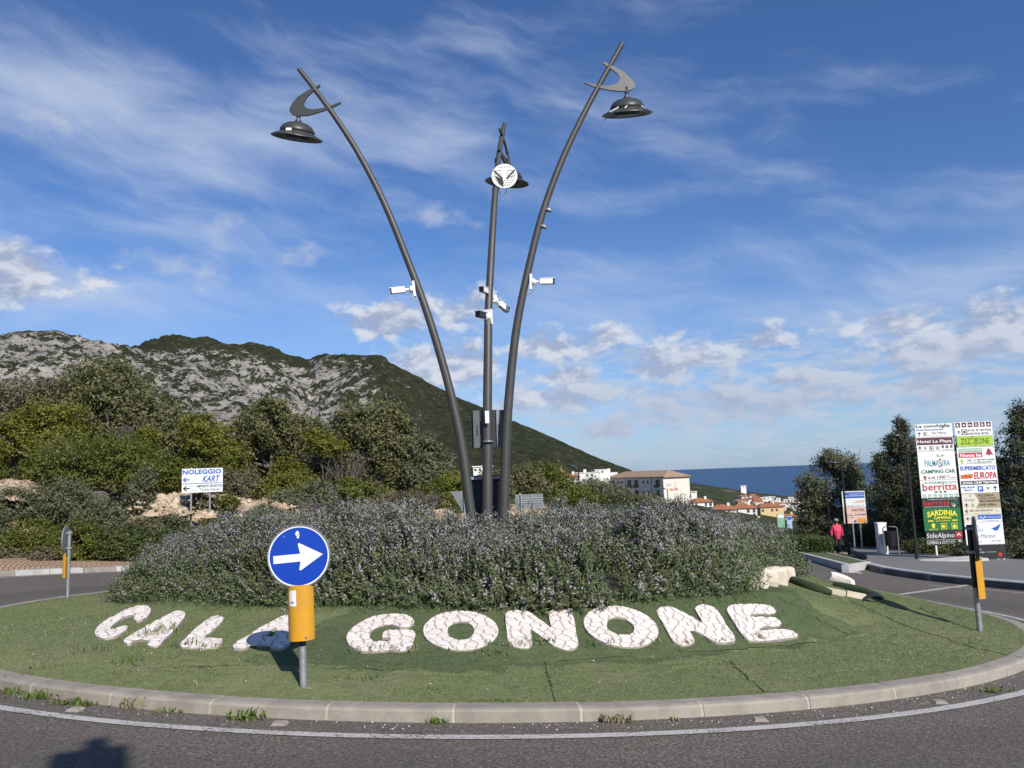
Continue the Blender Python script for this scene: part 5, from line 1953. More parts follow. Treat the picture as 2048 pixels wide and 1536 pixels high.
def rosemary(name, label, a0, a1, n, seed):
    g = np.random.default_rng(seed)
    root = thing(name, label, 'bush', (CX + 4 * math.sin((a0 + a1) / 2), CY - 4 * math.cos((a0 + a1) / 2), float(surf(CX, CY))), 'rosemary bushes on the roundabout mound')
    ox = np.array(root.location)
    # woody core
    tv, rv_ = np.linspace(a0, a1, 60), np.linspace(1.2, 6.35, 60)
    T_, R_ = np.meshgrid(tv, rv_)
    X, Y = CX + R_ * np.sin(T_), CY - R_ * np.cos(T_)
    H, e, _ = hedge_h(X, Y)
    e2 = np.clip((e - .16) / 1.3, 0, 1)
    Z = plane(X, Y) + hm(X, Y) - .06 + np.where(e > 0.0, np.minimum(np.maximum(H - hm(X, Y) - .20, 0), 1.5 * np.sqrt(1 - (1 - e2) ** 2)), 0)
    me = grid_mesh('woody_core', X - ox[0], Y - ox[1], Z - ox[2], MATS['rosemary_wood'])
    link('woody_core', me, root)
    # sprigs
    th = g.uniform(a0, a1, n)
    r_ = np.sqrt(g.uniform(2.6 ** 2, 6.3 ** 2, n))
    half = n * 62 // 100                                         # most of them spread evenly up the outer face
    rf = hedge_h(CX + 5 * np.sin(th), CY - 5 * np.cos(th))[1] + 5
    u_ = g.uniform(0, 1, n) ** 1.35
    r_[:half] = (rf - 1.5 * (1 - np.sqrt(1 - u_ * u_)))[:half]
    x, y = CX + r_ * np.sin(th), CY - r_ * np.cos(th)
    H, e, _ = hedge_h(x, y)
    k_ = (e > .0) & (fbm(x * 4.2 + plane(x, y) + H * 4.0, y * 4.2 + H * 3.0, 2, 71) > .385)
    x, y, H, e, th = x[k_], y[k_], H[k_], e[k_], th[k_]
    n = len(x)
    eps = .05
    Hx = (hedge_h(x + eps, y)[0] - H) / eps
    Hy = (hedge_h(x, y + eps)[0] - H) / eps
    edge_ = (e < .12)
    Hx = np.where(edge_, np.sin(th) * -3, np.clip(Hx, -3, 3))
    Hy = np.where(edge_, np.cos(th) * 3, np.clip(Hy, -3, 3))
    N = np.stack([-Hx, -Hy, np.ones(n)], 1)
    N /= np.linalg.norm(N, axis=1)[:, None]
    depth = g.uniform(0, .14, n)
    base_h = hm(x, y)
    hh = base_h + (H - base_h) * np.where((e < .10) & (g.uniform(0, 1, n) < .7), g.uniform(0, 1, n), 1.0) * np.where(g.uniform(0, 1, n) < .15 * (e < .5), g.uniform(.1, 1, n), 1.0)
    P = np.stack([x, y, plane(x, y) + np.maximum(hh, base_h + .02)], 1) - N * (depth + .16)[:, None]
    ax = N * .65 + np.array([0, 0, .95]) * np.where(e < .10, .35, 1.0)[:, None] + g.normal(0, .24, (n, 3))
    ax /= np.linalg.norm(ax, axis=1)[:, None]
    L = g.uniform(.17, .42, n)
    t1 = np.cross(ax, g.normal(0, 1, (n, 3)))
    t1 /= np.linalg.norm(t1, axis=1)[:, None]
    t2 = np.cross(ax, t1)
    NV = []
    K = 13
    for j in range(K):
        s_ = .12 + .88 * j / K
        a = j * 2.4
        rad = t1 * math.cos(a) + t2 * math.sin(a)
        tan = -t1 * math.sin(a) + t2 * math.cos(a)
        b_ = P + ax * (L * s_)[:, None]
        ln = .064 * (1.15 - .5 * s_)
        tip = b_ + (rad * .75 + ax * .65) * ln + g.normal(0, .006, (n, 3))
        NV.append(np.stack([b_ - tan * .0095, b_ + tan * .0095, tip], 1))
    V = np.concatenate(NV).reshape(-1, 3)
    F = np.arange(len(V)).reshape(-1, 3)
    o = link('foliage', raw_mesh('foliage', V - ox, F, MATS['rosemary_needle']), root)
    o['kind'] = 'stuff'
    # pale lilac flowers towards the tips
    hf = (hh - base_h) / np.maximum(np.interp(x, TOPX, TOPH) - base_h, .2)
    sel = np.where(g.uniform(0, 1, n) < .10 + .88 * ss(.35, .85, hf + g.normal(0, .1, n)))[0]
    FV = []
    for j in range(12):
        s_ = g.uniform(.38, 1.05, len(sel))
        a = g.uniform(0, 6.28, len(sel))
        rad = t1[sel] * np.cos(a)[:, None] + t2[sel] * np.sin(a)[:, None]
        c = P[sel] + ax[sel] * (L[sel] * s_)[:, None] + rad * .026
        d1 = g.normal(0, 1, (len(sel), 3))
        d1 /= np.linalg.norm(d1, axis=1)[:, None]
        d2 = np.cross(d1, ax[sel])
        FV.append(np.stack([c - d1 * .019, c + d2 * .017, c + d1 * .019], 1))
    V = np.concatenate(FV).reshape(-1, 3)
    o = link('flowers', raw_mesh('flowers', V - ox, np.arange(len(V)).reshape(-1, 3), MATS['rosemary_flower']), root)
    o['kind'] = 'stuff'
    return root


rosemary('rosemary_bush', 'low left rosemary bush behind the round blue arrow sign', -1.9, .34, 27000, 1)
rosemary('rosemary_bush', 'tall rosemary bush with lilac flowers right of the lamp posts', .34, .98, 14500, 2)
rosemary('rosemary_bush', 'rosemary bush at the right end, by the low white stones', .98, 2.3, 11000, 3)


# ---- trees and shrubs
def leaves(blobs, n, leaf, g, clump=.34, per=11, gap=.42, squash=1.0):
    """leaf quads through a crown made of ellipsoids (centre, radii)"""
    B = np.array([list(c) + list(r_) for c, r_ in blobs])
    wgt = (B[:, 3] * B[:, 5]) ** .9 + .02
    k_ = g.choice(len(B), n // per * 2, p=wgt / wgt.sum())
    d = g.normal(0, 1, (len(k_), 3))
    d /= np.linalg.norm(d, axis=1)[:, None]
    rad = g.uniform(0, 1, len(k_)) ** .38
    c = B[k_, :3] + d * B[k_, 3:] * rad[:, None] * (1 + .13 * g.normal(0, 1, (len(k_), 1)))
    fq = 1.0 / max(.5, B[:, 3].mean() * .55)
    nz = fbm(c[:, 0] * fq + c[:, 2] * .7 * fq, c[:, 1] * fq + c[:, 2] * fq, 3, int(g.integers(99)))
    keep = nz > gap
    c, d = c[keep][:n // per], d[keep][:n // per]
    m_ = len(c)
    cc = np.repeat(c, per, 0) + g.normal(0, clump * .42, (m_ * per, 3)) * np.array([1, 1, .75])
    nn = np.repeat(d, per, 0) * .55 + np.array([0, 0, .55]) + g.normal(0, .60, (m_ * per, 3))
    nn /= np.linalg.norm(nn, axis=1)[:, None]
    t1 = np.cross(nn, g.normal(0, 1, (m_ * per, 3)))
    t1 /= np.linalg.norm(t1, axis=1)[:, None]
    t2 = np.cross(nn, t1)
    s_ = leaf * g.uniform(.6, 1.3, m_ * per)[:, None]
    V = np.stack([cc - t1 * s_, cc + t2 * s_ * .42, cc + t1 * s_, cc - t2 * s_ * .42], 1).reshape(-1, 3)
    return V, np.arange(len(V)).reshape(-1, 4)


def tree(name, label, cat, blobs_px, Y, foot_px, leafmat, n, leaf=.11, seed=1, group=None, bark='bark', trunk=.10, gap=.42, zfoot=None, depth=.9, limbs=True, trunks=1):
    g = np.random.default_rng(seed)
    k_ = mpp(Y)
    blobs = []
    for (px, py, rx, ry) in blobs_px:
        c = D(px, py, Y + g.uniform(-.4, .4))
        blobs.append((c, (rx * k_, rx * k_ * depth, ry * k_)))
    f = D(foot_px[0], foot_px[1], Y)
    if zfoot is not None:
        f[2] = zfoot
    gz = ground_at(f[0], f[1])
    f[2] = min(max(gz, f[2] - 3), f[2] + 1.5) if zfoot is None else f[2]
    root = thing(name, label, cat, f, group)
    ox = np.array(root.location)
    tot = sum(b_[1][0] * b_[1][2] for b_ in blobs)
    V, F = leaves(blobs, int(n * 1.8), leaf * .82, g, clump=max(.16, leaf * 3.0), gap=gap)
    link('crown', raw_mesh('crown', V - ox, F, MATS[leafmat]), root)
    mb = MB()
    fork = Vector(f).lerp(Vector(blobs[0][0]), .42)
    for t in range(trunks):
        ff = Vector(f) + Vector((g.uniform(-1, 1) * .25 * trunks * (trunks > 1), g.uniform(-.4, .4) * (trunks > 1), -.2))
        fk = fork + Vector((g.uniform(-.1, .1), g.uniform(-.1, .1), 0)) + (ff - Vector(f)) * .8
        mid = ff.lerp(fk, .5) + Vector((g.uniform(-.12, .12), g.uniform(-.12, .12), 0))
        mb.tube([ff, mid, fk], [trunk, trunk * .85, trunk * .7], 8)
        if limbs:
            for i, (c, r_) in enumerate(blobs):
                if i % trunks != t:
                    continue
                e = Vector(c) + Vector((g.uniform(-.3, .3) * r_[0], g.uniform(-.3, .3) * r_[1], r_[2] * .25))
                md = fk.lerp(e, .5) + Vector((g.uniform(-.15, .15), g.uniform(-.15, .15), -.12 * (e - fk).length))
                mb.tube([fk, md, e], [trunk * .62, trunk * .42, trunk * .14], 6)
                for w_ in range(3):
                    a = md.lerp(e, g.uniform(.1, .8))
                    tip = Vector(c) + Vector(tuple(g.normal(0, .5, 3) * np.array(r_)))
                    mb.tube([a, a.lerp(tip, .5) + Vector((0, 0, .05)), tip], [trunk * .22, trunk * .14, trunk * .05], 5)
    mb.build('trunk', MATS[bark], root, smooth=True)
    return root


def bare_shrub(label, px, py, wpx, hpx, Y, seed, n=26, group='leafless grey shrubs in the scrub', m='bare_twig'):
    g = np.random.default_rng(seed)
    k_ = mpp(Y)
    f = Vector(D(px, py, Y))
    root = thing('bare_shrub', label, 'shrub', f, group)
    mb = MB()
    for i in range(n):
        a = g.uniform(-1, 1)
        tip = f + Vector((a * wpx * k_ * .5, g.uniform(-.5, .5) * wpx * k_ * .4, hpx * k_ * g.uniform(.55, 1.0)))
        md = f.lerp(tip, .45) + Vector((g.uniform(-.1, .1), g.uniform(-.1, .1), .1))
        s_ = f + Vector((a * .2, g.uniform(-.2, .2), -.2))
        mb.tube([s_, md, tip], [.035, .022, .007], 5)
        for w_ in range(6):
            b_ = md.lerp(tip, g.uniform(0, .95))
            d = Vector((g.normal(0, .28), g.normal(0, .28), abs(g.normal(.22, .2)))) * min(1.6, hpx * k_ * .55)
            mb.tube([b_, b_ + d * .5 + Vector((0, 0, .03)), b_ + d], [.012, .008, .004], 3)
    mb.build('twigs', MATS[m], root)
    return root


SCRUB = 'trees and shrubs on the left bank'
tree('tree', 'tallest dark olive-green tree on the left bank', 'tree', [(218, 800, 92, 72), (178, 772, 62, 60), (285, 838, 80, 62), (345, 876, 66, 56), (200, 860, 85, 62), (240, 745, 48, 36), (380, 905, 50, 36)], 42, (240, 985), 'leaf_olive', 17000, .13, 11, SCRUB, trunk=.2, gap=.40)
tree('tree', 'brownish tree crown at the far left edge of the bank', 'tree', [(50, 800, 80, 46), (-30, 810, 80, 60), (110, 790, 45, 35)], 47, (50, 960), 'leaf_brown', 7000, .13, 12, SCRUB, trunk=.15)
tree('tree', 'yellow-green tree with pale bare stems at the left edge', 'tree', [(105, 830, 62, 34), (50, 852, 60, 36), (140, 868, 40, 26), (10, 880, 50, 36), (85, 880, 50, 24)], 38, (70, 990), 'leaf_bright', 8500, .11, 13, SCRUB, bark='bark_pale', trunk=.10, trunks=3, gap=.44)
tree('shrub', 'broad round dark mastic shrub under the tallest tree', 'shrub', [(165, 915, 100, 52), (95, 945, 62, 38), (235, 915, 80, 46), (280, 950, 50, 34), (190, 955, 90, 36)], 34, (170, 1000), 'leaf_mastic', 15000, .085, 14, SCRUB, trunk=.1, gap=.36)
tree('shrub', 'small dark green shrub just left of the kart hire sign', 'shrub', [(318, 940, 46, 34), (345, 960, 36, 28), (290, 965, 36, 24)], 33, (320, 1000), 'leaf_mastic', 6000, .085, 15, SCRUB, trunk=.06)
tree('shrub', 'yellowish shrub in the gap under the tallest tree', 'shrub', [(288, 890, 26, 30), (300, 870, 18, 16)], 37, (290, 960), 'leaf_bright', 2400, .09, 16, SCRUB, trunk=.05)
tree('shrub', 'bright green shrub above the kart hire sign', 'shrub', [(415, 878, 55, 36), (395, 850, 36, 26), (450, 905, 40, 28)], 39, (420, 960), 'leaf_bright', 5500, .10, 17, SCRUB, trunk=.08)
tree('shrub', 'grey-green shrub with upright feathery branches beside the bare soil', 'shrub', [(282, 985, 26, 40), (272, 1020, 32, 34), (296, 955, 14, 26)], 32, (280, 1062), 'leaf_grey', 5000, .07, 18, SCRUB, trunk=.05)
tree('tree', 'olive-green tree left of centre on the bank', 'tree', [(540, 850, 64, 46), (498, 876, 52, 48), (592, 868, 56, 46), (545, 815, 34, 26), (470, 905, 44, 42), (640, 880, 46, 36)], 41, (540, 1000), 'leaf_olive', 13000, .12, 19, SCRUB, trunk=.15)
tree('tree', 'large round olive-green tree left of the lamp posts', 'tree', [(752, 858, 72, 50), (705, 842, 44, 38), (790, 890, 52, 58), (728, 905, 62, 52), (770, 820, 36, 22), (800, 940, 40, 40)], 39, (750, 1010), 'leaf_olive', 15000, .115, 20, SCRUB, trunk=.16)
tree('shrub', 'yellow-green shrub in front of the olive tree', 'shrub', [(572, 950, 36, 36), (600, 975, 34, 36), (550, 985, 36, 28)], 35, (575, 1010), 'leaf_bright', 5500, .085, 21, SCRUB, trunk=.06)
tree('shrub', 'bright yellow-green shrub crown between the two olive trees', 'shrub', [(650, 888, 34, 20), (628, 872, 22, 14), (672, 895, 24, 18)], 38, (650, 960), 'leaf_bright', 3000, .09, 22, SCRUB, trunk=.05)
tree('shrub', 'silvery shrub stepping down right of the large olive tree', 'shrub', [(852, 905, 32, 34), (880, 935, 34, 34), (840, 950, 34, 34), (905, 965, 24, 24)], 38, (860, 1010), 'leaf_grey', 6500, .10, 23, SCRUB, trunk=.08)
tree('shrub', 'yellowish shrub behind the foot of the left lamp post', 'shrub', [(905, 965, 34, 30), (880, 985, 34, 24), (920, 990, 24, 24)], 35, (900, 1020), 'leaf_bright', 4500, .085, 24, SCRUB, trunk=.06)
tree('shrub', 'mastic shrub behind the middle of the rosemary', 'shrub', [(700, 985, 50, 32), (745, 995, 46, 26), (660, 1000, 40, 24)], 34, (700, 1030), 'leaf_mastic', 6000, .085, 25, SCRUB, trunk=.06)
tree('shrub', 'brown twiggy shrub along the top of the rosemary', 'shrub', [(790, 1010, 60, 26), (840, 1008, 46, 24), (740, 1020, 40, 18)], 32, (790, 1040), 'leaf_brown', 6500, .07, 26, SCRUB, trunk=.05)
tree('shrub', 'green shrub under the silvery one by the left lamp post', 'shrub', [(858, 995, 38, 26), (900, 1010, 26, 20)], 32.5, (865, 1035), 'leaf_mastic', 4200, .08, 27, SCRUB, trunk=.05)
tree('shrub', 'grey-brown shrub right of the kart hire sign', 'shrub', [(480, 965, 40, 34), (520, 985, 40, 26), (445, 975, 30, 26)], 35, (485, 1010), 'leaf_brown', 5500, .08, 28, SCRUB, trunk=.05)
tree('shrub', 'dusty green shrub left of centre above the bare soil', 'shrub', [(610, 1000, 46, 24), (640, 985, 34, 22), (560, 1000, 36, 20)], 33.5, (610, 1030), 'leaf_grey', 4600, .08, 29, SCRUB, trunk=.05)
tree('shrub', 'dull green shrub filling the gap between the two olive trees', 'shrub', [(650, 945, 56, 36), (690, 925, 30, 26), (620, 935, 34, 26)], 40, (650, 1010), 'leaf_olive', 6500, .10, 30, SCRUB, trunk=.06)
tree('shrub', 'dark green shrub directly behind the kart hire sign', 'shrub', [(430, 960, 56, 34), (380, 950, 40, 30), (465, 940, 36, 30)], 37, (425, 1010), 'leaf_mastic', 7000, .09, 31, SCRUB, trunk=.06)
for i, (px, py, rx, ry, m_, Y, lab) in enumerate([(460, 930, 44, 40, 'leaf_mastic', 41, 'dark green shrub between the kart hire sign and the left olive tree'), (330, 930, 60, 50, 'leaf_olive', 44, 'olive-green tree filling in behind the small mastic shrub'),
        (20, 920, 60, 50, 'leaf_mastic', 42, 'dark green shrub behind the pale bare stems'), (640, 980, 60, 36, 'leaf_mastic', 40, 'dark shrub at the foot of the grey thicket'),
        (820, 970, 50, 36, 'leaf_olive', 40, 'olive-green shrub under the right side of the large round tree'), (560, 925, 60, 40, 'leaf_olive', 43, 'dark understorey shrub below the left olive tree')]):
    tree('shrub', lab, 'shrub', [(px, py, rx * .8, ry), (px - rx * .5, py + ry * .3, rx * .5, ry * .7), (px + rx * .5, py + ry * .25, rx * .5, ry * .7)], Y, (px, py + ry), m_, int(2500 + rx * ry * 1.8), .10, 140 + i, SCRUB, trunk=.06, gap=.36)
low = [(30, 1010, 52, 40, 'leaf_grey', 30.5, 'grey-green shrub at the left edge above the pavement'),
       (130, 1000, 66, 46, 'leaf_grey', 30.5, 'rounded grey-green shrub below the broad mastic'),
       (195, 1035, 56, 40, 'leaf_grey', 29.5, 'grey-green shrub beside the brown boulder'),
       (60, 1080, 66, 44, 'leaf_mastic', 28.0, 'low green shrub behind the left arrow sign'),
       (160, 1085, 56, 40, 'leaf_mastic', 27.5, 'low green shrub just right of the left arrow sign'),
       (240, 1085, 56, 38, 'leaf_hedge', 27.5, 'dark low shrub at the pavement edge'),
       (320, 1085, 56, 32, 'leaf_hedge', 28.0, 'low shrub below the kart hire sign'),
       (400, 1066, 46, 15, 'leaf_grey', 28.5, 'scrubby plants around the kart hire sign posts'),
       (470, 1050, 40, 13, 'leaf_grey', 29.5, 'sparse green shrub on the bare soil'),
       (405, 1000, 26, 28, 'leaf_brown', 32.0, 'brown shrub between the posts of the kart hire sign'),
       (345, 1040, 30, 12, 'leaf_grey', 30.6, 'small grey shrub left of the kart hire sign posts'),
       (530, 1022, 28, 11, 'leaf_grey', 31.0, 'small grey shrub on the bare soil, right of the kart hire sign'),
       (570, 1034, 36, 10, 'leaf_brown', 30.2, 'dry brown shrub on the bare soil above the blue arrow sign'),
       (455, 1005, 22, 14, 'leaf_mastic', 31.4, 'tiny green shrub on the bare soil beside the right sign post'),
       (290, 1050, 36, 18, 'leaf_brown', 30.0, 'brown shrub at the left foot of the bare soil'),
       (640, 1040, 40, 9, 'leaf_grey', 30.2, 'low grey shrub between bare soil and rosemary'),
       (10, 1115, 46, 18, 'leaf_brown', 27.0, 'brown grassy shrub at the left edge of the pavement'),
       (108, 1112, 46, 16, 'leaf_brown', 26.8, 'brown grassy shrub behind the left arrow sign panel'),
       (-60, 1050, 80, 80, 'leaf_grey', 29.0, 'grey-green shrub cut by the left edge of the view'),
       (-80, 930, 90, 70, 'leaf_mastic', 36.0, 'dark mastic shrub beyond the left edge')]
for i, (px, py, rx, ry, m_, Y, lab) in enumerate(low):
    tree('shrub', lab, 'shrub', [(px, py, rx * .8, ry), (px - rx * .5, py + ry * .3, rx * .5, ry * .7), (px + rx * .5, py + ry * .25, rx * .5, ry * .7)], Y, (px, py + ry), m_, int(1500 + rx * ry * 1.6), .07, 40 + i, SCRUB, trunk=.04, gap=.38)
for i, (px, py, w_, h_, Y, lab) in enumerate([(690, 1000, 90, 100, 37, 'grey leafless thicket between the two olive trees'), (255, 930, 60, 80, 40, 'leafless grey branches under the tallest tree'),
                                        (120, 985, 70, 110, 37, 'pale bare stems at the left of the bank'),
                                        (30, 970, 50, 110, 39, 'pale bare stems nearest the left edge'),
                                        (850, 1040, 80, 50, 31.5, 'dry brown twigs over the rosemary'), (620, 1040, 60, 40, 31.5, 'dry twigs on the bare soil edge')]):
    bare_shrub(lab, px, py, w_, h_, Y, 60 + i)

MID = 'trees below the roundabout'
tree('tree', 'pale olive tree right of the lamp posts', 'tree', [(1045, 955, 38, 26), (1020, 975, 30, 26), (1070, 975, 36, 24)], 66, (1050, 1005), 'leaf_olive', 5500, .15, 71, MID, trunk=.12)
tree('tree', 'round dark tree between the olive and the dark street lamp', 'tree', [(1098, 948, 34, 24), (1120, 970, 34, 24), (1090, 975, 36, 22)], 72, (1105, 1010), 'leaf_mastic', 5500, .15, 72, MID, trunk=.12)
tree('tree', 'grey olive tree in front of the hotel facade', 'tree', [(1182, 972, 34, 18), (1215, 988, 40, 18), (1165, 990, 40, 20), (1245, 988, 20, 12)], 80, (1195, 1015), 'leaf_grey', 6500, .15, 73, MID, trunk=.12)
tree('tree', 'green tree at the foot of the dark street lamp', 'tree', [(1150, 990, 40, 18), (1175, 1000, 36, 14)], 60, (1155, 1020), 'leaf_mastic', 4200, .12, 74, MID, trunk=.1)
tree('tree', 'small dark tree below the hotel windows', 'tree', [(1295, 1000, 30, 12), (1325, 1008, 30, 10), (1268, 1002, 20, 12)], 85, (1300, 1020), 'leaf_olive', 3500, .14, 75, MID, trunk=.1)
tree('tree', 'tree behind the notice board', 'tree', [(985, 970, 40, 30), (950, 985, 30, 24)], 60, (975, 1020), 'leaf_olive', 4200, .14, 76, MID, trunk=.1)

RT = 'trees behind the sign boards'
tree('tree', 'sparse grey-brown oak behind the small hotel board', 'tree', [(1682, 945, 50, 40), (1640, 975, 44, 40), (1722, 968, 42, 44), (1660, 925, 32, 26), (1700, 1010, 60, 40), (1625, 1010, 34, 34)], 58, (1695, 1085), 'leaf_grey', 15000, .12, 81, RT, trunk=.2, gap=.45)
tree('tree', 'dark undergrowth tree left of the person in pink', 'tree', [(1640, 1045, 44, 26), (1605, 1055, 30, 20), (1680, 1050, 40, 28)], 66, (1640, 1085), 'leaf_pine', 5500, .13, 82, RT, trunk=.1)
tree('pine_tree', 'dark conifer rising left of the tall sign boards', 'tree', [(1800, 862, 16, 26), (1798, 895, 30, 32), (1795, 940, 42, 42), (1798, 990, 50, 46), (1800, 1045, 56, 46), (1765, 925, 18, 22)], 53, (1800, 1104), 'leaf_pine', 19000, .11, 83, RT, trunk=.18, gap=.37)
tree('pine_tree', 'dark conifer behind the left tall sign board', 'tree', [(1870, 900, 40, 36), (1872, 950, 52, 48), (1870, 1010, 56, 52), (1872, 1065, 60, 44)], 47, (1870, 1115), 'leaf_pine', 15000, .12, 84, RT, trunk=.18, gap=.34)
tree('pine_tree', 'dark conifer behind the right tall sign board', 'tree', [(1960, 910, 40, 40), (1955, 960, 52, 48), (1955, 1020, 56, 52), (1958, 1075, 60, 44)], 43, (1955, 1120), 'leaf_pine', 15000, .11, 85, RT, trunk=.18, gap=.34)
tree('pine_tree', 'tall conifer cut by the right edge', 'tree', [(2040, 835, 20, 32), (2036, 880, 34, 40), (2042, 940, 48, 50), (2050, 1010, 60, 60), (2055, 1080, 66, 50), (2110, 900, 50, 80), (2120, 1020, 60, 80)], 40, (2050, 1130), 'leaf_pine', 21000, .10, 86, RT, trunk=.2, gap=.37)
tree('shrub', 'dark shrubs at the back of the litter bin', 'shrub', [(1745, 1060, 44, 40), (1720, 1085, 36, 22), (1790, 1085, 40, 26)], 55, (1750, 1101), 'leaf_pine', 8500, .10, 87, RT, trunk=.06, gap=.34)
tree('shrub', 'leafy shrub under the left tall sign board', 'shrub', [(1870, 1095, 40, 18), (1905, 1098, 30, 16), (1840, 1098, 26, 14)], 41, (1872, 1116), 'leaf_hedge', 5500, .09, 88, RT, trunk=.05)
tree('shrub', 'dark shrub under the right tall sign board', 'shrub', [(1985, 1100, 50, 26), (2035, 1095, 46, 30), (1945, 1105, 40, 20)], 37, (1990, 1128), 'leaf_pine', 7500, .09, 89, RT, trunk=.05, gap=.36)

# clipped hedges along the verge
def box_hedge(label, c, sx, sy, sz, rz, seed):
    g = np.random.default_rng(seed)
    root = thing('clipped_hedge', label, 'hedge', c, 'box-cut hedges along the verge')
    MB().box((0, 0, sz * .47), (sx * .93, sy * .93, sz * .94)).build('branches', MATS['rosemary_wood'], root, local=True)
    n = 4200
    f = g.integers(0, 5, n)
    p = g.uniform(-.5, .5, (n, 3))
    for i, (a_, s_) in enumerate(((0, -1), (0, 1), (1, -1), (1, 1), (2, 1))):
        k_ = f == i
        p[k_, a_] = s_ * .5 + g.normal(0, .02, k_.sum())
    p[:, 2] += .5
    cc = p * np.array([sx, sy, sz])
    nn = g.normal(0, 1, (n, 3))
    nn /= np.linalg.norm(nn, axis=1)[:, None]
    t1 = np.cross(nn, g.normal(0, 1, (n, 3)))
    t1 /= np.linalg.norm(t1, axis=1)[:, None]
    t2 = np.cross(nn, t1)
    V = np.stack([cc - t1 * .06, cc + t2 * .03, cc + t1 * .06, cc - t2 * .03], 1).reshape(-1, 3)
    link('foliage', raw_mesh('foliage', V, np.arange(len(V)).reshape(-1, 4), MATS['leaf_hedge']), root)['kind'] = 'stuff'
    root.rotation_euler = (0, 0, rz)
    return root


for i, (px, py, Y, w_, h_, lab) in enumerate([(1628, 1112, 40.5, 1.7, .66, 'clipped hedge block nearest the white kerb'), (1607, 1096, 45.5, 2.0, .62, 'second clipped hedge block from the white kerb'),
                                         (1602, 1085, 50.5, 2.2, .62, 'third clipped hedge block from the white kerb'), (1596, 1076, 56, 2.4, .62, 'farthest clipped hedge block along the verge')]):
    p = D(px, py, Y)
    p[2] = float(plane(p[0], p[1])) + .2
    box_hedge(lab, p, w_, 1.5, h_ * 1.15, R(-18), 90 + i)

# ---- stones and rolled turf on the right flank
row = thing('stone_border', 'low border of rough pale stones under the rosemary', 'stone border', hit(1532, 1172))
for i, (x, y, s_) in enumerate([(1492, 1178, .20), (1512, 1174, .26), (1532, 1170, .28), (1552, 1165, .27), (1567, 1158, .20)]):
    p = hit(x, y)
    o = link('stone', rock_mesh('stone', .17, .11, .125 + .04 * (i in (2, 3)), i + 3, 'rubble_stone'), row)
    o.location = Vector(p) + Vector((0, 0, .06)) - Vector(row.location)
    o.rotation_euler = (0, rnd.uniform(-.2, .2), rnd.uniform(-.3, .6))
p = hit(1684, 1168)
o = link('stone_slab', rock_mesh('stone_slab', .21, .06, .085, 21, 'limestone', 2, .2))
o.location = Vector(p) + Vector((0, 0, .07))
o.rotation_euler = (.2, R(22), -.2)
tag(o, 'lone pale stone slab tilted on the right flank of the mound', 'stone')
for (a, c, nm, lab) in (((1614, 1176), (1690, 1191), 'edging_stone', 'long narrow pale edging stone between the turf rolls'), ((1692, 1190), (1730, 1197), 'edging_stone', 'short pale edging stone at the end of the turf roll')):
    A, B_ = Vector(hit(*a)), Vector(hit(*c))
    d = B_ - A
    mb = MB().box((A + B_) / 2 + Vector((0, 0, .02)), (d.length, .09, .085), rot=d.to_track_quat('X', 'Z').to_matrix())
    tag(mb.build(nm, MATS['rubble_stone']), lab, 'stone')
for (pts, lab) in (([(1572, 1158), (1620, 1178), (1664, 1190)], 'rolled-back turf hump left of the edging stones'), ([(1668, 1172), (1720, 1186), (1764, 1200)], 'rolled-back turf hump by the tilted stone slab')):
    P = smooth_path([Vector(hit(*q)) + Vector((0, 0, .03)) for q in pts], 6)
    rad = [.015 + .055 * math.sin(math.pi * (i + .6) / (len(P) + .2)) ** .6 for i in range(len(P))]
    mb = MB().tube(P, rad, 10)
    root = thing('turf_roll', lab, 'turf roll', P[len(P) // 2] - Vector((0, 0, .06)), 'rolled-back edges of turf')
    mb.build('roll', MATS['turf_roll'], root, smooth=True)
p = Vector(hit(1752, 1205))
MB().add([p + Vector(q) for q in ((-.22, 0, .02), (0, -.05, .10), (.18, .02, .05), (.02, .12, .13), (-.12, .1, .06))], [(0, 1, 4), (1, 3, 4), (1, 2, 3)]).build('torn_felt', MATS['felt_black'])
tag(bpy.data.objects['torn_felt'], 'torn flap of black felt at the end of the turf roll', 'felt')

# ---- boulders and rubble on the bare soil of the bank
for i, (px, py, s_, Y, lab, m_) in enumerate([(190, 995, .42, 31.5, 'brown boulder on the bank between two grey shrubs', 'bark'), (205, 1006, .30, 31.2, 'smaller brown boulder below the big one', 'bark'),
                                        (233, 1018, .16, 31, 'white stone on the bare soil', 'limestone'), (25, 1022, .20, 30.5, 'pale stone at the left edge of the bank', 'limestone')]):
    p = D(px, py, Y)
    o = link('boulder', rock_mesh('boulder', s_, s_ * .8, s_ * .6, 30 + i, m_, 2, .25))
    o.location = p
    tag(o, lab, 'boulder')
# exposed limestone soil face
def soil_face(label_name, pts, Y, hpx, seed):
    g = np.random.default_rng(seed)
    xs = np.linspace(pts[0][0], pts[-1][0], 150)
    top = np.interp(xs, [p[0] for p in pts], [p[1] for p in pts])
    rows = 26
    V = np.zeros((rows, 150, 3))
    for j in range(rows):
        t = j / (rows - 1)
        for i in range(150):
            p = D(xs[i], top[i] + hpx * t, Y - 2.2 * t)
            V[j, i] = p
    V[..., 1] += (fbm(V[..., 0] * 1.6, V[..., 2] * 2.4, 6, seed, .62) - .5) * 2.2
    V[..., 2] += (fbm(V[..., 0] * 2.5, V[..., 1] * 2.5, 5, seed + 1, .6) - .5) * .5
    V[0, :, 1] += .8
    V[0, :, 2] -= .15
    return tag(link(label_name, grid_mesh(label_name, V[..., 0], V[..., 1], V[..., 2], MATS['earth_face'], smooth=False)), kind='structure')


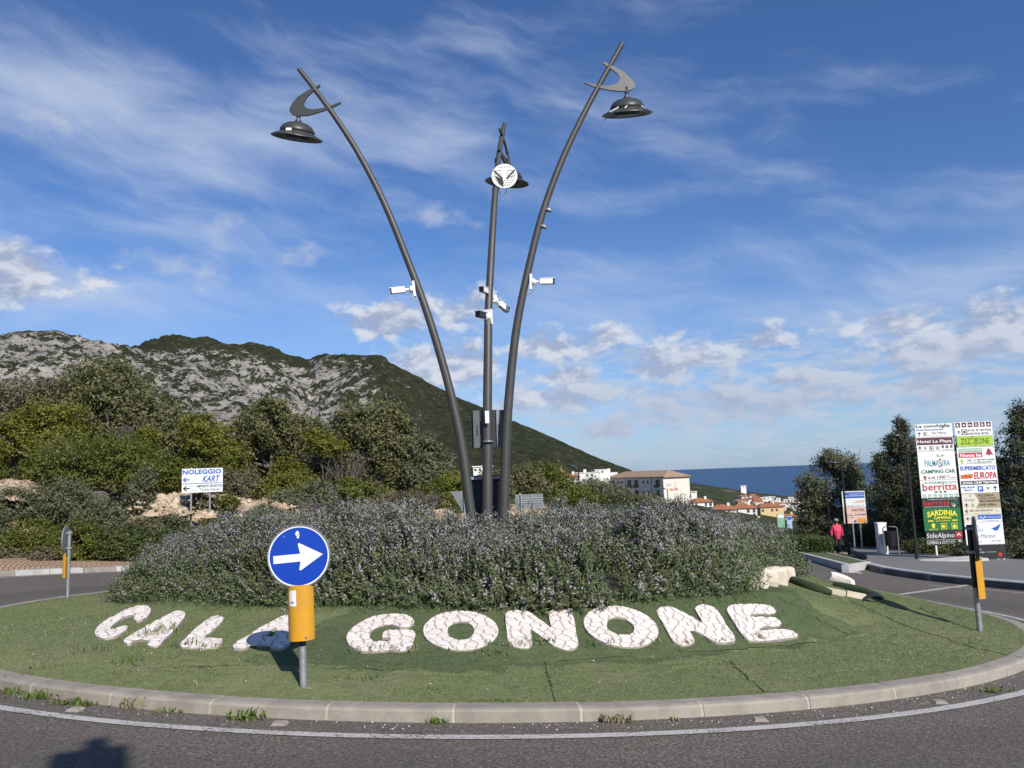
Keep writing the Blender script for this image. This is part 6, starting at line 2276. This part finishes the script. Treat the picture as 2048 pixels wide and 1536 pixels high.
special('earth_face', lambda k, v: (k.ramp(k.noise(v, 2.2, 8, .7), [(.32, (.16, .115, .075)), (.47, (.40, .30, .205)), (.60, (.54, .45, .335)), (.74, (.64, .58, .49))]), k.noise(v, 5, 6, .7), .08), .95, .1)
soil_face('earth_bank', [(225, 1040), (270, 1010), (300, 985), (345, 983), (420, 988), (480, 992), (540, 998), (600, 1004), (660, 1008), (700, 1022)], 33.2, 46, 3)
soil_face('earth_bank', [(-60, 970), (20, 955), (50, 962), (75, 985)], 32.5, 40, 5)
soil_face('earth_bank', [(840, 1022), (880, 1016), (925, 1022), (960, 1030)], 31.0, 30, 7)

g = np.random.default_rng(12)
mb = MB()
for i in range(520):
    px = g.uniform(235, 690)
    p = D(px, np.interp(px, [235, 300, 480, 700], [1025, 990, 996, 1022]) + g.uniform(2, 44), 31.6 + g.normal(0, .4))
    s_ = abs(g.normal(.02, .03)) + .015
    R3 = np.array([g.uniform(.6, 1.4) for _ in range(6)])
    vs = [tuple(p + s_ * np.array(c) * q) for c, q in zip(((1, 0, 0), (-1, 0, 0), (0, 1, 0), (0, -1, 0), (0, 0, .8), (0, 0, -.8)), R3)]
    mb.add(vs, [(0, 2, 4), (2, 1, 4), (1, 3, 4), (3, 0, 4), (2, 0, 5), (1, 2, 5), (3, 1, 5), (0, 3, 5)])
tag(mb.build('rubble', MATS['earth_stone'], fix=False), 'pale limestone rubble lying on the bare soil bank', 'rubble', kind='stuff')

# ---- weeds along the kerb and tufts by the letters
def weed(label, p, w_, h_, n, seed, m='leaf_weed', blade=.012, cat='weed', group='weeds growing along the island kerb', name='weed'):
    g = np.random.default_rng(seed)
    V = []
    for i in range(n):
        a = g.uniform(0, 6.28)
        b_ = np.array([g.normal(0, w_ * .38), g.normal(0, w_ * .16), 0])
        lean = np.array([math.cos(a), math.sin(a), 0]) * g.uniform(.1, .75) * h_
        l = h_ * g.uniform(.35, 1.0)
        t = np.array([-math.sin(a), math.cos(a), 0]) * blade * g.uniform(.6, 1.4)
        md = b_ + lean * .45 + np.array([0, 0, l * .7])
        tip = b_ + lean + np.array([0, 0, l])
        V += [b_ - t * .5, b_ + t * .5, md + t, md - t]
        V += [md - t, md + t, tip + t * .12, tip - t * .12]
    me = raw_mesh(name, np.array(V), np.arange(len(V)).reshape(-1, 4), MATS[m])
    o = link(name, me)
    o.location = p
    return tag(o, label, cat, group)


WK = [(20, 1388, .26, .09, 60, 'leaf_weed', 'yellow-green weed at the left end of the kerb'), (75, 1398, .30, .10, 70, 'leaf_weed', 'broad bright weed near the left end of the kerb'),
      (140, 1410, .22, .08, 50, 'leaf_weed', 'bushy weed right of the broad bright one'), (172, 1412, .16, .07, 36, 'leaf_weed', 'small weed beside the left road stud'),
      (262, 1418, .20, .13, 34, 'straw', 'dry straggly weed left of the blue sign'), (330, 1426, .22, .05, 30, 'leaf_weed', 'low weed under the dry straggly one'),
      (492, 1440, .24, .12, 60, 'leaf_weed', 'leafy weed in front of the blue arrow sign'), (880, 1448, .12, .07, 26, 'leaf_weed', 'small weed at the kerb below the letter G'),
      (1216, 1446, .08, .10, 18, 'straw', 'dark spindly weed at the kerb below the tilted O'), (1250, 1446, .14, .11, 26, 'straw', 'taller spindly weed right of a kerb joint'),
      (1350, 1442, .08, .05, 16, 'straw', 'tiny dry weed at the kerb near the right'), (1990, 1384, .30, .07, 50, 'leaf_weed', 'weed patch at the right end of the kerb')]
for i, (px, py, w_, h_, n, m_, lab) in enumerate(WK):
    p = G(px, py)
    weed(lab, p, w_ * .8, h_ * .8, n, 200 + i, m_, .008)
TF = [(300, 1275, .30, .20, 'tuft of long grass over the foot of the first A'), (330, 1265, .25, .22, 'tuft of long grass over the right leg of the first A'), (372, 1293, .22, .18, 'tuft of grass over the foot of the L'),
      (420, 1297, .20, .12, 'short tuft of grass under the L'), (275, 1325, .35, .20, 'straw-coloured tuft below the first A'), (180, 1302, .45, .16, 'dark clump of grass below the C'),
      (90, 1335, .40, .16, 'pale tuft of grass near the left end of the bank'), (60, 1350, .25, .10, 'small pale tuft nearest the left kerb'), (735, 1300, .35, .12, 'tuft of grass under the left of the G'),
      (800, 1303, .25, .12, 'tuft of grass under the right of the G'), (880, 1300, .35, .10, 'tuft of grass under the first O'), (970, 1290, .22, .10, 'tuft of grass right of the first O'),
      (1045, 1292, .22, .18, 'tuft of grass over the left leg of the upright N'), (1095, 1285, .12, .12, 'tuft of grass on the slanting bar of the upright N'), (1190, 1290, .30, .14, 'tuft of grass under the left of the tilted O'),
      (1300, 1288, .25, .14, 'tuft of grass under the right of the tilted O'), (1370, 1288, .18, .10, 'tuft of grass under the leaning N'), (1445, 1284, .25, .12, 'tuft of grass under the right leg of the leaning N'),
      (1518, 1278, .15, .14, 'tuft of grass on the foot of the E'), (985, 1310, .2, .12, 'tuft of grass on the seam below the first O'), (870, 1380, .2, .06, 'weedy tuft at the kerb top below the G'),
      (255, 1345, .3, .10, 'low tuft on the turf seam at the left'), (690, 1358, .16, .06, 'dark weed right of the blue sign post'), (745, 1358, .14, .08, 'dark weed beside the one right of the sign post'),
      (380, 1372, .40, .10, 'green weedy patch near the kerb at the left'), (1005, 1403, .22, .05, 'dry weed lying at the kerb top')]
for i, (px, py, w_, h_, lab) in enumerate(TF):
    weed(lab, hit(px, py), w_, h_ * .55, 30 if h_ > .1 else 22, 300 + i, 'straw' if i % 3 == 0 else ('leaf_weed' if i % 3 == 1 else 'turf_blade_dark'), .0045, 'grass tuft', 'grass tufts on the turf', 'grass_tuft')

# long grass along the foot of the rosemary
g = np.random.default_rng(77)
n = 2600
th = g.uniform(-1.5, .6, n)
r_ = 6.12 + g.normal(0, .10, n) - .10 * ss(-.6, -1.3, th)
x, y = CX + r_ * np.sin(th), CY - r_ * np.cos(th)
Bp = np.stack([x, y, surf(x, y) - .01], 1)
l = .05 + .17 * g.uniform(0, 1, n) ** 2
a = g.uniform(0, 6.28, n)
t = np.stack([np.cos(a), np.sin(a), a * 0], 1)
tip = Bp + np.stack([g.normal(0, .4, n) * l, g.normal(0, .4, n) * l, l], 1)
V = np.stack([Bp - t * .004, Bp + t * .004, tip], 1).reshape(-1, 3)
tag(link('grass', raw_mesh('grass', V, np.arange(len(V)).reshape(-1, 3), MATS['turf_blade_dark'])), 'long grass at the foot of the rosemary', 'grass', kind='stuff')

# ---- road studs and loose gravel
for (px, py, lab) in ((150, 1421, 'road stud near the left end of the kerb'), (559, 1449, 'road stud in front of the blue arrow sign'), (1520, 1441, 'road stud below the letter E'), (1879, 1406, 'road stud near the right end of the kerb')):
    p = Vector(G(px, py))
    root = thing('road_stud', lab, 'road stud', p, 'reflector studs along the edge line')
    MB().add([p + Vector(q) for q in ((-.06, -.05, 0), (.06, -.05, 0), (.06, .05, 0), (-.06, .05, 0), (-.04, -.03, .022), (.04, -.03, .022), (.04, .03, .022), (-.04, .03, .022))],
             [(0, 1, 5, 4), (1, 2, 6, 5), (2, 3, 7, 6), (3, 0, 4, 7), (4, 5, 6, 7)]).build('body', MATS['kerb_concrete'], root)
    MB().add([p + Vector(q) for q in ((.043, -.045, .004), (.058, -.03, .004), (.046, -.02, .02), (.036, -.034, .02))], [(0, 1, 2, 3)]).build('reflector', MATS['print_darkred'], root)
g = np.random.default_rng(5)
mb = MB()
for i in range(330):
    if i < 190:
        a = g.uniform(-.9, .9)
        r_ = 8.50 + abs(g.normal(0, .12))
    else:
        a, r_ = g.uniform(-.9, .9), g.uniform(6.9, 8.2)
    x, y = CX + r_ * math.sin(a), CY - r_ * math.cos(a)
    z = plane(x, y) if r_ > 8.4 else surf(x, y) + .012
    s_ = g.uniform(.003, .0075)
    vs = [(x + s_ * g.uniform(.6, 1.3) * c[0], y + s_ * g.uniform(.6, 1.3) * c[1], z + s_ * c[2] + s_ * .5) for c in ((1, 0, 0), (-1, 0, 0), (0, 1, 0), (0, -1, 0), (0, 0, .8), (0, 0, -.6))]
    mb.add(vs, [(0, 2, 4), (2, 1, 4), (1, 3, 4), (3, 0, 4), (2, 0, 5), (1, 2, 5), (3, 1, 5), (0, 3, 5)])
tag(mb.build('gravel', MATS['limestone'], fix=False), 'white grit scattered along the kerb and turf', 'gravel', kind='stuff')

# ---- hotel
def hotel():
    Y = 225.0
    cR = Vector(D(1326, 955, Y))                  # corner between the two faces, at the eaves
    zb = D(1326, 1012, Y)[2] - 3
    a = R(27)
    ur = Vector((math.cos(a), math.sin(a), 0))    # along the gable, to the right
    ul = Vector((-math.sin(a) * 1.0, math.cos(a), 0))
    ul = Vector((-.454, .891, 0)).normalized()      # along the long facade, away to the left
    wr, wl = 9.6, 29.0
    A = Vector((cR.x, cR.y, 0))
    pts = [A, A + ur * wr, A + ur * wr + ul * wl, A + ul * wl]
    zt = cR.z
    root = thing('hotel', 'long cream hotel with tiled roof beyond the hedge', 'building', (A.x, A.y, zb))
    mb = MB()
    vs = [(p.x, p.y, zb) for p in pts] + [(p.x, p.y, zt) for p in pts]
    mb.add(vs, [(0, 1, 5, 4), (1, 2, 6, 5), (2, 3, 7, 6), (3, 0, 4, 7), (4, 5, 6, 7)])
    mb.build('walls', MATS['stucco'], root)
    mb = MB()
    ov = .5
    c = (pts[0] + pts[2]) / 2
    e = [p + (p - c).normalized() * ov * 1.5 for p in pts]
    r0 = (e[0] + e[1]) / 2 + ul * 4.2
    r1 = (e[2] + e[3]) / 2 - ul * 4.2
    vs = [(p.x, p.y, zt) for p in e] + [(p.x, p.y, zt + .28) for p in e] + [(r0.x, r0.y, zt + 2.1), (r1.x, r1.y, zt + 2.1)]
    mb.add(vs, [(3, 2, 1, 0), (0, 1, 5, 4), (1, 2, 6, 5), (2, 3, 7, 6), (3, 0, 4, 7), (4, 5, 8), (5, 6, 9, 8), (6, 7, 9), (7, 4, 8, 9)])
    mb.build('roof', MATS['roof_brown'], root)
    nl = Vector((-ul.y, ul.x, 0))
    if nl.y > 0:
        nl = -nl
    nr = Vector((ur.y, -ur.x, 0))
    for fl in (0, 1, 2):
        z = zt - 1.75 - fl * 3.05
        for i, (d_, ww, hh) in enumerate([(2.6, 1.9, 2.3), (7.4, .8, .8), (9.6, .8, .8), (13.2, 1.9, 2.3), (16.8, 1.9, 2.3), (20.8, .8, .8), (22.6, .8, .8), (25.8, 1.9, 2.3)]):
            p = A + ul * d_ + Vector((0, 0, z + (.5 if hh < 1 else 0)))
            w_ = MB().box(p + nl * .02, (ww, .14, hh), rz=math.atan2(ul.y, ul.x)).build('window', MATS['shutter'], root)
            MB().box(p + nl * .06 + Vector((0, 0, -hh / 2 - .06)), (ww + .3, .3, .1), rz=math.atan2(ul.y, ul.x)).build('sill', MATS['stucco_white'], w_)
            if hh > 1:
                MB().box(p + nl * .5 + Vector((0, 0, -.75)), (ww + .6, .08, .8), rz=math.atan2(ul.y, ul.x)).build('railing', MATS['black_metal'], w_)
    for d_ in (5.6, 18.8):
        p = A + ul * d_ + nl * .08
        MB().tube([(p.x, p.y, zb), (p.x, p.y, zt)], .07, 6).build('downpipe', MATS['sign_back'], root)
    f3 = lambda u_, v_, d: Vector((A.x, A.y, zt)) + ur * u_ + nr * d - Vector((0, 0, v_))
    for v_ in (1.0, 4.1):
        pr = [(4.3 + .62 * math.cos(q), v_ + .75 - .62 * math.sin(q)) for q in np.linspace(0, math.pi, 9)] + [(3.68, v_ + 2.1), (4.92, v_ + 2.1)]
        MB().prism(pr, f3, -.05, .08).build('window', MATS['rubble_stone'], root)
    p = Print(f3)
    p.text('HOTEL', 1.9, 2.2, 1.9, .75, 'print_pale_blue', .02, 0, .05)
    p.text('CALA LUNA', 3.6, 3.55, 3.2, .7, 'print_red', .02, 0, .05)
    p.build('lettering', root)
    # lower white wing behind, with dish and chimneys
    b2 = A + ul * (wl + .5)
    MB().box((b2.x - 8, b2.y + 10, zt - .2), (26, 10, 4.4), rz=R(-8)).build('rear_wing', MATS['stucco_white'], root)
    for q in (-14, -6, 2):
        MB().box((b2.x + q, b2.y + 9, zt + 2.5), (.9, .9, 1.6)).build('chimney', MATS['stucco_white'], root)
    return root


hotel()

# ---- town houses
def house(px, py, Y, w_px, h_px, label, roof='roof_tile', wall='stucco_white', rz=0.0, group='houses of the town', flat=False, dep=.8):
    k_ = mpp(Y)
    w_, h_ = w_px * k_, h_px * k_
    p = Vector(D(px, py, Y))                      # middle of the base of the visible wall
    root = thing('house', label, 'house', p, group, rz)
    d_ = w_ * dep
    rh = min(w_ * .2, h_ * .45)
    MB().box((0, d_ / 2, h_ / 2 - 3), (w_, d_, h_ + 6)).build('walls', MATS[wall], root, local=True)
    if flat:
        MB().box((0, d_ / 2, h_ + .1), (w_ + .4, d_ + .4, .2)).build('roof', MATS['stucco_white'], root, local=True)
    else:
        o_ = .4
        vs = [(-w_ / 2 - o_, -o_, h_), (w_ / 2 + o_, -o_, h_), (w_ / 2 + o_, d_ + o_, h_), (-w_ / 2 - o_, d_ + o_, h_), (-w_ / 2 + w_ * .22, d_ / 2, h_ + rh), (w_ / 2 - w_ * .22, d_ / 2, h_ + rh)]
        MB().add(vs, [(3, 2, 1, 0), (0, 1, 5, 4), (1, 2, 5), (2, 3, 4, 5), (3, 0, 4)]).build('roof', MATS[roof], root, local=True)
    if w_px > 22 and not flat:
        MB().box((w_ * .2, d_ * .4, h_ + rh * .8), (.6, .6, 1.3)).build('chimney', MATS[wall], root, local=True)
    nw = max(1, int(w_px // 9))
    for i in range(nw):
        x = -w_ / 2 + w_ * (i + .5) / nw
        for z in ([h_ * .62] if h_px < 16 else [h_ * .3, h_ * .72]):
            if (i + int(z)) % 3 == 2:
                continue
            MB().box((x, -.02, z), (min(1.2, w_ / nw * .45), .12, min(1.5, h_ * .32))).build('window', MATS['shutter'], root, local=True)
    return root


hs = [(1295, 0)]
hr = random.Random(3)
TOWN = [(1450, 1042, 190, 58, 26, 'white house nearest the rosemary, broad red tiled roof', 'roof_tile', 'stucco_white', -.2, False),
        (1408, 1022, 210, 50, 20, 'white house with red roof and chimneys right below the hotel', 'roof_tile', 'stucco_white', .1, False),
        (1492, 1036, 205, 56, 22, 'cream house with balcony in the middle of the town', 'roof_tile', 'stucco_white', -.15, False),
        (1545, 1030, 235, 60, 18, 'ochre house with a long terracotta roof', 'roof_tile', 'stucco_ochre', .1, False),
        (1580, 1046, 215, 40, 14, 'ochre house with terracotta roof close to the trees', 'roof_tile', 'stucco_ochre', -.1, False),
        (1515, 1056, 175, 46, 14, 'low ochre house just above the rosemary', 'roof_tile', 'stucco_ochre', .05, False),
        (1487, 976, 560, 13, 5, 'lone white house on the headland by the sea', None, 'stucco_white', 0, True),
        (1388, 988, 300, 14, 5, 'small white house just right of the hotel gable', None, 'stucco_white', 0, True)]
for (px, py, Y, w_, h_, lab, ro, wa, rz, fl) in TOWN:
    house(px, py, Y, w_ * .78, h_ * .85, lab, ro or 'roof_tile', wa, rz, flat=fl)
for i in range(56):
    px = hr.uniform(1480, 1624)
    py = 990 + hr.random() * 26 + (px - 1490) * .05
    r_ = ray(px, py)
    Y = None
    for d in range(250, 620, 4):
        if r_[2] / r_[1] * d < HEADZ(r_[0] / r_[1] * d, d):
            Y = d
            break
    if Y is None:
        continue
    fl = hr.random() < .35
    k0 = 300 / Y
    house(px, py, Y - 3, hr.uniform(11, 22) * k0, hr.uniform(7, 11) * k0, 'small distant house of the town seen over the rosemary', 'roof_tile', hr.choice(['stucco_white', 'stucco_white', 'stucco_white', 'stucco_ochre', 'stucco']), hr.uniform(-.4, .4), flat=fl)
HL = [(1140, 968, 190, 40, 14, 'white house with red roof left of the hotel', False), (1175, 958, 230, 46, 12, 'long white house behind the dark street lamp', True), (1118, 958, 210, 26, 12, 'small white house right of the olive tree', False),
      (1205, 950, 245, 30, 10, 'white house with a dish beside the hotel roof', True), (965, 948, 150, 36, 14, 'white house seen between the lamp posts', True), (1045, 950, 180, 16, 8, 'small white house in the olive tree gap', False), (1080, 946, 200, 14, 8, 'small house with red roof at the foot of the mountain', False)]
for (px, py, Y, w_, h_, lab, fl) in HL:
    house(px, py, Y, w_, h_, lab, 'roof_tile', 'stucco_white', hr.uniform(-.3, .3), 'houses left of the hotel', fl)

# blue and white poster boards far down the road
for (px, py0, py1, Y, m_, lab) in ((1563, 1028, 1058, 70, 'print_pale_green', 'pale green poster board at the end of the rosemary'), (1580, 1032, 1060, 78, 'print_pale_blue', 'tall blue poster board beside the hedge blocks')):
    a, c = Vector(D(px, py0, Y)), Vector(D(px, py1, Y))
    root = thing('poster_board', lab, 'poster board', c)
    hh = a.z - c.z
    MB().box((c.x, c.y, c.z + hh * .55), (.65 if px < 1570 else .5, .08, hh * .9)).build('panel', MATS[m_], root)
    MB().box((c.x, c.y - .05, c.z + hh * .85), (.5 if px < 1570 else .4, .02, hh * .22)).build('top_print', MATS['print_blue'] if px > 1570 else MATS['board_white'], root)
    for dx in (-.2, .2):
        MB().tube([(c.x + dx, c.y + .06, c.z - 2.5), (c.x + dx, c.y + .06, c.z + hh * .2)], .04, 6).build('post', MATS['galvanised'], root)

# ---- unseen sign shape added behind the camera to throw the lower left shadow
sh = Vector(G(205, 1500))
L_ = 11.5
top = sh + sund * L_
g0 = float(TERR(top.x, top.y))
root = thing('shadow_caster', 'unseen sign shape added behind the viewpoint to throw the shadow on the asphalt', 'sign', (top.x, top.y, g0))
rz = math.atan2(sund.x, -sund.y)
ux = Vector((math.cos(rz), math.sin(rz), 0))
MB().box(top + ux * -.07 + Vector((0, 0, -.27)), (.46, .03, .62), rz=rz).build('sign_plate', MATS['sign_back'], root)
MB().box(top + ux * -.04 + Vector((0, 0, .12)), (.15, .05, .20), rz=rz).build('caster_box', MATS['sign_back'], root)  # box added for the block at the top of that shadow
MB().tube([(top.x, top.y - .05, g0 - .1), (top.x, top.y - .05, top.z + .15)], .035, 10).build('post', MATS['galvanised'], root)
